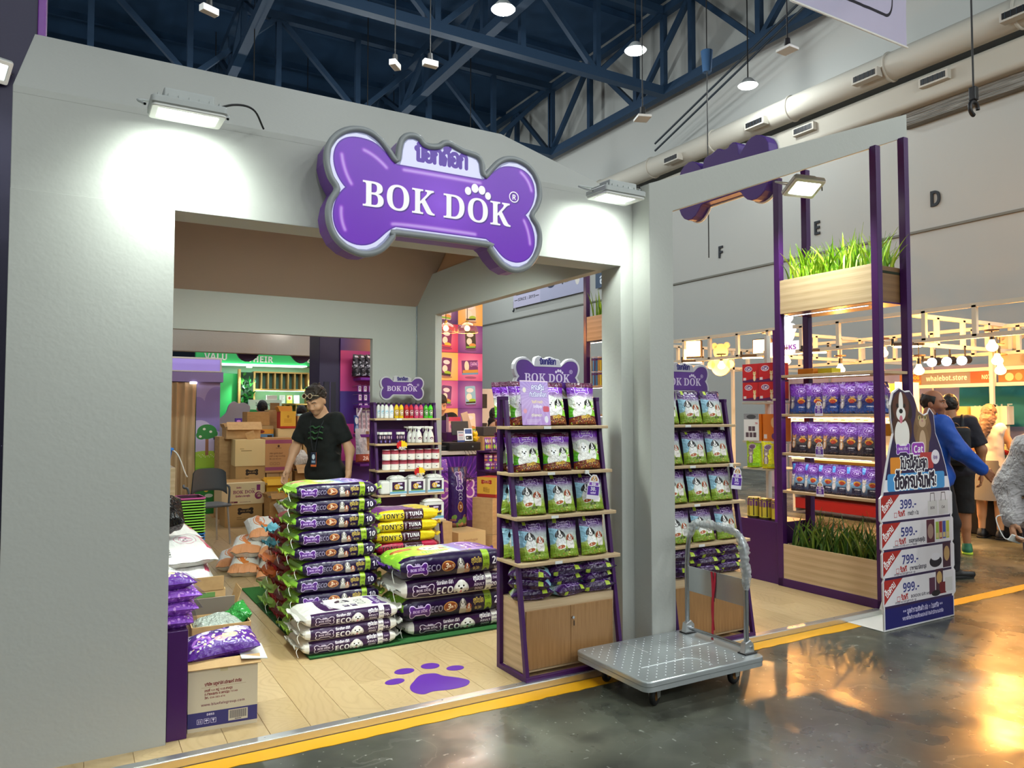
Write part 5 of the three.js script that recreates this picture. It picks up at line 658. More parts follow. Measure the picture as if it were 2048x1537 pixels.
// ---------- cartons heaped at the back of the shop ----------
{
  R = mulberry(44); const mk = (map) => std(0xffffff, 0.8, { map });
  const C = (name, label, x0, x1, y0, y1, z, d, m, print, turn = 0, extra) => { const w = x1 - x0, h = y1 - y0, o = thing(name, label, 'carton', [(x0 + x1) / 2, y0, z - d / 2], turn, undefined); mesh('carton_body', print ? pbox(w, h, d, { pz: [0, 0, 1, 1] }) : uvm(bx(w, h, d, 0.003), 1), m, o, [0, h / 2, 0]); if (extra) extra(o, w, h, d); return o; };
  const tape = (o, w, h, d) => mesh('packing_tape', bx(w * 1.002, 0.001, 0.05, 0), std(0xc9b48a, 0.25), o, [0, h + 0.001, 0]);
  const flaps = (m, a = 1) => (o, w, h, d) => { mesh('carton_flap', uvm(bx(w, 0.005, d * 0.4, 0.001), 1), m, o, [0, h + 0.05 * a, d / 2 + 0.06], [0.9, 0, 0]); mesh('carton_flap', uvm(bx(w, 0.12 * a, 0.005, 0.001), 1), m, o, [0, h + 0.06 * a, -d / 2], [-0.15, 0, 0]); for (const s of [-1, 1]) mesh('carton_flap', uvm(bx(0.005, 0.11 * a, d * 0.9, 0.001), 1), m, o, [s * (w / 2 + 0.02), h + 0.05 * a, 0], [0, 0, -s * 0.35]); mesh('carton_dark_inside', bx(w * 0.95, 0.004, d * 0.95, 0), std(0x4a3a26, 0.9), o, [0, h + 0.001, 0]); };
  C('bone_carton', 'brown carton with dark bone stamp, lowest at the front of the heap', 1.72, 2.19, FL, 0.325, -10.3, 0.36, mk(T.boneCarton), true, 0.02, tape);
  C('brand_carton', 'pale carton printed BOK DOK in purple, on the bone-stamped carton', 1.66, 2.21, 0.326, 0.6, -10.28, 0.38, mk(T.bokCarton), true, 0.08, (o, w, h, d) => { mesh('carton_flap', bx(w, 0.005, 0.16, 0.001), M.kraftPale, o, [0, h + 0.015, -0.05], [0.18, 0, 0]); });
  C('plain_carton', 'plain brown carton at the bottom left under the second row', 1.9, 2.32, FL, 0.52, -10.72, 0.4, M.kraft); C('bone_carton', 'taped brown carton with bone stamp behind the BOK DOK carton', 1.92, 2.31, 0.522, 0.79, -10.7, 0.4, mk(T.boneCarton), true, 0, tape);
  C('note_carton', 'big pale yellow carton with small note print, tilted above the taped one', 1.92, 2.31, 0.792, 1.15, -10.68, 0.42, mk(T.noteCarton), true, -0.05, (o, w, h) => mesh('carton_flap', uvm(bx(0.12, 0.12, 0.005, 0.001), 1), M.kraft, o, [0.02, h + 0.05, 0.1], [0.2, 0, 0.4]));
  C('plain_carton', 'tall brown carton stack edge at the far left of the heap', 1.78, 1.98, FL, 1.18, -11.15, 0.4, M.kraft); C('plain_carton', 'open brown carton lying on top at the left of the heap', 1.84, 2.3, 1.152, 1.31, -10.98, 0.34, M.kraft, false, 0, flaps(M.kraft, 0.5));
  C('plain_carton', 'plain brown carton, lowest under the carton with purple tape bands', 2.32, 2.68, FL, 0.4, -10.72, 0.36, M.kraft); C('plain_carton', 'plain brown taped carton directly below the purple tape bands', 2.33, 2.68, 0.402, 0.69, -10.71, 0.36, M.kraft, false, 0, (o, w, h, d) => mesh('packing_tape', bx(0.012, h, 0.002, 0), std(0x9a7a4c, 0.4), o, [0, h / 2, d / 2 + 0.001]));
  C('tape_carton', 'brown carton with two purple tape bands in the middle of the heap', 2.31, 2.67, 0.692, 1.17, -10.68, 0.38, mk(T.tapeCarton), true, -0.03, tape);
  C('print_carton', 'brown carton with orange and blue printed band behind the heap', 2.2, 2.54, 1.12, 1.33, -11.25, 0.3, mk(ctex(256, 160, (g, w, h) => { rect(g, 0, 0, w, h, '#a68a5c'); rect(g, 0, 40, w, 50, '#d2902c'); rect(g, 0, 92, w, 44, '#5a8ab0'); ell(g, 120, 66, 40, 18, '#7a3020'); rect(g, 190, 104, 50, 24, '#2a2420'); })), true); C('plain_carton', 'stack of plain cartons hidden low behind the heap', 2.2, 2.56, FL, 1.118, -11.28, 0.3, M.kraft);
  C('plain_carton', 'pale open carton on top of the heap before the seated person', 2.16, 2.48, 1.332, 1.53, -11.26, 0.28, M.kraftPale, false, 0.05); C('plain_carton', 'brown carton standing on its end with one flap raised', 2.5, 2.64, 1.13, 1.56, -11.45, 0.2, M.kraft, false, 0.1, (o, w, h) => mesh('carton_flap', uvm(bx(w, 0.11, 0.005, 0.001), 1), std(0x8a6e48, 0.85), o, [0.02, h + 0.05, 0.09], [0.1, 0, 0]));
  C('plain_carton', 'plain pale carton right of the purple tape bands', 2.58, 2.92, 0.9, 1.29, -11.12, 0.34, mk(T.noteCarton), true, -0.03); C('plain_carton', 'plain brown carton low right of the purple tape bands', 2.57, 2.9, FL, 0.898, -11.14, 0.34, M.kraft); C('yellow_carton', 'open yellow carton with red base on top of the heap', 2.6, 2.82, 1.292, 1.54, -11.1, 0.22, mk(T.yellowCarton), true, 0, (o, w, h) => { mesh('carton_flap', bx(w, 0.09, 0.004, 0.001), std(0xc88a20, 0.7), o, [0, h + 0.035, -0.1], [-0.3, 0, 0]); mesh('carton_flap', bx(0.004, 0.08, 0.2, 0.001), std(0xc88a20, 0.7), o, [-w / 2 - 0.02, h + 0.03, 0], [0, 0, 0.4]); });
  C('text_carton', 'brown carton with lines of print, topmost behind the man', 2.85, 3.2, 1.25, 1.47, -11.12, 0.34, mk(T.textCarton), true, 0, (o, w, h, d) => mesh('blue_lid', bx(w * 0.8, 0.03, d * 0.7, 0.004), std(0xa8d0d8, 0.4), o, [-0.02, h + 0.016, 0])); C('text_carton', 'brown carton with lines of print under the topmost one behind the man', 2.94, 3.28, 0.99, 1.248, -11.12, 0.34, mk(T.textCarton), true); C('text_carton', 'brown carton low in the column behind the man', 2.94, 3.28, FL, 0.988, -11.12, 0.34, mk(T.textCarton), true);
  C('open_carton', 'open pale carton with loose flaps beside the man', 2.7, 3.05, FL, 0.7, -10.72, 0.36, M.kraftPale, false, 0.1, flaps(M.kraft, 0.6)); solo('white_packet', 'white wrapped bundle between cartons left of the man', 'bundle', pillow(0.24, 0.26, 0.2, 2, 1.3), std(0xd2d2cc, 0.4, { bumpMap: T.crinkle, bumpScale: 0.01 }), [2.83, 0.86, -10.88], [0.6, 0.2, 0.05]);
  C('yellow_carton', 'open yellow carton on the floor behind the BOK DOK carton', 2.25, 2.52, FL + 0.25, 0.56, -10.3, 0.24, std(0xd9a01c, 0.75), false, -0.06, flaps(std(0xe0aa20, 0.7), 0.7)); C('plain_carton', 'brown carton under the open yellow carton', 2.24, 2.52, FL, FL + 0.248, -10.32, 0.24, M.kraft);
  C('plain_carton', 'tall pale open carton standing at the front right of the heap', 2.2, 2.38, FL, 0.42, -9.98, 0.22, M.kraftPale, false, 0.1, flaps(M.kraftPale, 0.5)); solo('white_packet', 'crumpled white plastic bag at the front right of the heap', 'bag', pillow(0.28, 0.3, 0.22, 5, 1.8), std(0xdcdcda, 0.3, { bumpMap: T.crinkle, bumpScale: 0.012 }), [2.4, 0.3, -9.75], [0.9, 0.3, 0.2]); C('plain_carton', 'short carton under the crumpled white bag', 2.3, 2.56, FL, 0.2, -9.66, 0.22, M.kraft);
  C('treat_box', 'small purple treat box standing on the heap at the left', 1.96, 2.05, 1.315, 1.44, -10.99, 0.05, mk(ctex(64, 96, (g, w, h) => { rect(g, 0, 0, w, h, '#4a2a8a'); ell(g, 32, 30, 20, 12, '#c88ad0'); ell(g, 30, 66, 22, 20, '#6a9ad0'); })), true);
}
// ---------- grooming rack by the back wall ----------
{
  const SH = [1.462, 1.24, 1.012, 0.8, 0.56], RX = 2.29, RZ = -6.43;
  rack('purple A-frame rack of shampoo, jars and wipes with bone header at the back', RX, RZ, 0.6, SH, false, [1.7, 0.35]);
  const fz = (y) => RZ + rackFront(y) + 0.02;
  const label = (c1, c2) => ctex(64, 128, (g, w, h) => { rect(g, 0, 0, w, h, c1); ell(g, 32, 50, 26, 36, '#e8e0e6'); ell(g, 32, 50, 20, 28, c2); ell(g, 32, 56, 12, 12, '#efe8e0'); rect(g, 14, 100, 36, 8, '#f4f0f4'); });
  const bottleGeo = new THREE.LatheGeometry([[0, 0], [0.019, 0], [0.021, 0.004], [0.021, 0.085], [0.018, 0.103], [0.009, 0.116], [0.009, 0.122]].map((p) => new THREE.Vector2(...p)), 18), capGeo = at(cy(0.011, 0.011, 0.018, 12), 0, 0.13, 0);
  const shades = [['white', 0xe4e6ea, '#8fc8e0'], ['yellow', 0xe8c41c, '#b08a1c'], ['red', 0xc8242e, '#8a1420'], ['pink', 0xd84a78, '#a02a58'], ['green', 0x58b83a, '#2a7a24']];
  shades.forEach(([n, c, d], i) => { const lm = std(0xffffff, 0.4, { map: label(n === 'white' ? '#dfe6ee' : d, d) }); for (let k = 0; k < 2; k++) for (let b = 0; b < (i ? 1 : 3); b++) { if (b && k) continue; const o = thing('shampoo_bottle', b ? `white shampoo bottle in the row going back, ${['', 'second', 'third'][b]} from the front` : `${k ? 'right' : 'left'} of the two ${n} shampoo bottles, top shelf of the back rack`, 'shampoo bottle', [2.405 + i * 0.095 + k * 0.0455 - b * 0.022, 1.4625, fz(1.462) - 0.01 - b * 0.04], 0, 'shampoo bottles in a row'); mesh('bottle_body', bottleGeo, n === 'white' ? M.whitePlastic : std(i === 4 && k ? 0x4fe02c : c, 0.25), o); mesh('bottle_cap', capGeo, M.black, o); mesh('bottle_label', new THREE.CylinderGeometry(0.0215, 0.0215, 0.06, 14, 1, true, -1.1, 2.2), lm, o, [0, 0.048, 0]); } });
  // jars, sprays
  const jarL = std(0xffffff, 0.4, { map: ctex(128, 64, (g, w, h) => { rect(g, 0, 0, w, h, '#2a1034'); for (let i = 0; i < 4; i++) { ell(g, 16 + i * 32, 20, 10, 12, ['#d8d0e8', '#c8a8b0'][i % 2]); ell(g, 32 + i * 30, 50, 8, 8, '#7a6ab8'); } }) });
  [[2.345, 0], [2.385, 0], [2.425, 0], [2.325, 0.05], [2.505, 0], [2.545, 0]].forEach(([x, b], i) => { const o = thing('treat_jar', `white-capped dark treat jar on the back rack, ${['first', 'second', 'third', 'one behind the first', 'left one of the pair', 'right one of the pair'][i]}`, 'jar', [x, 1.2405, fz(1.24) - 0.01 - b], 0, 'white-capped jars'); mesh('jar_body', at(cy(0.0185, 0.0185, 0.078, 18), 0, 0.039, 0), jarL, o); mesh('jar_cap', at(cy(0.0195, 0.0195, 0.022, 18), 0, 0.089, 0), M.whitePlastic, o); });
  const sprayGeo = new THREE.LatheGeometry([[0, 0], [0.03, 0], [0.033, 0.006], [0.03, 0.05], [0.024, 0.085], [0.011, 0.108], [0.011, 0.118]].map((p) => new THREE.Vector2(...p)), 18), spl = std(0xffffff, 0.4, { map: label('#e8e4de', '#5a2a4a') });
  [[2.705, 0], [2.685, 0.05], [2.665, 0.1], [2.82, 0], [2.8, 0.05]].forEach(([x, b], i) => { const o = thing('spray_bottle', `white trigger spray bottle on the back rack, ${['front of the left row', 'second in the left row', 'third in the left row', 'front of the right row', 'second in the right row'][i]}`, 'spray bottle', [x, 1.2405, fz(1.24) - 0.02 - b], 0, 'trigger spray bottles'); mesh('spray_body', sprayGeo, M.whitePlastic, o); mesh('spray_head', ext(poly([[-0.06, 0.03], [0.02, 0.03], [0.026, 0.015], [0.012, 0], [-0.012, 0], [-0.018, 0.012], [-0.06, 0.016]]), 0.018, 0.003), M.whitePlastic, o, [0, 0.118, -0.009]); mesh('spray_trigger', bx(0.006, 0.03, 0.01, 0.002), M.whitePlastic, o, [-0.03, 0.115, 0]); mesh('spray_label', new THREE.CylinderGeometry(0.0335, 0.0325, 0.05, 12, 1, true, -0.8, 1.6), spl, o, [0, 0.035, 0.0005]); });
  const canL = std(0xffffff, 0.35, { map: ctex(128, 96, (g, w, h) => { rect(g, 0, 0, w, h, '#ece8e2'); rect(g, 0, 0, w, 18, '#7a1c2c'); rect(g, 0, 18, w, 22, '#a8485a'); thai(g, 'แมว', 30, 36, 14, '#fff', { weight: 2 }); ell(g, 40, 62, 5, 5, '#3a1c24'); ell(g, 90, 70, 4, 4, '#3a1c24'); g.strokeStyle = '#b8a8a0'; g.beginPath(); g.moveTo(50, 90); g.lineTo(90, 50); g.stroke(); }) });
  for (let c = 0; c < 7; c++) for (let r = 0; r < 2; r++) { const o = thing('pet_food_can', `white and maroon pet food can, ${r ? 'upper' : 'lower'} layer, ${NTH[c]} column, back rack`, 'can', [2.375 + c * 0.078, 1.0125 + r * 0.088, fz(1.01) + 0.005], 0.3 * c, 'stacked pet food cans'); mesh('can_body', at(cy(0.0365, 0.0365, 0.082, 22), 0, 0.042, 0), canL, o); mesh('can_lid', at(cy(0.034, 0.0365, 0.005, 22), 0, 0.0845, 0), M.alu, o); }
  const wl = std(0xffffff, 0.35, { map: ctex(192, 160, (g, w, h) => { rect(g, 0, 0, w, h, '#e4e6e4'); rect(g, 0, 128, w, 20, '#6aa8cc'); rect(g, 26, 22, 142, 104, '#3a1c46'); ell(g, 84, 74, 34, 30, '#e8c85a'); dog(g, 78, 74, 22, '#d8a84a', '#f4e4c0', '#b8842c'); ell(g, 126, 84, 22, 14, '#d8e4ec'); rect(g, 90, 34, 50, 16, '#d9c8e8'); rect(g, 26, 112, 142, 14, '#5a8a3a'); }) });
  [[2.46, 0.8, 'left'], [2.635, 0.8, 'middle'], [2.815, 0.8, 'right']].forEach(([x, y, l]) => { const o = thing('wipes_pack', `white wet wipes pack with puppy label, ${l} of three on the back rack`, 'wipes pack', [x, y + 0.001, fz(0.8) + 0.0], 0, 'puppy wet wipes packs'); mesh('pack_body', pbox(0.155, 0.125, 0.1, { pz: [0, 0, 1, 1] }), wl, o, [0, 0.0625, 0]); mesh('pack_wrap', pillow(0.15, 0.1, 0.05, 2), std(0xe8e9e6, 0.2, { bumpMap: T.crinkle, bumpScale: 0.006 }), o, [0, 0.136, -0.01]); });
  solo('wipes_pack', 'stack of plain white wipes packs beside the puppy wipes at the left', 'wipes pack', uvm(bx(0.09, 0.12, 0.12, 0.02), 1), M.whitePlastic, [2.345, 0.862, fz(0.8) - 0.01]);
  const lo = thing('wipes_pack', 'white wet wipes pack with puppy label on the lowest shelf', 'wipes pack', [2.8, 0.561, fz(0.56) - 0.04]); mesh('pack_body', pbox(0.19, 0.15, 0.1, { pz: [0, 0, 1, 1] }), wl, lo, [0, 0.075, 0]); mesh('pack_wrap', pillow(0.18, 0.1, 0.05, 3), M.whitePlastic, lo, [0, 0.16, 0]);
  // sale bursts
  const star = (r1, r2, n) => poly(Array.from({ length: n * 2 }, (_, i) => [Math.cos(i * Math.PI / n) * (i % 2 ? r2 : r1) * 1.25, Math.sin(i * Math.PI / n) * (i % 2 ? r2 : r1)]));
  const burst = ctex(128, 96, (g, w, h) => { rect(g, 0, 0, w, h, '#f0c818'); rect(g, 0, 0, 58, h, '#c41c20'); txt(g, 'SALE', 66, 88, 34, '#1a1414', { align: 'center', style: 'italic bold', sc: '#fff', sw: 6 }); });
  [[2.505, 1.225, 1.24, 'below the dark jars'], [2.66, 0.99, 1.01, 'below the cans']].forEach(([x, y, s, l]) => { const b = thing('sale_tag', `red and yellow sale burst tag hanging ${l} on the back rack`, 'sale tag', [x, y, fz(s) + 0.075], 0); mesh('tag_card', uvFit(ext(star(0.045, 0.036, 12), 0.003), -0.056, -0.045, 0.056, 0.045), std(0xffffff, 0.4, { map: burst }), b); mesh('tag_clip', bx(0.016, 0.02, 0.012, 0.002), M.whitePlastic, b, [0, 0.03, -0.008]); });
}
// ---------- cashier corner ----------
{
  const rays = ctex(768, 640, (g, w, h) => { rect(g, 0, 0, w, h, '#4a0f96'); g.save(); g.translate(560, 330); for (let i = 0; i < 36; i++) { g.rotate(0.1745); g.fillStyle = rgrad(g, 0, 0, 640, [[0, 'rgba(225,170,255,.95)'], [0.35, 'rgba(160,80,220,.6)'], [1, 'rgba(110,30,180,.25)']]); g.beginPath(); g.moveTo(0, 0); g.lineTo(900, -24); g.lineTo(900, 24); g.fill(); } g.restore(); g.fillStyle = rgrad(g, 560, 330, 240, [[0, 'rgba(255,225,255,.95)'], [1, 'rgba(200,120,255,0)']]); g.fillRect(0, 0, w, h); innerBone(g, 330, 540, 320); g.fillStyle = '#9a4ad0'; g.fill(); g.lineWidth = 18; g.strokeStyle = '#f6e6ff'; g.stroke(); brand(g, 540, 320, 300, '#fff'); });
  const c = thing('cashier_counter', 'cashier counter with white top and purple ray poster front', 'counter', [3.94, FL, -8.7]); mesh('counter_body', bx(0.96, 0.94, 0.5, 0.004), M.purple, c, [0, 0.47, 0]); mesh('counter_top', bx(1.02, 0.05, 0.58, 0.006), M.whiteSmooth, c, [0, 0.985, 0]); mesh('ray_poster', pbox(0.96, 0.8, 0.004, { pz: [0, 0, 1, 1] }), std(0xffffff, 0.4, { map: rays }), c, [0, 0.54, 0.253]);
  const Y = FL + 1.01;
  const dr = thing('cash_drawer', 'black cash drawer on the white counter top', 'cash drawer', [4.22, Y, -8.56]); mesh('drawer_case', bx(0.44, 0.1, 0.34, 0.006), M.black, dr, [0, 0.052, 0]); mesh('drawer_front', bx(0.42, 0.07, 0.01, 0.003), std(0x1c1b20, 0.35), dr, [0, 0.05, 0.17]); mesh('drawer_lock', at(cy(0.012, 0.012, 0.01, 12), 0.1, 0.05, 0.178, Math.PI / 2), M.steel, dr);
  solo('black_tray', 'flat black tray at the left end of the cashier counter', 'tray', bx(0.18, 0.06, 0.24, 0.01), M.black, [3.92, Y + 0.031, -8.58]);
  const mo = thing('till_screen', 'dark grey till screen turned away behind the card terminal', 'screen', [4.28, Y + 0.104, -8.66]); mesh('screen_back', bx(0.24, 0.18, 0.02, 0.006), std(0x33363a, 0.45), mo, [0, 0.17, 0], [-0.15, 0, 0]); mesh('screen_neck', bx(0.05, 0.1, 0.03, 0.004), M.black, mo, [0, 0.06, -0.02]); mesh('screen_foot', bx(0.16, 0.012, 0.12, 0.003), M.black, mo, [0, 0.006, 0]);
  const ct = thing('card_terminal', 'silver card terminal with small blue screen on the cash drawer', 'card terminal', [4.32, Y + 0.104, -8.49], -0.1); const th = new THREE.Group(); th.name = 'terminal_head'; th.rotation.x = -0.25; ct.add(th); mesh('terminal_case', bx(0.115, 0.17, 0.03, 0.008), M.alu, th, [0, 0.09, 0]); mesh('terminal_screen', bx(0.09, 0.06, 0.004, 0.001), std(0x1c2a50, 0.2, { emissive: 0x3050a0, emissiveIntensity: 0.4 }), th, [0, 0.13, 0.016]); mesh('terminal_keys', bx(0.08, 0.05, 0.004, 0.001), M.black, th, [0, 0.05, 0.016]); mesh('terminal_key', bx(0.02, 0.014, 0.006, 0.001), M.whitePlastic, th, [-0.02, 0.05, 0.018]);
  const ps = solo('payment_card', 'white payment card stand beside the card terminal', 'card stand', pbox(0.1, 0.14, 0.006, { pz: [0, 0, 1, 1] }), std(0xffffff, 0.4, { map: ctex(64, 96, (g, w, h) => { rect(g, 0, 0, w, h, '#dfe4ee'); rect(g, 10, 10, 44, 10, '#8aa0c8'); rect(g, 14, 34, 36, 8, '#c88aa0'); rect(g, 0, 82, w, 14, '#2a4a9a'); rect(g, 14, 52, 36, 20, '#c8d0e0'); }) }), [4.2, Y + 0.104 + 0.071, -8.47], [-0.12, 0, 0]);
  const lc = thing('yellow_figurine', 'small bright yellow cat-shaped figurine on the counter end', 'figurine', [4.415, Y + 0.104, -8.5]); mesh('figurine_body', at(new THREE.SphereGeometry(0.042, 16, 12), 0, 0.04, 0), std(0xf0c810, 0.35), lc); mesh('figurine_head', at(new THREE.SphereGeometry(0.034, 16, 12), 0, 0.095, 0.004), std(0xf0c810, 0.35), lc); for (const s of [-1, 1]) { mesh('figurine_ear', at(new THREE.ConeGeometry(0.012, 0.025, 8), s * 0.02, 0.13, 0), std(0xf0c810, 0.35), lc); mesh('figurine_paw', at(new THREE.SphereGeometry(0.013, 10, 8), s * 0.03, 0.05, 0.034), std(0xf0c810, 0.35), lc); }
  for (let i = 0; i < 5; i++) solo('cable', `black cable dangling down the counter front, ${NTH[i]} of the tangle`, 'cable', tube([[4.2 + i * 0.035, Y + 0.03, -8.4], [4.22 + i * 0.05, Y - 0.06, -8.37], [4.16 + i * 0.06, Y - 0.2 - i * 0.03, -8.37], [4.3 - i * 0.03, Y - 0.34, -8.37], [4.24 + i * 0.03, Y - 0.42 + i * 0.02, -8.38]], 0.003, 40, 5), M.cable);
  solo('treat_carton', 'pink and white treat carton standing behind the till screen', 'carton', pbox(0.17, 0.2, 0.08, { pz: [0, 0, 1, 1] }), std(0xffffff, 0.6, { map: ctex(96, 96, (g, w, h) => { rect(g, 0, 0, w, h, '#e2b8cc'); rect(g, 0, 0, w, 26, '#d8486a'); rect(g, 0, 30, w, 6, '#e8c070'); ell(g, 30, 60, 20, 16, '#c878b0'); ell(g, 66, 64, 20, 16, '#e8d8a0'); }) }), [4.37, 1.36, -9.04]);
  solo('shelf_stand', 'purple stand behind the till carrying the pink treat carton', 'stand', bx(0.3, 1.22, 0.2, 0.004), M.purple, [4.4, FL + 0.611, -9.08]); solo('leaning_board', 'pale board leaning beside the till', 'board', bx(0.1, 0.5, 0.02, 0.003), std(0xc9b8a8, 0.7), [4.535, 1.28, -8.9], [-0.1, 0, 0.28]);
  solo('grey_case', 'dark grey hard case on the side table right of the till', 'case', bx(0.2, 0.12, 0.22, 0.01), std(0x3a3c42, 0.5), [4.68, 1.275, -8.7]); solo('kraft_parcel', 'brown parcel under the dark grey case', 'parcel', uvm(bx(0.2, 0.19, 0.22, 0.004), 1), M.kraft, [4.68, 1.118, -8.72]); solo('side_table', 'dark side table behind the cashier counter', 'table', bx(0.3, 0.98, 0.4, 0.01), std(0x2a2830, 0.6), [4.7, FL + 0.49, -8.74]);
  // poster wall: two columns of square prints
  const W = thing('poster_wall', 'tall wall of pink, purple and yellow product posters behind the till', 'wall panel', [4.88, FL, -9.95]); mesh('wall_panel', bx(0.79, 3.5, 0.06, 0.003), M.purple, W, [0, 1.75, 0]);
  const hue = [['#3c1a66', '#e8b04a'], ['#c2285e', '#6a2a86'], ['#eab85a', '#c84a8e'], ['#b84a96', '#6a2a92'], ['#e8b45a', '#5a2a86'], ['#8a3a8e', '#c84a80']];
  const artT = std(0xffffff, 0.55, { map: ctex(512, 384, (g) => { const w = 128, h = 128; for (let i = 0; i < 12; i++) { g.save(); g.translate(i % 4 * 128, (i / 4 | 0) * 128); g.beginPath(); g.rect(0, 0, 128, 128); g.clip(); rect(g, 0, 0, w, h, hue[i >> 1][i & 1]); g.fillStyle = rgrad(g, 64, 64, 80, [[0, 'rgba(255,225,235,.6)'], [1, 'rgba(255,220,240,0)']]); g.fillRect(0, 0, w, h); ell(g, 66, 112, 30, 6, 'rgba(60,20,60,.4)'); g.save(); g.translate(64, 66); g.rotate(i % 2 ? -0.06 : 0.08); if (i === 5) { rect(g, -44, -34, 84, 64, '#6a2a7a'); ell(g, -18, -8, 12, 24, '#efe4d0'); rect(g, -40, 10, 80, 22, '#c8923c'); rect(g, -44, 24, 84, 8, '#5a9ad0'); boneLogo(g, 22, -16, 40, '#8a4aa8', '#d8b8e8', '#f4e8fa'); } else { const c = ['#d8c8d0', '#efe2d0', '#7a2a6a', '#3a3420', '#6a2a6a', '#e0d0c0', '#6a3a7a', '#8ac0e0'][i % 8]; g.fillStyle = c; g.beginPath(); g.roundRect(-26, -42, 54, 84, 7); g.fill(); ell(g, 0, -22, 18, 10, '#f0e8f4'); ell(g, -6, 8, 14, 16, '#f4ece0'); ell(g, 10, 26, 18, 9, ['#d89a4a', '#9ac83a', '#e8c84a'][i % 3]); rect(g, -24, 30, 50, 8, ['#7ab83a', '#2a2418', '#c84a5a'][i % 3]); } g.restore(); g.restore(); } }) });
  for (let r = 0; r < 6; r++) for (let k = 0; k < 2; k++) mesh('poster_print', (() => { const i = r * 2 + k, u = i % 4 / 4, v = 1 - ((i / 4 | 0) + 1) / 3; return pbox(k ? 0.406 : 0.377, 0.408, 0.004, { pz: [u, v, u + 0.25, v + 1 / 3] }); })(), artT, W, [(k ? 5.069 : 4.6775) - 4.88, [3.015, 2.605, 2.19, 1.785, 1.38, 0.97][r] - FL, 0.032]);
  // clear glass pendants
  [[4.05, 2.53, -8.6, 'left'], [4.285, 2.53, -8.47, 'right']].forEach(([x, y, z, l]) => { const p = thing('pendant_lamp', `${l} clear glass dome pendant with a glowing warm bulb`, 'pendant lamp', [x, y, z]); mesh('lamp_shade', new THREE.SphereGeometry(0.135, 28, 12, 0, 6.2832, 0, 1.6), std(0xfff4e0, 0.04, { transmission: 1, thickness: 0, ior: 1.45 }), p); mesh('shade_rim', new THREE.TorusGeometry(0.135, 0.0018, 6, 32).rotateX(Math.PI / 2), std(0xe8c090, 0.2), p); mesh('bulb', at(new THREE.SphereGeometry(0.035, 16, 12), 0, 0.05, 0), glow(0xffc070, 9), p); mesh('bulb_socket', at(cy(0.018, 0.022, 0.06, 12), 0, 0.12, 0), std(0xb08a3c, 0.3, { metalness: 0.8 }), p); mesh('lamp_cord', rod([0, 0.14, 0], [0, 0.62, 0], 0.004, 6), M.cable, p); lampLight(new THREE.PointLight(0xffb060, POWER.pendant, 0, 2), x, y + 0.05, z); });
  solo('pendant_rail', 'ceiling rail from which the glass pendants hang', 'rail', bx(0.9, 0.06, 0.08, 0.004), M.black, [4.15, 3.18, -8.54]); struct('trim_7', bx(0.1, 3.2, 0.1, 0.003), M.purple, [3.68, 1.6, -8.98]);
  struct('wall_cashier_back', bx(0.7, 3.2, 0.06, 0.002), M.purple, [4.13, 1.6, -9.98]);
  // goods between the counter and the near rack
  const box = (n, l, x, y, z, w, h, d, m, turn, pr) => solo(n, l, 'carton', pr ? pbox(w, h, d, pr) : uvm(bx(w, h, d, 0.003), 1), m, [x, y + h / 2, z], [0, turn, 0]);
  box('plain_carton', 'tall plain brown carton below the dog-print carton', 3.95, 0.215, -7.25, 0.3, 0.385, 0.26, M.kraft, 0.5); box('plain_carton', 'brown carton at the bottom below the tall plain carton', 3.95, FL, -7.25, 0.32, 0.178, 0.28, M.kraft, 0.48); box('dog_carton', 'orange carton printed with a brown and white dog', 3.98, 0.602, -7.25, 0.24, 0.215, 0.24, std(0xffffff, 0.7, { map: T.dogCarton }), 0.5, { pz: [0.5, 0, 1, 1], nx: [0, 0, 0.5, 1] });
  box('sweet_carton', 'long pale carton with one line of brown print on the floor', 3.56, FL, -7.22, 0.34, 0.25, 0.5, std(0xffffff, 0.8, { map: T.sweetCarton }), 0.12, { pz: [0, 0, 1, 1], px: [0, 0, 0.1, 1] }); box('plain_carton', 'narrow brown carton beside the yellow cat food sacks', 3.18, FL, -6.92, 0.16, 0.4, 0.3, M.kraft, 0.05);
  const es = thing('standing_sack', 'purple sack standing upright on the pale carton, bone logo at its top', 'sack', [3.62, FL + 0.252, -7.38], 0.1); mesh('sack_body', pouch(0.24, 0.64, 0.14, 2), foil(ctex(192, 512, (g, w, h) => { rect(g, 0, 0, w, h, '#2e0f56'); g.save(); g.translate(96, 120); g.rotate(1.57); boneLogo(g, 0, 0, 150, '#4a1a7a', '#d8c8ec', '#e8dcf4'); g.restore(); g.save(); g.translate(84, 240); g.rotate(1.57); txt(g, 'ECO', 0, 0, 50, '#c8c0d4', { align: 'center', style: 'normal' }); g.restore(); ell(g, 96, 340, 28, 46, '#c08a4a'); ell(g, 96, 340, 22, 40, '#7a3c20'); txt(g, '3', 96, 352, 40, '#f0dcc0', { align: 'center' }); speckle(g, w, h, 16, ['#8a5a4a', '#b8805a', '#6a8a3a'], 3, 420, 500, 10, 30); })), es); mesh('top_seal', bx(0.22, 0.014, 0.006, 0.002), M.purple, es, [0, 0.634, 0]);
  solo('treat_bag', 'small white and violet bag leaning against the standing purple sack', 'bag', pillow(0.16, 0.16, 0.06, 3), foil(T.violetPouch), [3.47, 0.93, -7.5], [1.2, 0, 0.3]); solo('plain_carton', 'carton holding up the small white and violet bag', 'carton', uvm(bx(0.2, 0.8, 0.2, 0.003), 1), M.kraft, [3.44, FL + 0.4, -7.72]);
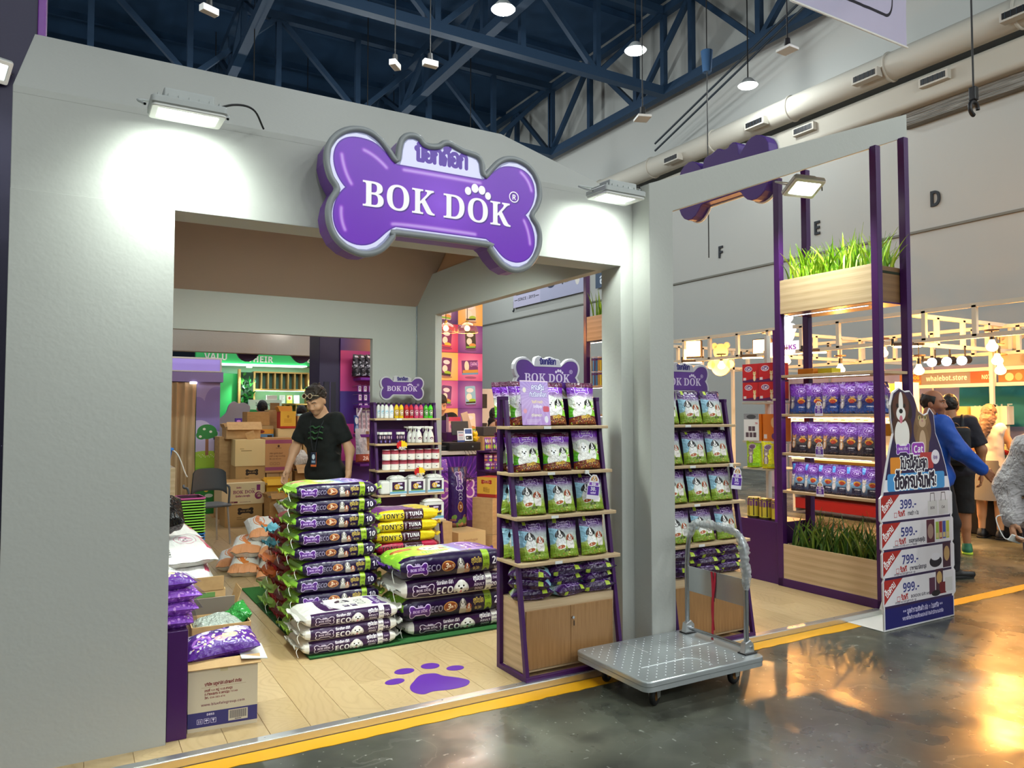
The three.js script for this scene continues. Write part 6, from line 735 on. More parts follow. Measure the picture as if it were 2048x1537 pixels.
  const tr = ctex(128, 128, (g, w, h) => { rect(g, 0, 0, w, h, '#7a3a8e'); for (let i = 0; i < 4; i++) { ell(g, 18 + i * 32, 36, 13, 20, ['#e8d8ec', '#efe4a0', '#e8a0a0', '#f0e8e8'][i]); ell(g, 18 + i * 32, 92, 13, 22, ['#a8d83a', '#f0d020', '#e88a5a', '#a8d83a'][i]); } rect(g, 0, 0, w, 10, '#c86aa8'); });
  const st = thing('treat_shelf', 'small purple shelf unit of treats right of the cashier counter', 'shelf unit', [4.18, FL, -7.55], 0.2); mesh('shelf_body', bx(0.34, 0.82, 0.14, 0.003), M.purple, st, [0, 0.41, -0.05]); mesh('shelf_board', bx(0.36, 0.02, 0.24, 0.003), M.purple, st, [0, 0.82, 0]); mesh('shelf_board', bx(0.36, 0.02, 0.24, 0.003), M.purple, st, [0, 1.04, 0]); mesh('shelf_back', bx(0.36, 0.24, 0.015, 0.002), M.purple, st, [0, 0.93, -0.11]);
  for (let r = 0; r < 2; r++) for (let k = 0; k < 3; k++) solo('treat_tub', `lidded treat tub, ${NTH[k]} in the ${r ? 'upper' : 'lower'} layer right of the counter`, 'tub', at(cy(0.048, 0.045, 0.088, 16)), std(0xffffff, 0.35, { map: tr }), [4.08 + k * 0.098, FL + 0.875 + r * 0.09, -7.53 - k * 0.015], [0, k + r, 0], 'treat tubs'); for (let k = 0; k < 3; k++) solo('treat_pack', `yellow and pink treat pack standing on the small shelf, ${NTH[k]}`, 'treat pack', pouch(0.1, 0.15, 0.05, k + 1), foil(tr), [4.08 + k * 0.1, FL + 1.051, -7.53], [-0.1, 0.2, 0], 'treat packs on the small shelf');
}
// ---------- product wall and parts of the rear stand ----------
{
  const P = ctex(256, 1024, (g, w, h) => { g.fillStyle = grad(g, 0, 0, w, 60, [[0, '#3a1a66'], [1, '#e89a3a']]); g.fillRect(0, 0, w, h); g.fillStyle = grad(g, 0, 60, w, 300, [[0, '#c8306a'], [1, '#8a2a8a']]); g.fillRect(0, 60, w, 200); g.fillStyle = grad(g, 0, 260, w, 420, [[0, '#2a1a6e'], [1, '#7a2aa8']]); g.fillRect(0, 260, w, 160); g.fillStyle = grad(g, 0, 420, w, 600, [[0, '#d84aa0'], [1, '#b84ac0']]); g.fillRect(0, 420, w, 180); rect(g, 0, 600, w, 424, '#5a2a8a'); });
  const w = thing('product_wall', 'pink and purple product wall with shelves of hanging pet goods', 'shelf wall', [2.78, FL, -8.1]); mesh('wall_panel', pbox(0.5, 2.3, 0.05, { pz: [0, 0, 1, 1] }), std(0xffffff, 0.5, { map: P }), w, [0, 1.15, 0]);
  for (const y of [1.86, 1.56, 1.245, 0.93, 0.6]) mesh('wall_shelf', bx(0.34, 0.03, 0.26, 0.004), M.purpleLight, w, [0.07, y - FL + 0.02, 0.13]);
  const dark = ctex(128, 192, (g, ww, h) => { rect(g, 0, 0, ww, h, '#1c1a20'); speckle(g, ww, h, 40, ['#5a5a60', '#8a8a90', '#3a3a40', '#c8c8d0'], 3, 50, h, 4, 12); rect(g, 20, 12, 60, 16, '#d8d8dc'); }), pink = ctex(128, 192, (g, ww, h) => { rect(g, 0, 0, ww, h, '#a8329a'); rect(g, 20, 14, 70, 30, '#f0d8ec'); ell(g, 64, 110, 40, 40, '#e06ab0'); ell(g, 40, 160, 20, 18, '#2a5ab0'); }), blu = ctex(128, 192, (g, ww, h) => { rect(g, 0, 0, ww, h, '#2a4a9a'); ell(g, 60, 60, 44, 40, '#dfe8f4'); ell(g, 60, 140, 40, 34, '#8ab0e0'); rect(g, 0, 176, ww, 16, '#202028'); });
  [dark, dark, dark, pink, blu].forEach((t, i) => solo('product_pack', `${['black', 'black', 'black', 'magenta', 'blue'][i]} pet product pack on the top shelf of the product wall, ${NTH[i]}`, 'product pack', pouch(0.1, 0.24, 0.1, i + 1), foil(t), [2.67 + i * 0.068, 1.911, -7.95 + i * 0.012], [-0.05, 0.5, 0], 'packs on the top shelf of the product wall'));
  const tagT = ctex(64, 96, (g, ww, h) => { rect(g, 0, 0, ww, h, '#8a3aa8'); rect(g, 8, 10, 48, 76, '#e8e4ea'); ell(g, 32, 44, 17, 22, '#6a5a70'); ell(g, 32, 48, 11, 12, '#d8c8c0'); });
  for (let r = 0; r < 3; r++) for (let k = 0; k < 4; k++) { const o = thing('hanging_toy_card', `small white hang card, ${NTH[k]} in the ${['upper', 'middle', 'lower'][r]} hook row of the product wall`, 'hang card', [2.7 + k * 0.062, 1.775 - r * 0.096, -7.93 + r * 0.015], 0.3, 'hang cards on hooks'); mesh('card', pbox(0.046, 0.07, 0.012, { pz: [0, 0, 1, 1] }), std(0xffffff, 0.4, { map: tagT }), o); mesh('card_hook', rod([0, 0.03, -0.13], [0, 0.04, 0.02], 0.003, 6), M.alu, o); }
  const tubeT = ctex(64, 256, (g, ww, h) => { rect(g, 0, 0, ww, h, '#d8ccd4'); rect(g, 12, 30, 40, 20, '#8a6a9a'); for (let i = 0; i < 3; i++) { ell(g, 32, 90 + i * 50, 20, 18, '#b89aa8'); rect(g, 14, 110 + i * 50, 36, 8, '#e8b8c8'); } });
  for (let k = 0; k < 5; k++) solo('treat_stick_pack', `tall pale treat stick pack on the product wall, ${NTH[k]} of the row`, 'treat pack', pouch(0.055, 0.27, 0.04, k + 1), foil(tubeT), [2.69 + k * 0.052, 1.296, -7.91], [-0.06, 0.2, 0], 'treat sticks on the product wall');
  solo('treat_stick_pack', 'short blue printed pack at the left end of the treat sticks', 'treat pack', pouch(0.06, 0.19, 0.04, 2), foil(blu), [2.655, 1.296, -7.89], [-0.06, 0.2, 0]); solo('price_flag', 'pale price flag sticking out of the product wall above the treat sticks', 'price flag', bx(0.02, 0.1, 0.003, 0.001), std(0xd8d0ec, 0.4), [2.66, 1.52, -7.8], [0, 0.2, -0.5]);
  const bone = ctex(128, 256, (g, ww, h) => { rect(g, 0, 0, ww, h, '#bcbac4'); speckle(g, ww, h, 30, ['#a8a4b0', '#d0ccd8'], 4, 0, 180, 6, 16); rect(g, 0, 196, ww, 60, '#a84a38'); txt(g, '2A', 70, 244, 44, '#f0d8d0', { align: 'center' }); rect(g, 86, 20, 30, 150, '#6a4a34'); });
  solo('chew_pack', 'large grey chew pack with red base band at the man\'s elbow', 'chew pack', pouch(0.19, 0.36, 0.08, 3), foil(bone), [2.72, 0.982, -7.85], [-0.08, 0.25, 0]); for (let k = 0; k < 2; k++) solo('pet_food_can', `pale printed can, ${k ? 'upper' : 'lower'} of two stacked on the product wall`, 'can', at(cy(0.05, 0.05, 0.1, 18)), std(0xffffff, 0.35, { map: tagT }), [2.88, 1.032 + k * 0.101, -7.92]);
  const pier = structGroup('wall_pier', [2.43, 0, -8.3]); mesh('pier_body', bx(0.25, 3.1, 0.4, 0.004), std(0x1e1038, 0.5), pier, [0, 1.55, 0]); mesh('door_recess', bx(0.13, 1.5, 0.03, 0.002), std(0x0c0720, 0.5), pier, [-0.01, 1.1, 0.2]); mesh('door_frame', bx(0.01, 1.5, 0.04, 0.002), std(0x3a2a5c, 0.4), pier, [-0.01, 1.1, 0.2]);
  // rear beam with the back of its bone sign
  struct('beam_rear', uvm(bx(3.2, 0.5, 0.14, 0.003), 1), M.white, [1.29, 2.525, -10.07]); const bs = thing('bone_sign', 'dark purple back of a bone sign hanging below the rear beam', 'sign', [2.3, 2.44, -10.24]); mesh('sign_back', ext(boneShape(0.8), 0.08, 0.004), std(0x2a1446, 0.5), bs); mesh('sign_bracket', bx(0.5, 0.06, 0.1, 0.003), M.black, bs, [0, 0.02, 0.1]);
}
// ---------- purple shelf towers ----------
R = mulberry(99);
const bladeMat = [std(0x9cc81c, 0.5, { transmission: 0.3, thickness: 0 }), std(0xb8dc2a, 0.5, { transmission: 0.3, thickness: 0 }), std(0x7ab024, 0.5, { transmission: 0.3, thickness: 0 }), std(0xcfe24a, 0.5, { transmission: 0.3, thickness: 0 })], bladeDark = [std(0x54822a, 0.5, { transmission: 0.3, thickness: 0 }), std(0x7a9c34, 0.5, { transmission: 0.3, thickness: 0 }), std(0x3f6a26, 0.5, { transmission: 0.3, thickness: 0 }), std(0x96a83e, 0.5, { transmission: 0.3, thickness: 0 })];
const blade = (i) => cached('blade' + i, () => { const q = mulberry(i + 3), L = 0.29 + q() * 0.14, w = 0.0095 + q() * 0.007, c = 0.25 + q() * 1.1, tw = (q() - 0.5) * 1.6; return gridGeo(2, 9, (u, v, s) => { const a = v * c, k = w * (1 - Math.pow(v, 2.4)) * (0.5 + Math.min(1, v * 4) * 0.5), x = (u - 0.5) * 2 * k; return [x * Math.cos(tw * v), L * Math.sin(a) / c * 1.0 + 0.0008 * s, L * (1 - Math.cos(a)) / c + x * Math.sin(tw * v) - 0.002 * Math.abs(2 * u - 1)]; }); });
function grass(parent, w, d, mat, n) {   // tufts of long blades, each blade a leaf of the plant
  const tufts = 9; for (let i = 0; i < n; i++) { const t = i % tufts, cz = -d / 2 + (t + 0.5) * d / tufts + rr(-0.03, 0.03), cx = rr(-0.4, 0.4) * w; mesh('leaf', blade(i % 14), mat[i * 7 % 4], parent, [cx, 0, cz], [rr(-0.2, 0.25), rr(0, 6.28), rr(-0.2, 0.2)]).scale.setScalar(rr(0.7, 1.05)); }
}
function tower(label, x, z, full) {   // x of the near face, z of the front
  const t = thing('shelf_tower', label, 'shelf tower', [x, FL, z]), D = 0.98, W = 0.42, P = 0.058;
  for (const [px, pz, n] of [[P / 2, -P / 2, 1], [W - P / 2, -P / 2, 1], [P / 2, -D + P / 2, 0], [W - P / 2, -D + P / 2, 0]]) { const h = px > 0.1 ? 3.65 : 3.52; mesh('post', bx(P, h, P, 0.004), M.purple, t, [px, h / 2, pz]); }
  mesh('base_rail', bx(P, 0.07, D, 0.004), M.purple, t, [P / 2, 0.035, -D / 2]); mesh('base_rail', bx(P, 0.07, D, 0.004), M.purple, t, [W - P / 2, 0.035, -D / 2]);
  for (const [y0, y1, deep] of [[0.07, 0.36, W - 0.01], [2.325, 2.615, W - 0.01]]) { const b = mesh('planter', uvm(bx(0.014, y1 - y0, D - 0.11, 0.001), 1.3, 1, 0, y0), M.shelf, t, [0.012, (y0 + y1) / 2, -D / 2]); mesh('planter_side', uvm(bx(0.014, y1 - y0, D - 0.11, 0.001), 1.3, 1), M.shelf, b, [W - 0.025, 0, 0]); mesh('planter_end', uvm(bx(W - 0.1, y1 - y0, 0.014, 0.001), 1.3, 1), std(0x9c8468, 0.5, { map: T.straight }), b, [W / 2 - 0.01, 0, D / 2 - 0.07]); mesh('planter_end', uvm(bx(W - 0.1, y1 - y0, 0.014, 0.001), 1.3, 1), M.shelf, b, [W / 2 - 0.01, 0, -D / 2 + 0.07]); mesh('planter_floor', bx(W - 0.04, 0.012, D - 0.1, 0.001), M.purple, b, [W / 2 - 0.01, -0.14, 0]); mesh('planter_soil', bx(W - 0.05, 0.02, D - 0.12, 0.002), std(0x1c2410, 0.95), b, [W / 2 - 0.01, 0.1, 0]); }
  for (const y of [0.85, 1.17, 1.5, 1.832]) { mesh('shelf', uvm(bx(W - 0.012, 0.022, D - 0.02, 0.002), 1.4, 1), M.shelf, t, [W / 2, y - FL - 0.011, -D / 2]); if (y > 1 || 0) { mesh('light_strip', bx(0.012, 0.006, D - 0.18, 0.001), M.alu, t, [0.04, y - FL - 0.026, -D / 2 + 0.02]); const dots = []; for (let i = 0; i < 46; i++) dots.push(at(new THREE.BoxGeometry(0.008, 0.003, 0.008), 0.04, y - FL - 0.0305, -0.12 - i * 0.0168)); mesh('light_strip_diodes', join(dots), glow(0xf4f4ff, 9), t); } }
  const dots = []; for (let i = 0; i < 46; i++) dots.push(at(new THREE.BoxGeometry(0.008, 0.003, 0.008), 0.04, 2.3, -0.12 - i * 0.0168)); mesh('light_strip', bx(0.012, 0.006, D - 0.18, 0.001), M.alu, t, [0.04, 2.305, -D / 2]); mesh('light_strip_diodes', join(dots), glow(0xf4f4ff, 9), t);
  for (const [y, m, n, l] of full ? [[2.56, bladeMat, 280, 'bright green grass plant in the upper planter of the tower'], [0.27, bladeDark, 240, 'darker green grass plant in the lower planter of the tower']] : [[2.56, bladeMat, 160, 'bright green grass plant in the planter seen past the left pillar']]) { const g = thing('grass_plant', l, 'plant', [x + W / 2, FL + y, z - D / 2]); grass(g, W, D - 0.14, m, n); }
  return t;
}
const TX = 5.25, TZ = -3.5;
tower('tall purple shelf tower with planters and cat food at the right front', TX, TZ, true);
tower('purple shelf tower farther back, seen between the racks and pillar', TX, TZ - 2.83, false);
for (const y of [1.798, 1.465, 1.135]) { const l = new THREE.RectAreaLight(0xf2f2ff, 20, 0.02, 0.8); lampLight(l, TX + 0.04, y, TZ - 0.49); l.lookAt(TX + 0.04, 0, TZ - 0.49); }
{
  const rows = [[1.501, T.cat1, 5, 'grey cat', 0.255, 0.185], [1.171, T.cat2, 5, 'orange cat', 0.262, 0.19], [0.851, T.cat3, 6, 'white cat', 0.238, 0.16]];
  rows.forEach(([y, map, n, k, h, w], r) => { for (let i = 0; i < n; i++) place(foodBag('cat' + r, 1 + (i + r) % 5, w, h, 0.09, map), 'cat_food_bag', `purple ${k} food bag, ${NTH[i]} from the left on the tower's ${['upper', 'middle', 'lower'][r]} shelf`, 'cat food bag', [TX + 0.11, y, TZ - 0.9 + w / 2 + i * (0.82 - w) / (n - 1) - 0.015 + rr(-0.008, 0.008)], -Math.PI / 2 + rr(-0.05, 0.2), -0.05, `cat food bags on the tower`); });
  for (let i = 0; i < 2; i++) place(foodBag('cat0', 2 + i, 0.185, 0.25, 0.09, T.cat1), 'cat_food_bag', `purple grey cat food bag in the back row of the upper tower shelf, ${i ? 'nearer' : 'farther'} one`, 'cat food bag', [TX + 0.3, 1.501, TZ - 0.16 - i * 0.2], 0.2, -0.04, 'cat food bags on the tower');
  [[1.515, 'upper'], [1.185, 'middle'], [0.865, 'lower']].forEach(([y, l]) => { const t = thing('price_flag', `price flag with 30 on the ${l} shelf of the tower`, 'price flag', [TX - 0.03, y - 0.03, TZ - 0.52], -Math.PI / 2 + 0.25); t.scale.setScalar(0.8); mesh('flag_card', T.flagShape(), std(0xffffff, 0.4, { map: T.flag }), t, [0, 0, 0.002]); mesh('flag_clip', bx(0.03, 0.024, 0.07, 0.002), M.clear, t, [0, 0.014, -0.036]); });
  // the next bay: low purple cupboard with open white shelves
  const b = thing('shelf_bay', 'purple cupboard bay with open white shelves left of the tower', 'shelf unit', [TX + 0.02, FL, TZ - 0.985]);
  mesh('bay_front', bx(0.03, 0.53, 0.42, 0.003), M.purple, b, [0.015, 0.265, -0.21]); mesh('bay_body', bx(0.36, 0.53, 0.42, 0.003), M.purple, b, [0.21, 0.264, -0.211]); mesh('bay_upright', bx(0.06, 2.2, 0.05, 0.003), M.purpleLight, b, [0.05, 1.1, -0.03]); mesh('wall_switch', bx(0.01, 0.02, 0.05, 0.002), M.whitePlastic, b, [0.015, 1.59, -0.03]); for (const y of [1.61, 1.26, 1.02]) mesh('bay_shelf', bx(0.34, 0.018, 0.42, 0.002), M.whiteSmooth, b, [0.2, y - FL - 0.01, -0.21]); mesh('bay_upright', bx(0.05, 2.2, 0.03, 0.003), M.whiteSmooth, b, [0.35, 1.1, -0.4]);
  const red = std(0xffffff, 0.45, { map: ctex(160, 128, (g, w, h) => { rect(g, 0, 0, w, h, '#c41c28'); g.fillStyle = '#5a1a5c'; g.beginPath(); g.moveTo(0, 116); g.lineTo(w, 100); g.lineTo(w, h); g.lineTo(0, h); g.fill(); ell(g, 56, 36, 36, 20, '#e8dce4'); ell(g, 56, 36, 30, 15, '#6a3a86'); txt(g, 'Cat', 56, 46, 26, '#fff', { align: 'center' }); cat(g, 112, 70, 14, '#e8c88a', '#f4e4c8'); rect(g, 8, 96, 26, 18, '#e0d8e0'); }) });
  for (let r = 0; r < 2; r++) for (let k = 0; k < 2; k++) solo('cat_food_carton', `red cat food carton, ${k ? 'right' : 'left'} of the ${r ? 'upper' : 'lower'} pair beside the tower`, 'carton', pbox(0.19, 0.165, 0.16, { pz: [0, 0, 1, 1], px: [0, 0, 0.05, 1] }), red, [TX + 0.12, 1.702 + r * 0.167, TZ - 1.29 + k * 0.19], [0, -Math.PI / 2 + 0.05, 0], 'red cat food cartons');
  const or = std(0xffffff, 0.5, { map: ctex(128, 128, (g, w, h) => { rect(g, 0, 0, w, h, '#e07a1c'); ell(g, 90, 40, 22, 24, '#efc890'); ell(g, 92, 104, 20, 14, '#6a3a86'); rect(g, 8, 96, 26, 20, '#d8d0d8'); }) });
  for (let k = 0; k < 2; k++) solo('cat_food_carton', `orange cat food carton, ${k ? 'right' : 'left'} one beside the tower`, 'carton', pbox(0.17, 0.24, 0.16, { pz: [0, 0, 1, 1], px: [0, 0, 0.05, 1] }), or, [TX + 0.14, 1.38, TZ - 1.28 + k * 0.19], [0, -Math.PI / 2, 0], 'orange cat food cartons');
  solo('price_board', 'white price board with product pictures before the orange cartons', 'board', pbox(0.14, 0.24, 0.006, { pz: [0, 0, 1, 1] }), std(0xffffff, 0.4, { map: ctex(128, 192, (g, w, h) => { rect(g, 0, 0, w, h, '#e4e2e4'); rect(g, 0, 0, w, 40, '#8a8a90'); ell(g, 64, 22, 40, 16, '#4a4a50'); txt(g, '79', 96, 76, 20, '#c42a3a'); for (let i = 0; i < 5; i++) rect(g, [40, 70, 16, 48, 80][i], i < 2 ? 90 : 134, 26, 34, '#5a4450'); }) }), [TX + 0.02, 1.382, TZ - 1.27], [0, -Math.PI / 2 + 0.3, 0]);
  const gb = (c, d) => foil(ctex(128, 192, (g, w, h) => { rect(g, 0, 0, w, h, c); ell(g, 60, 44, 34, 22, '#c8c0b8'); ell(g, 60, 44, 26, 16, '#7a5a86'); cat(g, 50, 84, 24, '#8a7a80', '#d8d0d0'); rect(g, 10, 160, 108, 20, d); }));
  [[0xb4, '#a8dc1c', 'lime green'], [0xe0, '#e8e41c', 'yellow']].forEach(([q, c, n], k) => solo('cat_litter_bag', `${n} cat litter bag with a grey cat on the shelf beside the tower`, 'litter bag', pouch(0.16, 0.24, 0.08, k + 2), gb(c, k ? '#b8c01c' : '#7ab41c'), [TX + 0.06, 1.022, TZ - 1.27 + k * 0.175], [-0.04, -Math.PI / 2 + 0.1, 0]));
  const tub = std(0xffffff, 0.35, { map: ctex(128, 128, (g, w, h) => { rect(g, 0, 0, w, h, '#d8cc3a'); rect(g, 0, 0, w, 44, '#5a2a6e'); for (let i = 0; i < 8; i++) { rect(g, i * 16, 6, 10, 100, '#c8b43a'); rect(g, i * 16 + 2, 12, 6, 34, '#6a3a7a'); rect(g, i * 16 + 11, 40, 4, 70, '#4a3a1c'); } rect(g, 0, 114, w, 14, '#3a2a1a'); }) });
  for (let k = 0; k < 3; k++) solo('treat_stick_tub', `yellow and purple tub of treat sticks, ${NTH[k]} on the cupboard beside the tower`, 'tub', (() => { const a = at(cy(0.062, 0.06, 0.17, 20), 0, 0.085, 0), c = at(cy(0.056, 0.056, 0.014, 20), 0, 0.177, 0); return join([a, c]); })(), tub, [TX + 0.1, FL + 0.531, TZ - 1.32 + k * 0.135], [0, k, 0], 'tubs of treat sticks');
  const tw = std(0xffffff, 0.35, { map: ctex(128, 128, (g, w, h) => { for (let i = 0; i < 8; i++) { rect(g, i * 16, 0, 16, h, ['#d88a3a', '#c85a8a', '#e8c83a', '#5a9ad0'][i >> 1]); rect(g, i * 16 + 10, 0, 5, h, '#6a2a4a'); } rect(g, 0, 0, w, 12, '#d8d0d8'); rect(g, 0, 18, w, 16, '#6a3a7a'); }) });
  for (let r = 0; r < 2; r++) for (let k = 0; k < 3; k++) solo('treat_stick_tub', `multicoloured tub of treat sticks, ${r ? 'upper' : 'lower'} layer ${NTH[k]}, on the farther tower`, 'tub', at(cy(0.06, 0.058, 0.17, 18)), tw, [TX + 0.1, 1.918 + r * 0.172, TZ - 2.83 - 0.86 + k * 0.125], [0, k, 0], 'tubs on the farther tower'); solo('treat_carton', 'yellow carton beside the tubs on the farther tower', 'carton', bx(0.14, 0.2, 0.2, 0.004), std(0xe0b030, 0.6), [TX + 0.1, 1.933, TZ - 2.83 - 0.43]);
  const bs = thing('bone_sign', 'purple bone sign seen from behind, crossing the rising gable beam', 'sign', [TX - 0.03, 3.71, -5.06], Math.PI / 2); bs.scale.setScalar(0.93); mesh('sign_body', ext(boneShape(1.0), 0.14, 0.006), std(0x4a2a80, 0.5), bs); mesh('sign_rim', tube(BONE.map(([x, y]) => [x, y, 0]), 0.014, 200, 6, true), M.whitePlastic, bs, [0, 0, 0.14]); mesh('sign_pole', bx(0.3, 0.05, 0.05, 0.003), M.purple, bs, [-0.55, -0.1, 0.06]);
  // orange and yellow cartons on the tower's top board
  solo('treat_carton', 'orange carton lying on the top board of the tower', 'carton', bx(0.12, 0.06, 0.16, 0.004), std(0xe08a1c, 0.6), [TX + 0.3, 1.864, TZ - 0.86]); solo('treat_carton', 'yellow carton lying on the top board of the tower', 'carton', bx(0.12, 0.055, 0.14, 0.004), std(0xdcc81c, 0.6), [TX + 0.32, 1.861, TZ - 0.68]);
}
// ---------- promotion standee ----------
{
  const W = 0.93, H = 1.69, S = ctex(1024, 1860, (g, w, h) => {
    const k = w / W; rect(g, 0, 0, w, h, '#f2eef4'); g.fillStyle = grad(g, 0, 0, 0, 700, [[0, '#3a2440'], [1, '#2a1a4c']]); g.fillRect(40, 0, w - 120, 720);
    // dog and cat
    ell(g, 330, 330, 130, 150, '#4a2a1c'); ell(g, 330, 380, 96, 130, '#f2ece4'); dog(g, 320, 160, 120, '#5a3222', '#f4efe8', '#2e1a12', true); ell(g, 600, 340, 120, 150, '#7a5a3c'); cat(g, 600, 250, 92, '#8a6a48', '#c8a888'); for (let i = 0; i < 9; i++) rect(g, 520 + i * 18, 190, 5, 60, 'rgba(60,40,24,.5)');
    ell(g, 300, 470, 0, 0, '#000'); boneLogo(g, 340, 486, 170, '#8a3ab8', '#f0e2f8', '#fff'); g.fillStyle = '#9a3ab0'; g.beginPath(); g.roundRect(450, 440, 170, 100, 30); g.fill(); g.lineWidth = 8; g.strokeStyle = '#f0e2f8'; g.stroke(); txt(g, 'Cat', 540, 520, 78, '#fff', { align: 'center' });
    g.fillStyle = '#e8902a'; g.beginPath(); g.roundRect(170, 550, 140, 130, 14); g.fill(); g.fillStyle = '#b83a3a'; g.beginPath(); g.roundRect(560, 520, 180, 130, 14); g.fill(); ell(g, 770, 560, 58, 58, '#e9e2ea'); thai(g, 'คุ้มสุด', 770, 574, 20, '#6a4a8a', { align: 0.5, weight: 2 });
    thai(g, 'โปรนี้คุ้มสุด', 480, 640, 66, '#241430', { align: 0.5, weight: 2.2, outline: 2.6, oc: '#ffffff' }); g.fillStyle = '#4a9ad8'; g.beginPath(); g.roundRect(130, 676, 760, 136, 22); g.fill(); thai(g, 'ซื้อครบรับฟรี!', 500, 790, 84, '#241430', { align: 0.5, weight: 2.3, outline: 2.6, oc: '#ffffff' });
    g.fillStyle = '#33204a'; g.fillRect(60, 812, 900, 890);
    // four offers
    [['399.-', 'กระเป๋า 1 ใบ', 0], ['599.-', 'ขนมทานเล่นสุดคุ้ม', 1], ['799.-', 'อาหารแมวโตยกชุด', 2], ['999.-', 'BOKDOK Gift set', 3]].forEach(([p, s, i]) => {
      const y = 838 + i * 214, x = 30 + i * 6; g.fillStyle = '#ece6ea'; g.beginPath(); g.roundRect(x, y, 940, 196, 30); g.fill(); g.save(); g.beginPath(); g.roundRect(x, y, 940, 196, 30); g.clip(); g.fillStyle = '#b42a24'; g.beginPath(); g.moveTo(x, y); g.lineTo(x + 250, y); g.lineTo(x, y + 196); g.fill(); g.save(); g.translate(x + 106, y + 92); g.rotate(-0.66); thai(g, 'ซื้อครบ', 0, 0, 40, '#fff', { align: 0.5, weight: 1.9 }); g.restore(); g.restore();
      txt(g, p, x + 250, y + 112, 96, '#232a7e', {}); thai(g, 'รับฟรี', x + 226, y + 168, 32, '#b42424', { weight: 2.2 }); thai(g, s, x + 352, y + 166, 24, '#2a2436', { weight: 1.9 }); if (i) thai(g, i === 1 ? 'BOKDOK STICK หรือ CATTY CAT ชิ้นใดก็ได้' : 'อาหารเม็ด ขนม ของใช้ มูลค่ารวม ต่อ 1 ชุด', x + 150, y + 190, 13, '#5a5062', { weight: 1.7 }); g.strokeStyle = '#b42424'; g.lineWidth = 4; g.strokeRect(x + 178, y + 140, 34, 34);
      if (i === 0) for (const b of [620, 770]) { rect(g, x + b, y + 70, 130, 118, '#dcd8d6'); g.strokeStyle = '#6a5a58'; g.lineWidth = 7; g.beginPath(); g.moveTo(x + b + 34, y + 74); g.lineTo(x + b + 40, y + 12); g.lineTo(x + b + 90, y + 12); g.lineTo(x + b + 96, y + 74); g.stroke(); txt(g, b > 700 ? 'Cat' : 'BOK', x + b + 65, y + 140, 30, '#5a4a54', { align: 'center' }); }
      if (i === 1) { rect(g, x + 590, y + 6, 110, 184, '#5a2436'); ell(g, x + 644, y + 100, 40, 60, '#a8887a'); ['#a8c04a', '#a8383a', '#4a5ab0', '#c8c84a'].forEach((c, k) => { rect(g, x + 716 + k * 48, y + 30, 44, 140, c); rect(g, x + 722 + k * 48, y + 120, 32, 40, '#e0c88a'); }); }
      if (i === 2) { ell(g, x + 700, y + 130, 84, 46, '#231c26'); ell(g, x + 700, y + 92, 64, 30, '#efeaf0'); rect(g, x + 800, y - 10, 110, 200, '#4a2438'); ell(g, x + 856, y + 80, 40, 60, '#c8a06a'); }
      if (i === 3) { rect(g, x + 600, y + 40, 80, 130, '#5a2a46'); rect(g, x + 690, y - 20, 100, 190, '#4a2438'); ell(g, x + 740, y + 50, 38, 50, '#d0a86a'); rect(g, x + 740, y + 90, 90, 90, '#7a1c24'); rect(g, x + 820, y + 60, 100, 110, '#dcd8d6'); ell(g, x + 690, y + 168, 60, 24, '#1c161c'); }
    });
    rect(g, 70, 1696, w - 100, 170, '#1c1a6a'); thai(g, '** มูลค่ารวมสินค้า ต่อ 1 ใบเสร็จ **', 560, 1758, 30, '#d8d0ec', { align: 0.5, weight: 1.8 }); thai(g, 'รสชาติสินค้าอาจเปลี่ยนแปลงได้ สินค้ามีจำนวนจำกัด', 560, 1806, 22, '#d8d0ec', { align: 0.5, weight: 1.8 });
  });
  // outline, x from the left edge, y from the floor
  const o = [[0.055, 0], [0.9, 0.0], [0.9, 0.155], [0.925, 0.175], [0.925, 0.33], [0.905, 0.352], [0.918, 0.37], [0.918, 0.525], [0.898, 0.545], [0.912, 0.563], [0.912, 0.72], [0.892, 0.74], [0.906, 0.758], [0.906, 0.91], [0.885, 0.93], [0.87, 1.0], [0.83, 1.12], [0.78, 1.24], [0.71, 1.36], [0.69, 1.5], [0.645, 1.54], [0.62, 1.505], [0.57, 1.49], [0.5, 1.52], [0.45, 1.62], [0.4, 1.665], [0.34, 1.66], [0.27, 1.685], [0.2, 1.65], [0.165, 1.56], [0.17, 1.46], [0.195, 1.36], [0.155, 1.26], [0.11, 1.12], [0.075, 1.0], [0.058, 0.93], [0.03, 0.91], [0.03, 0.758], [0.05, 0.74], [0.036, 0.72], [0.036, 0.563], [0.056, 0.545], [0.042, 0.525], [0.042, 0.37], [0.062, 0.352], [0.048, 0.33], [0.048, 0.175], [0.055, 0.155]];
  const t = thing('promotion_standee', 'tall cut-out promotion standee with dog and cat and four price offers', 'standee', [4.792, 0.004, -3.235]);
  mesh('standee_board', ext(poly(o), 0.012, 0.001), std(0xe6e3e6, 0.5), t, [0, 0, -0.012]); mesh('standee_print', uvFit(ext(poly(o.map(([x, y]) => [0.47 + (x - 0.47) * 0.972, 0.84 + (y - 0.84) * 0.988])), 0.0015), 0, 0, W, H), std(0xffffff, 0.4, { map: S }), t, [0, 0, 0]);
  mesh('standee_foot', bx(0.8, 0.004, 0.34, 0.001), M.whitePlastic, t, [0.45, 0.0, -0.17]); mesh('standee_strut', ext(poly([[0, 0], [0.3, 0], [0, 0.9]]), 0.006).rotateY(Math.PI / 2), M.whitePlastic, t, [0.45, 0.002, -0.014]);
}
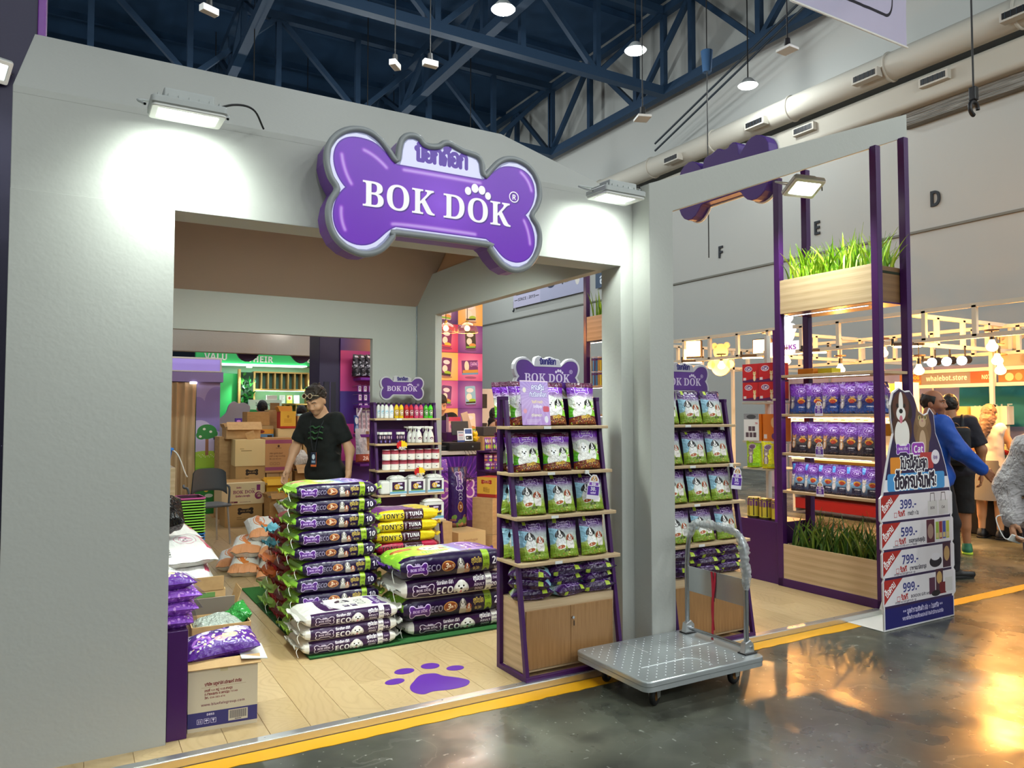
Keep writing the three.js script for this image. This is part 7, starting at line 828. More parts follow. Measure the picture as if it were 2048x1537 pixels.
// ---------- paw prints stuck on the floor ----------
{
  const m = std(0x5a2496, 0.4), paw = (l, P, pad) => { const t = thing('paw_print', l, 'floor sticker', [0, FL + 0.0006, 0]); const e = (x, z, a, b, r = 0) => { const s = poly(Array.from({ length: 40 }, (_, i) => [a * Math.cos(i * 0.15708), b * Math.sin(i * 0.15708)])); mesh('toe_print', ext(s, 0.0008).rotateX(-Math.PI / 2), m, t, [x, 0, z], [0, r, 0]); }; P.forEach((q) => e(...q)); const c = new THREE.CatmullRomCurve3(pad.map(([x, z]) => V3(x, -z, 0)), true), s = new THREE.Shape(c.getPoints(60).map((v) => new THREE.Vector2(v.x, v.y))); mesh('pad_print', ext(s, 0.0008).rotateX(-Math.PI / 2), m, t); };
  paw('big purple paw print sticker on the wood floor by the entrance', [[1.554, -3.938, 0.058, 0.042, 0.25], [1.662, -4.067, 0.06, 0.046, 0.15], [1.826, -4.075, 0.055, 0.05], [1.937, -3.971, 0.052, 0.042, -0.1]], [[1.591, -3.814], [1.643, -3.886], [1.723, -3.964], [1.799, -3.946], [1.821, -3.889], [1.883, -3.817], [1.913, -3.746], [1.866, -3.687], [1.768, -3.677], [1.675, -3.699], [1.614, -3.686], [1.581, -3.738]]);
  paw('purple paw print sticker on the floor beside the loose bag pile', [[1.5, -7.76, 0.05, 0.04], [1.42, -7.7, 0.05, 0.045]], [[1.29, -7.9], [1.38, -7.98], [1.46, -8.14], [1.56, -8.1], [1.6, -7.96], [1.5, -7.9], [1.38, -7.86]]);
}
// ---------- stands behind the shop ----------
{
  // violet stand: painted panel, curtain, header, lit sign
  const L = ctex(256, 1536, (g, w, h) => { rect(g, 0, 0, w, h, '#a79ad0'); const y = (p) => h * (1 - p / 2.0); ell(g, 20, y(1.6), 90, 130, '#8f80c4'); ell(g, 220, y(1.68), 130, 190, '#8f80c4'); rect(g, 0, y(1.62), w, y(1.05) - y(1.62), '#8f80c4'); ell(g, 40, y(1.28), 130, 110, '#c9c0e6'); ell(g, 200, y(1.12), 130, 110, '#c4bae4'); rect(g, 0, y(1.15), w, 300, '#c9c0e6'); rect(g, 0, y(0.92), w, h, '#9cc432'); g.fillStyle = '#b4d43c'; ell(g, 120, y(0.92), 150, 36, '#aed040'); for (let i = 0; i < 14; i++) ell(g, 30 + i * 15, y(0.91) + (i % 3) * 14, 5, 5, '#eef0d8'); rect(g, 104, y(1.2), 34, y(0.9) - y(1.2), '#a06a4a'); ell(g, 120, y(1.25), 106, 84, '#2f8a3c'); ell(g, 60, y(1.2), 56, 50, '#2f8a3c'); ell(g, 180, y(1.22), 56, 50, '#2f8a3c'); for (const [a, b] of [[90, 1.29], [160, 1.25], [50, 1.18]]) { ell(g, a, y(b), 16, 14, '#f0f0e0'); } rect(g, 200, y(1.14), 5, y(0.93) - y(1.14), '#3a3450'); g.fillStyle = '#3a3450'; g.fillRect(190, y(1.17), 24, 30); rect(g, 0, y(0.72), w, h, '#7fb82c'); rect(g, 0, y(0.4), w, h, '#2a8a3a'); ell(g, 150, y(0.3), 44, 22, '#dfe8d8'); ell(g, 120, y(0.38), 24, 20, '#e8c83a'); g.fillStyle = '#26222c'; g.beginPath(); g.roundRect(40, y(0.62), 180, 70, 24); g.fill(); for (const x of [54, 84, 160, 190]) rect(g, x, y(0.58), 20, 90, '#26222c'); });
  const v = thing('violet_stand', 'violet stand with painted park panel and lit lilac header behind the shop', 'stand', [1.57, 0, -11.9]); mesh('painted_panel', pbox(0.33, 1.98, 0.08, { pz: [0, 0, 1, 1] }), std(0xffffff, 0.6, { map: L }), v, [0.165, 0.99, -0.04]); mesh('stand_header', bx(1.2, 0.15, 0.16, 0.004), std(0x9a8ccc, 0.55), v, [-0.24, 2.045, 0]); mesh('header_gap', bx(1.16, 0.06, 0.06, 0), M.black, v, [-0.26, 2.14, -0.02]); mesh('lit_sign', bx(1.1, 0.2, 0.1, 0.006), std(0xa698dc, 0.5, { emissive: 0x9a86e8, emissiveIntensity: 0.45 }), v, [-0.225, 2.22, 0.02]); mesh('sign_border', ext((() => { const s = rrect(1.12, 0.22, 0.01); s.holes.push(rrect(1.07, 0.17, 0.01)); return s; })(), 0.015, 0.002), M.whitePlastic, v, [-0.225, 2.22, 0.065]); mesh('side_wall', bx(0.06, 2.3, 2.0, 0), std(0x9a8ccc, 0.6), v, [0.3, 1.15, -1.06]); mesh('back_wall', bx(1.5, 2.4, 0.06, 0), std(0x2a2440, 0.7), v, [-0.5, 1.2, -0.9]);
  solo('stage_curtain', 'beige pleated curtain hanging beside the painted park panel', 'curtain', gridGeo(60, 10, (u, q, s) => [u * 0.66 - 0.33 + 0.01 * Math.sin(q * 4 + u * 40), q * 1.9, 0.03 * Math.sin(u * 44 + 0.9 * Math.sin(q * 3 + u * 9)) * (1.2 - 0.5 * q) + 0.002 * s]), std(0xc8ac84, 0.85), [1.235, 0.06, -11.86]);
  solo('header_lamp', 'small round white lamp under the violet header', 'lamp', cy(0.05, 0.05, 0.03, 16), glow(0xffffff, 3), [1.52, 1.955, -11.85]);
  const ca = solo('cutout_board', 'grey white cut-out board with a wavy top behind the cartons', 'board', ext(new THREE.Shape(new THREE.CatmullRomCurve3([[0.9, 0], [0.9, 1.2], [1.1, 1.42], [1.2, 1.52], [1.25, 1.65], [1.32, 1.7], [1.38, 1.67], [1.47, 1.68], [1.56, 1.62], [1.55, 1.52], [1.5, 1.4], [1.5, 0.8], [1.5, 0]].map(([x, y]) => V3(x + 0.9, y, 0))).getPoints(80).map((p) => new THREE.Vector2(p.x, p.y))), 0.06, 0.002), std(0xb4b0b4, 0.7), [0, 0, -12.62]);
  // green stand
  const wood = std(0xd8c48c, 0.6, { map: T.straight }), gr = std(0x1c9a4e, 0.5);
  const g = thing('green_stand', 'green stand with lit fascia, pale wood cubby wall and leafy panels', 'stand', [2.9, 0, -14]); mesh('fascia', bx(2.3, 0.36, 0.12, 0.004), std(0x22a85a, 0.5, { emissive: 0x12a04a, emissiveIntensity: 0.25 }), g, [0.06, 2.56, 0.1]); mesh('stand_soffit', bx(2.6, 0.04, 1.2, 0), std(0x8a8a80, 0.8), g, [0, 2.4, -0.5]);
  mesh('stand_back', bx(2.7, 2.4, 0.06, 0), std(0x9ad8b4, 0.6), g, [0, 1.2, -0.35]); mesh('green_door', bx(0.44, 2.22, 0.04, 0.003), gr, g, [-0.5, 1.11, -0.1], [0, 0.25, 0]); mesh('dark_doorway', bx(0.36, 2.2, 0.04, 0), std(0x071014, 0.8), g, [-0.86, 1.1, -0.3]); for (const [t, x] of [['VALU', -0.96], ['E', 0.42]]) mesh('fascia_letters', new TextGeometry(t, { font: T.font, size: 0.11, depth: 0.012 }), M.whitePlastic, g, [x + (t === 'E' ? 0.38 : 0), 2.44, 0.165]); mesh('fascia_letters', new TextGeometry('THEIR', { font: T.font, size: 0.11, depth: 0.012 }), M.whitePlastic, g, [-0.24, 2.42, 0.165]);
  for (let i = 0; i < 9; i++) mesh('cubby_upright', uvm(bx(0.024, 0.33, 0.2, 0.001), 1), wood, g, [-0.06 + i * 0.12, 2.095, -0.2]); for (const y of [2.26, 1.945, 1.68]) mesh('cubby_board', uvm(bx(0.99, 0.026, 0.22, 0.001), 1, 1), wood, g, [0.42, y, -0.2]); mesh('cubby_back', bx(0.98, 0.32, 0.01, 0), std(0x5a8478, 0.7), g, [0.42, 2.1, -0.3]); for (const x of [-0.07, 0.91]) mesh('cubby_side', uvm(bx(0.03, 0.86, 0.24, 0.001), 1), wood, g, [x, 1.83, -0.2]); for (let i = 0; i < 6; i++) mesh('cubby_upright', uvm(bx(0.02, 0.25, 0.2, 0.001), 1), wood, g, [0.36 + i * 0.11, 1.55, -0.2]); mesh('cubby_board', uvm(bx(0.6, 0.026, 0.22, 0.001), 1, 1), wood, g, [0.62, 1.43, -0.2]); mesh('wall_light', bx(0.9, 0.01, 0.03, 0), glow(0xd8ffe8, 4), g, [0.42, 1.925, -0.24]); mesh('wood_post', uvm(bx(0.04, 2.3, 0.1, 0.002), 1), wood, g, [-0.34, 1.15, -0.06]);
  mesh('low_wall', bx(1.4, 1.42, 0.2, 0.003), gr, g, [0.3, 0.71, -0.1]);
  R = mulberry(8); for (const [x, w] of [[-0.2, 0.24], [1.02, 0.2]]) { const lp = thing('leaf_panel', `dense green leaf wall panel ${x < 0 ? 'left' : 'right'} of the wood cubbies`, 'leaf panel', [2.9 + x, 1.55, -14.12]); mesh('panel_back', bx(w, 1.4, 0.03, 0), std(0x0a2412, 0.9), lp); for (let i = 0; i < 110; i++) mesh('leaf', cached('lf' + i % 5, () => gridGeo(2, 4, (u, q, s) => [(u - 0.5) * 0.05 * Math.sin(Math.PI * Math.min(0.98, q + 0.06)), q * (0.07 + i % 5 * 0.012), 0.03 * q * q + s * 0.0006])), std([0x1f6a30, 0x2f8a3c, 0x17502a, 0x4a9a44][i % 4], 0.6), lp, [rr(-w / 2, w / 2), rr(-0.68, 0.66), 0.03], [rr(0, 1.2), rr(-1, 1), rr(0, 6.3)]); }
  const is = thing('counter_sign', 'white counter sign reading Intervetta before the green stand', 'sign', [2.95, 1.545, -13.75]); mesh('sign_box', pbox(0.56, 0.17, 0.1, { pz: [0, 0, 1, 1] }), std(0xffffff, 0.5, { map: ctex(512, 160, (q, w, h) => { rect(q, 0, 0, w, h, '#d8ece0'); txt(q, 'Intervetta', 262, 100, 76, '#2a5a4e', { align: 'center', style: 'normal' }); }) }), is, [0, 0.12, 0]); mesh('sign_counter', bx(0.62, 0.06, 0.3, 0.004), gr, is, [0, 0.0, 0]); solo('sign_counter', 'green service counter below the white counter sign', 'counter', bx(0.66, 1.5, 0.34, 0.004), gr, [2.95, 0.75, -13.78]); solo('paper_pile', 'white paper pile standing on the counter sign', 'papers', bx(0.18, 0.08, 0.06, 0.002), M.whiteSmooth, [3.06, 1.791, -13.75]);
  [[3.29, 0x0, 'first'], [3.42, 1, 'second'], [3.55, 2, 'third']].forEach(([x, i, l]) => solo('brochure', `${['white', 'yellow and red printed', 'white narrow'][i]} brochure on the green stand's ledge`, 'brochure', pbox(0.1, 0.15, 0.01, { pz: [0, 0, 1, 1] }), std(0xffffff, 0.5, { map: ctex(64, 96, (q, w, h) => { rect(q, 0, 0, w, h, i === 1 ? '#e8d858' : '#e6f0ea'); if (i === 1) { rect(q, 6, 6, 52, 50, '#f0ece4'); ell(q, 32, 34, 14, 18, '#c8483a'); } else for (let k = 0; k < 6; k++) rect(q, 10, 12 + k * 12, 40 - k % 3 * 6, 4, '#b0a8b0'); }) }), [x + 0.03, 1.77, -14.05], [-0.1, 0, 0]));
  for (const [x, y, z] of [[2.7, 2.34, -13.9], [3.9, 2.34, -13.9]]) { const d = solo('downlight', `small round downlight over the ${x < 3 ? 'left' : 'right'} leaf panel`, 'lamp', cy(0.05, 0.05, 0.03, 16), glow(0xf4fff4, 6), [x, y, z]); const s = new THREE.SpotLight(0xeafff0, POWER.green * 0.5, 0, 0.9, 0.6, 2); lampLight(s, x, y - 0.03, z + 0.02, x, 0.5, z - 0.1); }
  const gl = new THREE.RectAreaLight(0xe8fff0, 5, 1.6, 0.3); lampLight(gl, 2.9, 2.36, -13.75); gl.lookAt(2.9, 1.2, -14.2); solo('added_soffit_light', 'long added fill light panel under the front of the green stand', 'lamp', bx(1.6, 0.02, 0.3, 0.002), glow(0xe8fff0, 2), [2.9, 2.37, -13.95]);  // invented panel and area light, added to brighten the green stand
  const vl = new THREE.RectAreaLight(0xfff0e4, 6, 1.2, 0.5); lampLight(vl, 1.9, 2.66, -10.3); vl.lookAt(2.1, 0.4, -10.9); solo('added_carton_light', 'added white fill light panel over the cartons behind the rear beam', 'lamp', bx(1.2, 0.03, 0.5, 0.003), glow(0xfff0e4, 2), [1.9, 2.69, -10.4]);  // unseen panel added to light the heaped cartons
  const pl = new THREE.RectAreaLight(0xffe8f4, 7, 0.5, 0.3); lampLight(pl, 2.75, 2.46, -7.2); pl.lookAt(2.78, 1.0, -8.1); solo('added_shelf_light', 'small added fill light panel above the product wall', 'lamp', bx(0.5, 0.03, 0.3, 0.003), glow(0xffe8f4, 2), [2.75, 2.49, -7.165]);  // made-up fitting added to lift the product wall
  const cl = new THREE.RectAreaLight(0xfff0e0, 7, 1.2, 0.5); lampLight(cl, 4.15, 3.08, -8.5); cl.lookAt(4.15, 0.8, -8.2); solo('added_till_light', 'added fill light panel over the cashier counter, hidden by the beam', 'lamp', bx(1.2, 0.03, 0.5, 0.003), glow(0xfff0e0, 2), [4.15, 3.13, -8.54]);  // added out of sight to brighten the till
  // plain white partition and dark pet carriers right of the till
  struct('partition_white', bx(1.3, 1.9, 0.06, 0.002), std(0xd8d4d0, 0.7), [6.1, 0.95, -10.6]); const dsh = thing('dark_shelving', 'dark shelving of boxed goods between poster wall and white partition', 'shelves', [5.48, 0, -10.4]); for (const y of [0.7, 1.25, 1.7]) mesh('dark_goods', bx(0.16, 0.22, 0.2, 0.004), std(0x2c2c2e, 0.7), dsh, [0, y, 0]); mesh('shelf_frame', bx(0.18, 1.85, 0.02, 0.002), std(0x8a8478, 0.6), dsh, [0, 0.925, -0.12]);
}
// ---------- warm lit stand at the right ----------
{
  const tm = std(0xe8dcc4, 0.5), tr = thing('tube_trellis', 'white tube frame of the warm lit stand with dangling bulbs', 'stand frame', [0, 0, 0]);
  const beam = (x0, y0, z0, x1, y1, z1, n = 'frame_rail') => mesh(n, bar([x0, y0, z0], [x1, y1, z1], 0.05), tm, tr);
  for (const x of [9, 11.2]) { const hi = x < 10 ? 2.76 : 2.72, lo = x < 10 ? 2.4 : 2.35; beam(x, hi, -3.4, x, hi, -11); beam(x, lo, -3.4, x, lo, -11); for (let i = 0; i < 13; i++) beam(x, lo, -3.6 - i * 0.6, x, hi, -3.6 - i * 0.6, 'frame_stud'); }
  for (const z of [-5.6, -7.9, -10.4]) { beam(9, 2.74, z, 13, 2.74, z); beam(9, 2.38, z, 13, 2.38, z); for (let i = 1; i < 6; i++) beam(9 + i * 0.6, 2.38, z, 9 + i * 0.6, 2.74, z, 'frame_stud'); } beam(9, 2.2, -4.2, 13, 2.2, -4.2); for (const z of [-5.66, -10.4]) beam(11, 0, z, 11, 2.72, z, 'frame_post'); beam(9, 0, -10.6, 9, 2.74, -10.6, 'frame_post'); beam(9, 0, -3.4, 9, 2.74, -3.4, 'frame_post');
  const bulbs = [[9, 2.26, -4.62, 'large, right of the others'], [9.3, 2.12, -4.72, 'below the large one at the right'], [9.6, 2.02, -4.84, 'lowest of three at the right'], [9, 2.03, -5.48, 'above the bald man'], [9, 2.28, -5.95, 'beside the tower\'s right post'], [9, 2.27, -7.47, 'below the white rabbit sign'], [9, 2.1, -6.58, 'behind the tower shelf'], [9, 2.27, -8.75, 'by the teddy cut-out at left']];
  bulbs.forEach(([x, y, z, l], i) => { const b = thing('hanging_bulb', `warm glowing bulb ${l}`, 'bulb', [x, y, z]); mesh('bulb_glass', at(new THREE.SphereGeometry(0.06, 18, 14).scale(1, 0.85, 1), 0, 0, 0), glow(0xffc878, 16), b); mesh('bulb_neck', at(cy(0.022, 0.04, 0.05, 14), 0, 0.065, 0), glow(0xffd898, 3), b); mesh('bulb_socket', at(cy(0.022, 0.026, 0.07, 12), 0, 0.12, 0), M.black, b); mesh('ceiling_rose', at(cy(0.075, 0.075, 0.015, 16), 0, 0.19, 0), std(0x6a4a30, 0.5), b); mesh('bulb_wire', rod([0, 0.15, 0], [0, Math.max(0.2, 2.42 - y), 0], 0.006, 6), M.cable, b); lampLight(new THREE.PointLight(0xffb055, POWER.warmBulb, 0, 2), x, y, z); });
  [[9.0, 2.34, -5.62, 'near the tower\'s right post'], [9.0, 2.36, -6.98, 'seen through the tower'], [9.0, 2.36, -8.1, 'left of the tower'], [9.0, 2.36, -9.4, 'at the far left over the rack'], [10.6, 2.24, -6.2, 'low, above the store name band']].forEach(([x, y, z, l], i) => { const f = thing('stand_flood', `black slim flood lamp on the white frame ${l}`, 'lamp', [x, y, z], -0.9); mesh('flood_body', bx(0.34, 0.04, 0.16, 0.008), std(0x2a241e, 0.5), f, [0, 0.03, 0]); mesh('flood_glass', bx(0.3, 0.012, 0.13, 0.002), glow(0xfff0c8, 7), f); for (const s of [-1, 1]) mesh('flood_clamp', bx(0.03, 0.09, 0.05, 0.004), M.black, f, [s * 0.17, 0.06, 0]); if (i !== 1 && i !== 4) { const s = new THREE.SpotLight(0xffd08a, POWER.warmFlood, 0, 1.25, 0.6, 2); lampLight(s, x, y - 0.03, z, x + 0.8, 0, z); } });
  [[9.2, 2.62, -9.6, 'large glaring'], [9.2, 2.52, -8.1, 'smaller glaring']].forEach(([x, y, z, l]) => { const f = thing('work_lamp', `${l} warm lamp on the upper frame rail left of the tower`, 'lamp', [x, y, z], -1.1); mesh('lamp_shell', bx(0.3, 0.3, 0.06, 0.02), std(0x4a3a28, 0.5), f, [0, 0, -0.05]); mesh('lamp_glow', bx(0.26, 0.26, 0.02, 0.01), glow(0xffcf80, 14), f); const s = new THREE.SpotLight(0xffb868, POWER.warmFlood, 0, 1.3, 0.7, 2); lampLight(s, x - 0.12, y - 0.02, z + 0.08, x - 2, 0, z + 1.4); });
  for (let i = 0; i < 3; i++) { const s = thing('spot_head', `small white spot lamp head, ${NTH[i]} of three on the frame`, 'spot lamp', [10.1, 2.2, -5.95 + i * 0.2]); mesh('spot_glow', new THREE.SphereGeometry(0.06, 16, 12), glow(0xdfe8ff, 9), s, [-0.03, 0, 0]); mesh('spot_barrel', at(cy(0.045, 0.055, 0.12, 14), 0.06, 0.02, 0, 0, 0, Math.PI / 2), M.black, s); mesh('spot_arm', rod([0.05, 0.03, 0], [0.05, 0.18, 0], 0.01), M.black, s); }
  // rabbit and bear shaped boards, lit sign
  const rs = thing('rabbit_sign', 'lit white cut-out sign reading NIKS behind the tower post', 'sign', [9.0, 2.46, -7.46], -Math.PI / 2 + 0.12); const sg = ctex(256, 128, (g, w, h) => { rect(g, 0, 0, w, h, '#f4f2fa'); txt(g, 'NiKS', 134, 84, 76, '#8a2a9a', { align: 'center' }); }); mesh('sign_plate', ext(rrect(0.62, 0.2, 0.1), 0.04, 0.004), std(0xf4f4f8, 0.4, { emissive: 0xf0f2ff, emissiveIntensity: 0.7 }), rs); mesh('sign_text', bx(0.4, 0.16, 0.004, 0).clone(), std(0xffffff, 0.4, { map: sg, emissive: 0xffffff, emissiveMap: sg, emissiveIntensity: 0.8 }), rs, [0.04, 0, 0.043]); const bl = []; [[0, 0.2, 0.13], [-0.03, 0.36, 0.1], [0.05, 0.44, 0.06], [-0.09, 0.46, 0.05], [0.08, 0.28, 0.08]].forEach(([x, y, r]) => bl.push(at(cy(r, r, 0.04, 20), x, y, 0.02, Math.PI / 2))); mesh('sign_figure', join(bl), std(0xf4f4f8, 0.4, { emissive: 0xf0f4ff, emissiveIntensity: 0.9 }), rs);
  [[9.3, 2.3, -9.05, 'bear shaped cream board on the frame at the left'], [11.4, 2.25, -5.6, 'bear shaped cream board on the frame at the right']].forEach(([x, y, z, l]) => { const b = thing('bear_board', l, 'board', [x, y, z], -Math.PI / 2 + 0.3); const ms = [[0, 0, 0.17], [0, 0.24, 0.13], [-0.11, 0.34, 0.05], [0.11, 0.34, 0.05], [-0.17, 0.02, 0.07], [0.17, 0.02, 0.07]].map(([p, q, r]) => at(cy(r, r, 0.03, 24), p, q, 0, Math.PI / 2)); mesh('board_shape', join(ms), std(0xe0c8a0, 0.7), b); });
  // store band, partitions, teal flag
  const bt = ctex(1024, 96, (g, w, h) => { rect(g, 0, 0, w, h, '#7a7470'); rect(g, 0, 0, 260, h, '#8a5a3a'); for (let i = 0; i < 2; i++) ell(g, 60 + i * 40, 56, 20, 30, ['#e0c8a0', '#5a3a2a'][i]); txt(g, 'DOG', 140, 46, 44, '#e8b82a'); txt(g, 'SHOW', 140, 86, 38, '#c89a2a'); txt(g, 'whalebot.store', 540, 66, 62, '#f0e8dc', { align: 'center' }); rect(g, 800, 0, 224, h, '#a8502c'); txt(g, 'N07', 960, 66, 50, '#f0dcc8', { align: 'center' }); });
  const wb = thing('store_band', 'name band reading whalebot.store N07 across the warm stand', 'sign', [11.06, 2.02, -6.36], -Math.PI / 2); mesh('band_print', pbox(1.36, 0.16, 0.02, { pz: [0, 0, 1, 1] }), std(0xffffff, 0.6, { map: bt }), wb); for (const y of [0.11, -0.11]) mesh('band_rail', bx(1.4, 0.05, 0.05, 0.003), tm, wb, [0, y, 0]);
  const w2 = thing('store_band', 'second name band with a gold show badge at the right edge', 'sign', [11.06, 2.02, -5.0], -Math.PI / 2); mesh('band_print', pbox(1.2, 0.16, 0.02, { pz: [0, 0, 1, 1] }), std(0xffffff, 0.6, { map: ctex(512, 80, (g, w, h) => { rect(g, 0, 0, w, h, '#8a6434'); ell(g, 60, 46, 24, 28, '#e0c090'); ell(g, 110, 46, 20, 26, '#c89a60'); txt(g, 'DOG', 170, 40, 40, '#f0c83a'); txt(g, 'SHOW', 170, 76, 34, '#d0a02a'); }) }), w2); for (const y of [0.11, -0.11]) mesh('band_rail', bx(1.24, 0.05, 0.05, 0.003), tm, w2, [0, y, 0]);
  const par = structGroup('partition_violet', [12.6, 0, 0]); mesh('partition_panel', bx(0.05, 2.3, 8, 0), std(0xa89cae, 0.7), par, [0, 1.15, -7]); for (let i = 0; i < 8; i++) mesh('partition_stile', bx(0.04, 2.3, 0.03, 0), M.alu, par, [-0.04, 1.15, -3.4 - i]);
  const fg = thing('teal_flag', 'teal cloth banner reading WHALE hung on the partition', 'banner', [12.3, 1.62, -6.35], -Math.PI / 2); mesh('flag_cloth', gridGeo(12, 8, (u, v, s) => [(u - 0.5) * 0.95, (v - 0.5) * 0.62, 0.02 * Math.sin(u * 9 + v * 3) + s * 0.0015]), std(0xffffff, 0.7, { map: ctex(256, 160, (g, w, h) => { rect(g, 0, 0, w, h, '#1c7a78'); g.save(); g.translate(60, 110); g.rotate(-0.05); txt(g, 'WHALE', 0, 0, 46, '#b8d0c8'); g.restore(); }) }), fg);
  // shelving with the long white price rails, red base, boxes
  const sh = thing('white_shelving', 'white shelving with long price rails and red base seen through the tower', 'shelving', [9.5, 0, -6.95]); for (const y of [0.42, 0.86, 1.41]) { mesh('shelf_deck', bx(0.5, 0.03, 1.7, 0.003), M.whiteSmooth, sh, [0.25, y, 0]); mesh('price_rail', pbox(0.02, 0.08, 1.7, { nx: [0, 0, 1, 1] }), std(0xffffff, 0.4, { map: ctex(256, 32, (g, w, h) => { rect(g, 0, 0, w, h, '#f0ece4'); for (let i = 0; i < 14; i++) rect(g, i * 18 + 4, 8 + i % 3 * 5, 10, 5, ['#c8586a', '#5a8a4a', '#8a8a8a'][i % 3]); }), emissive: 0xfff0d8, emissiveIntensity: 0.12 }), sh, [-0.01, y, 0]); } mesh('red_base', bx(0.46, 0.16, 1.7, 0.004), std(0x8a1418, 0.4), sh, [0.25, 0.16, 0]); mesh('shelf_foot', bx(0.06, 0.16, 0.06, 0.003), M.whiteSmooth, sh, [0.03, 0.08, 0.55]); mesh('shelf_back', bx(0.03, 1.9, 1.7, 0.002), std(0xe0b450, 0.7), sh, [0.5, 0.98, 0]); for (const z of [-0.84, 0.84]) mesh('shelf_end', bx(0.5, 1.9, 0.03, 0.002), M.whiteSmooth, sh, [0.25, 0.98, z]);
  R = mulberry(31); const cc = [0xe8b840, 0xd8603a, 0xf0e0b8, 0xe8d060, 0xc8a878, 0xf4ead0]; for (let r = 0; r < 2; r++) for (let k = 0; k < 6; k++) solo('goods_box', `small warm-lit goods box on the white shelving, ${NTH[k]} on the ${r ? 'upper' : 'middle'} board`, 'goods box', bx(0.2, 0.22 + (k * 7 + r) % 3 * 0.05, 0.22, 0.006), std(cc[(k + r * 2) % 6], 0.6), [9.78, [0.986, 1.55][r] + ((k * 7 + r) % 3) * 0.025, -7.6 + k * 0.26]);
  const st = thing('display_table', 'dark clothed display table where the shoppers stand', 'table', [10.25, 0, -4.35], 0.04); mesh('table_top', bx(0.9, 0.04, 2.6, 0.006), std(0x4a6a6a, 0.6), st, [0, 0.98, 0]); mesh('table_cloth', bx(0.86, 0.95, 2.56, 0.01), std(0x0e0c0e, 0.85), st, [0, 0.48, 0]);
  for (let i = 0; i < 30; i++) { const c = i % 5, r = (i / 5) | 0, z = -6.7 + c * 0.24 + r % 2 * 0.05, y = 0.03 + r * 0.27; if (r > 5) continue; solo('goods_box', `cream and orange goods box stacked behind the shoppers, ${NTH[c]} column, layer ${['one', 'two', 'three', 'four', 'five', 'six'][r]}`, 'goods box', bx(0.24, 0.26, 0.22, 0.006), std([0xf0dca8, 0xe8c070, 0xe09a50, 0xf4e6c4][(i * 3) % 4], 0.6), [11.25 + 0.02 * (i % 3), y + 0.1, z], [0, 0.1 * (i % 3 - 1), 0], 'goods boxes stacked behind the shoppers'); }
  const bd = thing('notice_stand', 'wooden stand with printed sheets and boxes at the right edge', 'stand', [9.5, 0, -4.25], -0.9); mesh('stand_board', uvm(bx(0.4, 0.03, 0.3, 0.003), 1), M.shelf, bd, [0, 1.34, 0]); mesh('stand_post', uvm(bx(0.05, 1.34, 0.05, 0.003), 1), M.shelf, bd, [0.16, 0.67, -0.1]); mesh('stand_sheet', pbox(0.3, 0.24, 0.006, { pz: [0, 0, 1, 1] }), std(0xffffff, 0.6, { map: ctex(128, 96, (g, w, h) => { rect(g, 0, 0, w, h, '#d0bcb8'); for (let i = 0; i < 7; i++) for (let k = 0; k < 4; k++) rect(g, 10 + k * 28, 10 + i * 12, 18, 5, '#8a7478'); }) }), bd, [-0.02, 1.2, 0.16]); mesh('stand_box', bx(0.34, 0.1, 0.2, 0.004), std(0x8a4a4a, 0.5), bd, [0, 1.41, 0]); mesh('stand_box', bx(0.28, 0.05, 0.2, 0.004), std(0xd8d0d0, 0.5), bd, [0.01, 1.485, 0]);
}
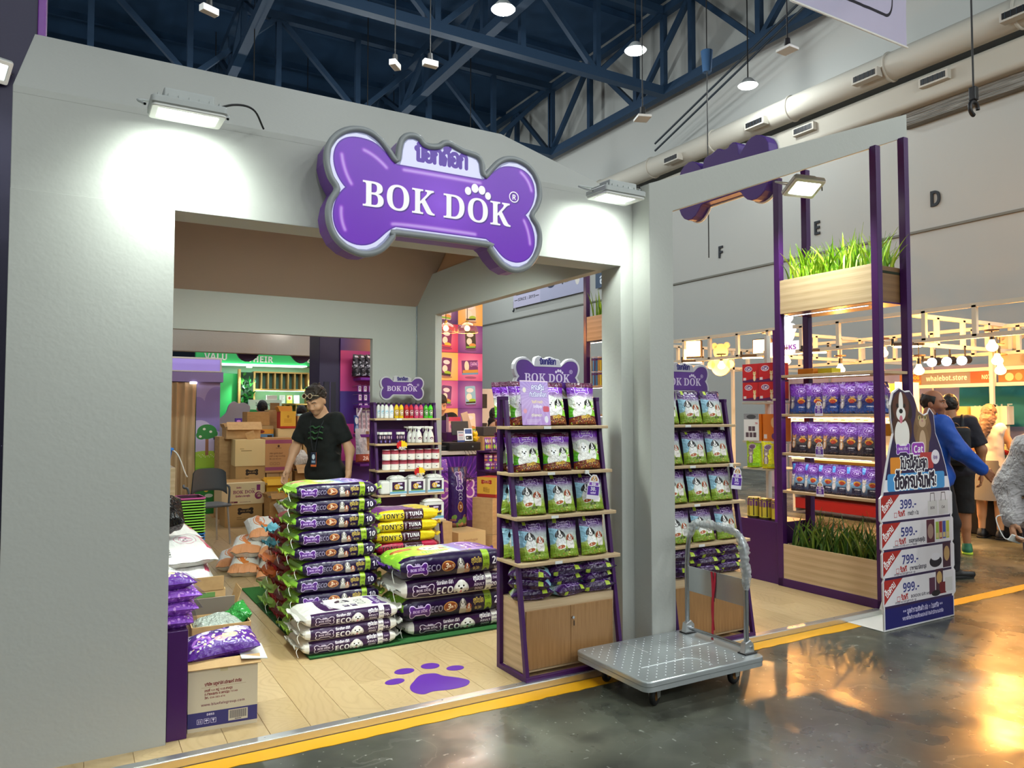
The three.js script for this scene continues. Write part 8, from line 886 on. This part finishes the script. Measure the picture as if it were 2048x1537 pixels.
// ---------- people ----------
// surface of a signed distance field by surface nets
function sdfMesh(f, lo, hi, cell) {
  const n = [0, 1, 2].map((k) => Math.ceil((hi[k] - lo[k]) / cell) + 2), [nx, ny, nz] = n, v = new Float32Array(nx * ny * nz), id = (i, j, k) => i + nx * (j + ny * k);
  for (let k = 0; k < nz; k++) for (let j = 0; j < ny; j++) for (let i = 0; i < nx; i++) v[id(i, j, k)] = f(lo[0] + i * cell, lo[1] + j * cell, lo[2] + k * cell);
  const cellV = new Int32Array(v.length).fill(-1), pos = [], idx = [];
  for (let k = 0; k < nz - 1; k++) for (let j = 0; j < ny - 1; j++) for (let i = 0; i < nx - 1; i++) {
    let c = 0, sx = 0, sy = 0, sz = 0, inside = 0; for (let q = 0; q < 8; q++) if (v[id(i + (q & 1), j + (q >> 1 & 1), k + (q >> 2))] < 0) inside++;
    if (!inside || inside === 8) continue;
    for (let q = 0; q < 8; q++) for (const b of [1, 2, 4]) if (!(q & b)) { const r = q | b, a0 = v[id(i + (q & 1), j + (q >> 1 & 1), k + (q >> 2))], a1 = v[id(i + (r & 1), j + (r >> 1 & 1), k + (r >> 2))]; if (a0 < 0 !== a1 < 0) { const t = a0 / (a0 - a1); sx += (q & 1) + (b === 1 ? t : 0); sy += (q >> 1 & 1) + (b === 2 ? t : 0); sz += (q >> 2) + (b === 4 ? t : 0); c++; } }
    cellV[id(i, j, k)] = pos.length / 3; pos.push(lo[0] + (i + sx / c) * cell, lo[1] + (j + sy / c) * cell, lo[2] + (k + sz / c) * cell);
  }
  for (let k = 1; k < nz - 1; k++) for (let j = 1; j < ny - 1; j++) for (let i = 1; i < nx - 1; i++) {
    const a = v[id(i, j, k)] < 0; [[1, 0, 0], [0, 1, 0], [0, 0, 1]].forEach(([x, y, z], ax) => {
      if (a === v[id(i + x, j + y, k + z)] < 0) return;
      const q = ax === 0 ? [id(i, j - 1, k - 1), id(i, j, k - 1), id(i, j, k), id(i, j - 1, k)] : ax === 1 ? [id(i - 1, j, k - 1), id(i - 1, j, k), id(i, j, k), id(i, j, k - 1)] : [id(i - 1, j - 1, k), id(i, j - 1, k), id(i, j, k), id(i - 1, j, k)], w = q.map((p) => cellV[p]);
      if (w.some((p) => p < 0)) return; if (a) idx.push(w[0], w[1], w[2], w[0], w[2], w[3]); else idx.push(w[0], w[2], w[1], w[0], w[3], w[2]);
    });
  }
  const g = new THREE.BufferGeometry(); g.setAttribute('position', new THREE.Float32BufferAttribute(pos, 3)); g.setAttribute('uv', new THREE.Float32BufferAttribute(Array.from({ length: pos.length / 3 * 2 }, (_, i) => i & 1 ? pos[(i >> 1) * 3 + 1] * 3 : (pos[(i >> 1) * 3] + pos[(i >> 1) * 3 + 2]) * 3), 2)); g.setIndex(idx); g.computeVertexNormals(); return g;
}
const capD = (x, y, z, a, b, ra, rb) => { const bx_ = b[0] - a[0], by_ = b[1] - a[1], bz_ = b[2] - a[2], px = x - a[0], py = y - a[1], pz = z - a[2], t = clamp((px * bx_ + py * by_ + pz * bz_) / (bx_ * bx_ + by_ * by_ + bz_ * bz_ + 1e-9)); return Math.hypot(px - bx_ * t, py - by_ * t, pz - bz_ * t) - ra - (rb - ra) * t; };
const smin = (a, b, k) => { const h = Math.max(k - Math.abs(a - b), 0) / k; return Math.min(a, b) - h * h * k * 0.25; };
const eld = (x, y, z, c, r) => { const a = (x - c[0]) / r[0], b = (y - c[1]) / r[1], d = (z - c[2]) / r[2], l = Math.hypot(a, b, d); return (l - 1) * Math.min(...r); };
const bonesF = (B, k, grow = 0) => (x, y, z) => { let d = 9; for (const b of B) d = smin(d, capD(x, y, z, ...b), k); return d - grow; };
const lerpP = (a, b, t) => a.map((v, i) => v + (b[i] - v) * t);
function boundsOf(B, pad) { const lo = [9, 9, 9], hi = [-9, -9, -9]; for (const [a, b, ra, rb] of B) for (const p of [a, b]) for (let i = 0; i < 3; i++) { const r = Math.max(ra, rb) + pad; lo[i] = Math.min(lo[i], p[i] - r); hi[i] = Math.max(hi[i], p[i] + r); } return [lo, hi]; }
function handBones(w, dir, pn, side, curl) {   // wrist, direction, palm normal, thumb side sign
  const d = V3(...dir).normalize(), n = V3(...pn).addScaledVector(d, -V3(...pn).dot(d)).normalize(), s = d.clone().cross(n).multiplyScalar(side), P = (a, b, c) => V3(...w).addScaledVector(d, a).addScaledVector(s, b).addScaledVector(n, c).toArray(), B = [];
  for (let i = 0; i < 4; i++) B.push([P(0.012, (i - 1.5) * 0.012, 0), P(0.078, (i - 1.5) * 0.0205, 0.002), 0.0155, 0.0125]);
  [0.9, 1.05, 1, 0.78].forEach((L, i) => { let a = 0.3 * curl, p = P(0.082, (1.5 - i) * 0.0205, 0.002), x = 0.082, z = 0.002; [0.038, 0.026, 0.02].forEach((l, k) => { x += Math.cos(a) * l * L; z += Math.sin(a) * l * L; const q = P(x, (1.5 - i) * 0.022, z); B.push([p, q, 0.0092 - k * 0.0008, 0.0084 - k * 0.0008]); p = q; a += (0.55 + 0.1 * i) * curl; }); });
  const t0 = P(0.02, 0.022, 0.004), t1 = P(0.05, 0.046, 0.014 + 0.01 * curl), t2 = P(0.078, 0.05 - 0.01 * curl, 0.024 + 0.012 * curl); B.push([t0, t1, 0.0135, 0.011], [t1, t2, 0.0105, 0.0085]); return B;
}
function person(o) {
  const k = (o.height ?? 1.72) / 1.72, fem = o.slim ?? 1, lean = o.lean ?? 0, t = thing('person', o.label, 'person', [o.at[0], o.at[1], o.at[2]], o.turn, undefined), J = (x, y, z) => [x * k, y * k, (z + (y > 0.95 ? Math.sin(lean) * (y - 0.95) : 0)) * k];
  const pel = J(0, 0.95, 0), ch = J(0, 1.28, 0.01), nk = J(0, 1.45, 0), hc = J((o.headSide ?? 0), 1.585, 0.035 + (o.headFwd ?? 0)), sw = 0.175 * fem;
  const sh = { R: J(-sw, 1.4, -0.005), L: J(sw, 1.4, -0.005) }, arm = {}, leg = {};
  for (const s of ['R', 'L']) { const m = s === 'R' ? -1 : 1, a = o['arm' + s] ?? [[m * 0.235, 1.12, -0.02], [m * 0.25, 0.88, 0.05]]; arm[s] = [J(...a[0]), J(...a[1])]; const l = o['leg' + s] ?? [[m * 0.1, 0.5, 0.015], [m * 0.105, 0.09, -0.01]]; leg[s] = [l[0].map((v) => v * k), l[1].map((v) => v * k)]; }
  const hip = { R: J(-0.092, 0.9, 0), L: J(0.092, 0.9, 0) }, w = o.bulk ?? 1;
  const torso = [[J(-0.06, 0.93, 0), J(0.06, 0.93, 0), 0.105 * w, 0.105 * w], [J(-0.05, 1.02, 0.005), J(-0.075 * fem, 1.3, 0), 0.095 * w, 0.1 * w], [J(0.05, 1.02, 0.005), J(0.075 * fem, 1.3, 0), 0.095 * w, 0.1 * w], [J(-sw + 0.03, 1.4, -0.01), J(sw - 0.03, 1.4, -0.01), 0.062, 0.062], [J(0, 1.38, -0.01), J(0, 1.5, 0.0), 0.065, 0.05]];
  const upper = (s) => [sh[s], arm[s][0], 0.053 * w, 0.043 * w], fore = (s) => [arm[s][0], arm[s][1], 0.042 * w, 0.028], thigh = (s) => [hip[s], leg[s][0], 0.086 * w, 0.058 * w], calf = (s) => [leg[s][0], leg[s][1], 0.057 * w, 0.037], bulge = (s) => [lerpP(leg[s][0], leg[s][1], 0.15).map((v, i) => v - (i === 2 ? 0.02 : 0)), lerpP(leg[s][0], leg[s][1], 0.5).map((v, i) => v - (i === 2 ? 0.018 : 0)), 0.048, 0.04];
  const skinB = [...torso, upper('R'), upper('L'), fore('R'), fore('L'), thigh('R'), thigh('L'), calf('R'), calf('L'), bulge('R'), bulge('L'), [nk, [hc[0], hc[1] - 0.06 * k, hc[2] - 0.03], 0.052, 0.05]].filter((b) => !o.bust || b[0][1] > 0.7 || b[1][1] > 0.7);
  const skin = std(o.skin ?? 0xc99a78, 0.55), cell = o.cell ?? 0.016, parts = [];
  { const b = boundsOf(skinB, 0.02); parts.push(sdfMesh(bonesF(skinB, 0.045), ...b, cell)); }
  for (const s of ['R', 'L']) if (!(o.noHand ?? '').includes(s)) { const d = o['hand' + s] ?? lerpP(arm[s][0], arm[s][1], 1.6).map((v, i) => v - arm[s][1][i]), hb = handBones(arm[s][1], d, o['palm' + s] ?? [s === 'R' ? 1 : -1, 0, 0.2], s === 'R' ? 1 : -1, o.curl ?? 0.7); const B = [...hb, [lerpP(arm[s][0], arm[s][1], 0.85), arm[s][1], 0.031, 0.024]], bd = boundsOf(B, 0.008); parts.push(sdfMesh(bonesF(B, 0.009), ...bd, 0.0048)); }
  // head in its own axes
  const hr = new THREE.Matrix4().makeRotationFromEuler(new THREE.Euler(o.headPitch ?? 0, o.headYaw ?? 0, o.headRoll ?? 0, 'YXZ')).setPosition(...hc), skull = [[0, 0.032, -0.012], [0.076, 0.094, 0.096]];
  const headF = (x, y, z) => {
    let d = smin(eld(x, y, z, ...skull), eld(x, y, z, [0, -0.045, 0.026], [0.06, 0.068, 0.064]), 0.05); d = smin(d, eld(x, y, z, [0, -0.092, 0.058], [0.022, 0.018, 0.022]), 0.03);
    for (const m of [-1, 1]) { d = Math.max(d, -smin(9, eld(x, y, z, [m * 0.031, 0.008, 0.098], [0.021, 0.013, 0.017]), 0.01)); d = smin(d, eld(x, y, z, [m * 0.078, -0.008, -0.008], [0.012, 0.032, 0.019]), 0.008); d = smin(d, eld(x, y, z, [m * 0.042, -0.03, 0.066], [0.024, 0.02, 0.02]), 0.03); d = smin(d, capD(x, y, z, [m * 0.018, 0.03, 0.088], [m * 0.046, 0.028, 0.074], 0.009, 0.008), 0.014); }
    d = smin(d, capD(x, y, z, [0, 0.012, 0.09], [0, -0.026, 0.105], 0.009, 0.013), 0.014); for (const m of [-1, 1]) d = smin(d, eld(x, y, z, [m * 0.012, -0.032, 0.098], [0.009, 0.008, 0.01]), 0.008);
    d = smin(d, capD(x, y, z, [-0.02, -0.058, 0.083], [0.02, -0.058, 0.083], 0.006, 0.006), 0.006); return smin(d, capD(x, y, z, [-0.017, -0.069, 0.083], [0.017, -0.069, 0.083], 0.0065, 0.0065), 0.006);
  };
  const hg = sdfMesh(headF, [-0.1, -0.125, -0.12], [0.1, 0.135, 0.13], 0.0052); hg.scale(k, k, k); hg.applyMatrix4(hr); parts.push(hg);
  mesh('body', join(parts), skin, t);
  const onHead = (name, g, m) => { g.scale(k, k, k); g.applyMatrix4(hr); return mesh(name, g, m, t); };
  if (!o.noFace) for (const m of [-1, 1]) { onHead('eye', at(new THREE.SphereGeometry(0.0095, 12, 10).scale(1.1, o.eyesDown ? 0.35 : 0.62, 0.8), m * 0.031, o.eyesDown ? -0.001 : 0.006, 0.0805), std(0xc9c0b6, 0.3)); onHead('iris', at(new THREE.SphereGeometry(0.0055, 10, 8).scale(1, o.eyesDown ? 0.6 : 1, 0.6), m * 0.031, o.eyesDown ? -0.001 : 0.006, 0.086), std(0x1a100c, 0.3)); onHead('eyebrow', tube([[m * 0.016, 0.029, 0.096], [m * 0.032, 0.034, 0.091], [m * 0.05, 0.027, 0.077]], 0.0038, 8, 5), std(o.hair ?? 0x14100e, 0.8)); }
  if (!o.noFace) onHead('lips', tube([[-0.022, -0.063, 0.084], [0, -0.062, 0.0905], [0.022, -0.063, 0.084]], 0.0036, 10, 6), std(0x9c5a50, 0.5));
  // hair
  const hs = o.hairStyle ?? 'short', hairF = (x, y, z) => {
    const nz = (fbm(x * 46 + 9, y * 46 + 4, 3, 3) + fbm(z * 46 + 2, y * 40 + 7, 8, 3) - 0.9) * (o.messy ?? 0.012); let d = (hs === 'fringe' ? eld(x, y, z, [0, 0.046, -0.01], [0.092, 0.112, 0.114]) : eld(x, y, z, [0, 0.034, -0.014], [0.084, 0.104, 0.106])) - nz;
    if (hs === 'ring') return Math.max(d, y - 0.075 + z * 0.25, z - 0.025 - y * 0.2, -0.05 - y);
    const face = hs === 'fringe' ? Math.max(0.06 - y + (z < 0.02 ? (z - 0.02) * 1.4 : 0), -9) : 0.052 - y + (z < 0.05 ? (z - 0.05) * 1.05 : 0); d = Math.max(d, face, -0.07 - y);
    if (hs === 'long') { d = smin(d, eld(x, y, z, [0, -0.09, -0.07], [0.088, 0.17, 0.045]) - nz, 0.03); d = smin(d, capD(x, y, z, [0, -0.1, -0.085], [0.02, -0.3, -0.1], 0.06, 0.035) - nz, 0.04); } return d;
  };
  if (hs !== 'none') onHead('hair', sdfMesh(hairF, [-0.12, hs === 'long' ? -0.36 : -0.1, -0.17], [0.12, 0.17, 0.12], 0.0065), std(o.hair ?? 0x14100e, 0.6));
  // clothes: the bones grown a little and cut clean at cuff, hem and neck
  const cut = (B, grow, planes, kk = 0.045, fold = 0.006) => { const f = bonesF(B, kk, grow), b = boundsOf(B, grow + 0.03); return sdfMesh((x, y, z) => { let d = f(x, y, z) - (fold ? (fbm(x * 13 + 5, y * 17 + z * 9, 6, 3) - 0.44) * fold * 2.4 : 0); for (const q of planes) d = Math.max(d, q(x, y, z)); return d; }, ...b, o.clothCell ?? 0.014); };
  const sl = o.sleeve ?? 0.75, armsTop = ['R', 'L'].flatMap((s) => sl > 1 ? [upper(s), [arm[s][0], lerpP(arm[s][0], arm[s][1], sl - 1), 0.046 * w, 0.036]] : sl > 0 ? [[sh[s], lerpP(sh[s], arm[s][0], sl), 0.058 * w, 0.056 * w]] : []), hem = (o.hem ?? 0.86) * k;
  const slCut = sl > 0 && sl <= 1 ? ['R', 'L'].map((s) => { const e = lerpP(sh[s], arm[s][0], sl), d = V3(...arm[s][0]).sub(V3(...sh[s])).normalize(); return (x, y, z) => { const q = (x - e[0]) * d.x + (y - e[1]) * d.y + (z - e[2]) * d.z; return Math.hypot(x - e[0], y - e[1], z - e[2]) < 0.13 && Math.sign(x) === Math.sign(e[0]) && Math.abs(x) > 0.15 * k ? q : -1; }; }) : [];
  const neckCut = (x, y, z) => (0.068 + (o.collar ?? 0)) - Math.hypot(x - nk[0], (y - nk[1] - 0.045 * k) * 1.0, z - nk[2] - 0.012);
  if (o.shirt) mesh('shirt', cut([...torso.slice(0, 4), ...(hem < 0.9 * k ? [[hip.R, hip.L, 0.1 * w, 0.1 * w]] : []), ...armsTop], o.loose ?? 0.018, [...slCut, (x, y) => hem - y, neckCut], 0.05, o.fold ?? 0.006), o.shirt, t);
  const hemL = o.trouserHem ?? 0.06; if (o.trousers) mesh('trousers', cut([torso[0], thigh('R'), thigh('L'), ...(hemL < 0.45 ? [calf('R'), calf('L'), bulge('R'), bulge('L')] : [[leg.R[0], lerpP(leg.R[0], leg.R[1], 0.1), 0.06, 0.06], [leg.L[0], lerpP(leg.L[0], leg.L[1], 0.1), 0.06, 0.06]])], o.trouserLoose ?? 0.02, [(x, y) => y - 1.0 * k, (x, y) => hemL * k - y], 0.03), o.trousers, t);
  if (o.skirt) mesh('skirt', (() => { const g = new THREE.CylinderGeometry(0.15 * k, 0.25 * k, 0.5 * k, 28, 6, true), p = g.attributes.position; for (let i = 0; i < p.count; i++) { const a = Math.atan2(p.getZ(i), p.getX(i)); p.setX(i, p.getX(i) + 0.015 * Math.cos(a * 9) * (0.25 - p.getY(i))); } g.computeVertexNormals(); return g.translate(0, 0.75 * k, 0); })(), o.skirt, t);
  if (!o.bust) for (const s of ['R', 'L']) { const a = leg[s][1], toe = [a[0] + (s === 'R' ? -0.015 : 0.015), 0.035, a[2] + 0.16], heel = [a[0], 0.04, a[2] - 0.03], g = new THREE.Group(); g.name = 'shoe'; t.add(g); mesh('shoe_upper', sdfMesh((x, y, z) => Math.max(smin(capD(x, y, z, heel, toe, 0.042, 0.036), capD(x, y, z, a, [a[0], 0.05, a[2]], 0.046, 0.044), 0.04), 0.014 - y), [a[0] - 0.1, 0, a[2] - 0.1], [a[0] + 0.1, 0.16, a[2] + 0.22], 0.009), o.shoe ?? M.black, g); mesh('shoe_sole', ext((() => { const c = new THREE.CatmullRomCurve3([[-0.042, -0.06], [0.04, -0.06], [0.045, 0.08], [0.03, 0.18], [-0.03, 0.18], [-0.048, 0.08]].map(([x, z]) => V3(x, -z, 0)), true); return new THREE.Shape(c.getPoints(40).map((p) => new THREE.Vector2(p.x, p.y))); })(), 0.022, 0.004).rotateX(-Math.PI / 2), o.sole ?? M.black, g, [(a[0] + toe[0]) / 2 - (toe[0] - a[0]) * 0.5, 0.001, a[2]]); }
  t.userData.k = undefined; delete t.userData.k;
  return { t, k, hc, hr, arm, sh, onHead, J };
}
{
  const tee = std(0x0a100f, 0.85);
  const A = person({ label: 'young man in black tee with sunglasses on his forehead, looking down at sacks', at: [2.06, FL, -7.0], turn: -0.85, height: 1.72, lean: 0.16, headPitch: 0.55, headYaw: 0.0, slim: 0.9, bulk: 0.94, headFwd: 0.03, hairStyle: 'fringe', messy: 0.04, eyesDown: true, hair: 0x2e241c, shirt: tee, hem: 0.84, sleeve: 0.7, loose: 0.02, fold: 0.01, trousers: std(0x0c1222, 0.8), armR: [[-0.28, 1.13, 0.06], [-0.27, 0.93, 0.22]], armL: [[0.26, 1.13, -0.02], [0.29, 0.9, 0.08]], curl: 0.8, clothCell: 0.011, cell: 0.013 });
  for (const m of [-1, 1]) { A.onHead('sunglasses_lens', at(cy(0.02, 0.02, 0.004, 18), m * 0.03, 0.112, 0.104, Math.PI / 2 - 0.6), std(0x3a2418, 0.15)); A.onHead('sunglasses_rim', at(new THREE.TorusGeometry(0.021, 0.003, 6, 20), m * 0.03, 0.112, 0.105, -0.6), std(0xd8c8a8, 0.3)); A.onHead('sunglasses_temple', rod([m * 0.05, 0.113, 0.094], [m * 0.09, 0.04, -0.02], 0.003, 6), std(0xd8c8a8, 0.3)); } A.onHead('sunglasses_bridge', rod([-0.01, 0.116, 0.109], [0.01, 0.116, 0.109], 0.003, 6), std(0xd8c8a8, 0.3));
  for (const m of [-1, 1]) mesh('lanyard', tube([[m * 0.06, 1.47, 0.02], [m * 0.07, 1.42, 0.13], [m * 0.045, 1.3, 0.19], [m * 0.012, 1.13, 0.195]].map(([x, y, z]) => [x, y * A.k, z]), 0.005, 20, 6), std(0x14161e, 0.7), A.t); mesh('badge', pbox(0.055, 0.13, 0.006, { pz: [0, 0, 1, 1] }), std(0xffffff, 0.4, { map: ctex(64, 128, (g, w, h) => { rect(g, 0, 0, w, h, '#1c2a44'); ell(g, 32, 40, 18, 24, '#c8d8e8'); rect(g, 10, 74, 44, 20, '#8aa0b8'); rect(g, 0, 110, w, 18, '#d8682a'); }) }), A.t, [0, 1.05, 0.2]);
  for (let i = 0; i < 3; i++) mesh('shirt_print', tube([[-0.07, 1.34 - i * 0.05, 0.165 + i * 0.008], [-0.03, 1.352 - i * 0.05, 0.172 + i * 0.008], [0.0, 1.335 - i * 0.05, 0.176 + i * 0.008], [0.04, 1.35 - i * 0.05, 0.17 + i * 0.008], [0.075, 1.338 - i * 0.05, 0.158 + i * 0.008]], 0.008, 20, 6), std(0x2f5a34, 0.8), A.t);
  const C = person({ label: 'cashier in black tee and purple apron looking at a phone behind the till', at: [4.38, FL, -9.48], turn: -0.35, height: 1.72, headPitch: 0.35, headYaw: 0.2, hairStyle: 'fringe', hair: 0x0e0c0c, shirt: tee, sleeve: 0.7, trousers: std(0x14131a, 0.8), armR: [[-0.26, 1.13, 0.04], [-0.08, 1.12, 0.27]], armL: [[0.26, 1.13, 0.04], [0.08, 1.12, 0.27]], curl: 1.1, skin: 0xd0a284 });
  mesh('apron', ext(poly([[-0.09, 0.42], [0.09, 0.42], [0.17, 0.14], [0.17, -0.3], [-0.17, -0.3], [-0.17, 0.14]]), 0.01, 0.002), std(0x3c1260, 0.7), C.t, [0, 0.96, 0.155], [-0.06, 0, 0]); for (const m of [-1, 1]) mesh('apron_strap', tube([[m * 0.08, 1.38, 0.13], [m * 0.085, 1.45, 0.08], [m * 0.07, 1.47, 0.0]], 0.012, 12, 6), std(0x3c1260, 0.7), C.t); mesh('phone', bx(0.07, 0.14, 0.01, 0.004), M.black, C.t, [0, 1.15, 0.36], [-0.8, 0, 0]);
  const blue = std(0x0b4cae, 0.6, { sheen: 0.4 });
  const B = person({ label: 'balding man in bright blue long-sleeved shirt walking behind the standee', at: [6.93, 0, -4.12], turn: 1.12, height: 1.73, bulk: 1.08, skin: 0x9a6446, hairStyle: 'ring', hair: 0x16110e, headYaw: -0.85, shirt: blue, sleeve: 1.88, hem: 0.8, loose: 0.022, fold: 0.012, collar: -0.012, trousers: std(0x121218, 0.8), armR: [[-0.26, 1.16, 0.1], [-0.24, 0.98, 0.34]], armL: [[0.25, 1.13, -0.05], [0.26, 0.9, -0.02]], legR: [[-0.1, 0.5, 0.1], [-0.1, 0.09, 0.12]], legL: [[0.1, 0.5, -0.02], [0.1, 0.12, -0.22]], curl: 0.5, clothCell: 0.012, cell: 0.013 });
  for (const m of [-1, 1]) mesh('collar', gridGeo(4, 4, (u, v, s) => [m * (0.02 + u * 0.06), (1.5 - u * 0.0 - v * 0.055) * B.k, 0.075 - u * 0.07 + v * 0.03 + s * 0.003], true), blue, B.t); mesh('pen', bx(0.05, 0.006, 0.004, 0.001), M.whitePlastic, B.t, [-0.08, 1.3, 0.155]); mesh('lanyard_cord', tube([[-0.05, 1.47, 0.04], [-0.03, 1.36, 0.135], [0, 1.2, 0.15]], 0.004, 14, 5), M.whitePlastic, B.t);
  const dark = std(0x1b1a26, 0.8);
  const P = person({ label: 'man in navy tee and black shorts with black backpack, seen from behind', at: [8.24, 0, -4.68], turn: 2.12, height: 1.72, bulk: 1.12, skin: 0xa87450, hair: 0x18120e, headYaw: -0.2, shirt: dark, sleeve: 0.85, hem: 0.82, loose: 0.022, fold: 0.01, trousers: std(0x0b0b0d, 0.85), trouserHem: 0.44, trouserLoose: 0.032, armR: [[-0.28, 1.12, 0.0], [-0.28, 0.86, 0.04]], armL: [[0.28, 1.12, 0.02], [0.3, 0.86, 0.06]], legR: [[-0.11, 0.5, 0.02], [-0.13, 0.09, 0.02]], legL: [[0.11, 0.5, 0.02], [0.13, 0.09, -0.04]], shoe: std(0x1c6a4a, 0.6), sole: std(0xb8d83a, 0.5), noFace: false, clothCell: 0.012, cell: 0.014 });
  const bag = std(0x10141a, 0.7), bp = thing('backpack', 'black backpack with white charm worn by the man in the navy tee', 'backpack', [8.24, 0, -4.68], 2.12); mesh('pack_body', sdfMesh((x, y, z) => { const q = [Math.abs(x) - 0.1, Math.abs(y) - 0.16, Math.abs(z) - 0.03]; return Math.hypot(...q.map((v) => Math.max(v, 0))) - 0.045 + (fbm(x * 14 + 4, y * 14 + 3, 5) - 0.45) * 0.012; }, [-0.17, -0.23, -0.1], [0.17, 0.23, 0.1], 0.012), bag, bp, [-0.03, 1.16, -0.215]); mesh('pack_pocket', bx(0.2, 0.16, 0.05, 0.02), bag, bp, [-0.03, 1.08, -0.3]); for (const m of [-1, 1]) mesh('pack_strap', tube([[m * 0.1, 1.3, -0.16], [m * 0.11, 1.44, -0.09], [m * 0.115, 1.48, 0.0], [m * 0.12, 1.38, 0.12], [m * 0.13, 1.2, 0.13]], 0.018, 24, 6), bag, bp); mesh('pack_handle', new THREE.TorusGeometry(0.04, 0.008, 6, 16, 3.14), bag, bp, [-0.03, 1.36, -0.22]); mesh('pack_charm', sph(0.03, 12).clone().scale(0.8, 1.5, 0.6), M.whitePlastic, bp, [0.09, 1.24, -0.29]); mesh('pack_label', bx(0.035, 0.03, 0.004, 0.001), M.whitePlastic, bp, [-0.06, 1.03, -0.327]);
  mesh('shorts_print', new TextGeometry('FDSA', { font: T.font, size: 0.075, depth: 0.004 }).rotateZ(-Math.PI / 2), M.whitePlastic, P.t, [0.155, 0.8, -0.1], [0, 2.35, 0]);
  const W = person({ label: 'woman with long brown hair, white top and grey skirt browsing the table', at: [9.62, 0, -5.0], turn: 1.75, height: 1.62, slim: 0.86, bulk: 0.88, skin: 0xd8a070, hairStyle: 'long', hair: 0x5a4434, headPitch: 0.25, shirt: std(0xe0d6c8, 0.7), sleeve: 0, hem: 0.9, collar: 0.05, skirt: std(0x6a6864, 0.8), armR: [[-0.24, 1.16, 0.06], [-0.12, 1.2, 0.32]], armL: [[0.23, 1.14, 0.06], [0.1, 1.14, 0.3]], curl: 0.9 });
  for (const m of [-1, 1]) W.onHead('sunglasses_lens', at(new THREE.SphereGeometry(0.028, 14, 10).scale(1, 0.8, 0.4), m * 0.034, 0.125, 0.03, -0.9), std(0x1c1210, 0.15)); mesh('red_scarf', pillow(0.22, 0.2, 0.05, 3, 1.6), std(0xa81c24, 0.8), W.t, [-0.1, 0.98, 0.22], [1.1, 0.3, 0.2]);
  const jk = std(0xb2acac, 0.5, { bumpMap: T.crinkle, bumpScale: 0.01 });
  const K = person({ label: 'person in pale grey windbreaker at the right edge holding a white phone', at: [5.62, 0, -2.52], turn: -0.75, height: 1.56, bulk: 1.12, skin: 0xb88462, hair: 0x18120f, hairStyle: 'fringe', shirt: jk, sleeve: 1.92, hem: 0.78, loose: 0.024, fold: 0.016, collar: -0.01, trousers: std(0x12203a, 0.8), armR: [[-0.3, 1.12, -0.02], [-0.32, 0.87, 0.1]], armL: [[0.27, 1.13, 0], [0.27, 0.88, 0.06]], curl: 1.2, clothCell: 0.012 });
  mesh('phone', bx(0.05, 0.1, 0.012, 0.004), M.whitePlastic, K.t, [K.arm.R[1][0] + 0.0, K.arm.R[1][1] - 0.1, K.arm.R[1][2] + 0.06], [0.5, 0.3, 1.1]); mesh('phone_cord', tube([[K.arm.R[1][0], K.arm.R[1][1] - 0.08, K.arm.R[1][2] + 0.04], [K.arm.R[1][0] - 0.06, K.arm.R[1][1] - 0.1, K.arm.R[1][2] + 0.05], [K.arm.R[1][0] - 0.09, K.arm.R[1][1] + 0.02, K.arm.R[1][2]], [K.arm.R[1][0] - 0.04, K.arm.R[1][1] + 0.05, K.arm.R[1][2]]], 0.004, 24, 6), M.whitePlastic, K.t); mesh('bag_strap', tube([[-0.13, 1.12, 0.16], [-0.12, 1.24, 0.165], [-0.1, 1.33, 0.1], [-0.1, 1.35, 0.0], [-0.11, 1.28, -0.13]], 0.02, 24, 6), M.black, K.t);
  person({ label: 'dark-haired person in grey shirt seen from behind beyond the cartons', at: [2.62, 0, -12.4], turn: 3.0, height: 1.72, shirt: std(0x8a9492, 0.8), noFace: true, bust: true, trouserHem: 0.005, hair: 0x0d0b0b, trousers: std(0x1a1a20, 0.8), noHand: 'RL' });
  person({ label: 'person in black with bowed dark head, right behind the man in black tee', at: [3.13, 0.0, -12.0], turn: 2.6, height: 1.64, headPitch: 0.3, shirt: std(0x0d0d10, 0.85), noFace: true, bust: true, trouserHem: 0.005, hair: 0x0d0b0b, trousers: std(0x1a1a20, 0.8), noHand: 'RL' });
  person({ label: 'woman with long black hair in beige top before the white partition', at: [5.47, 0, -9.9], turn: 1.3, height: 1.6, slim: 0.86, bulk: 0.9, hairStyle: 'long', hair: 0x0e0b0a, shirt: std(0xc8a888, 0.8), sleeve: 0.8, bust: true, trouserHem: 0.005, trousers: std(0x2a2a30, 0.8), noHand: 'RL' });
}
renderer.render(scene, camera);
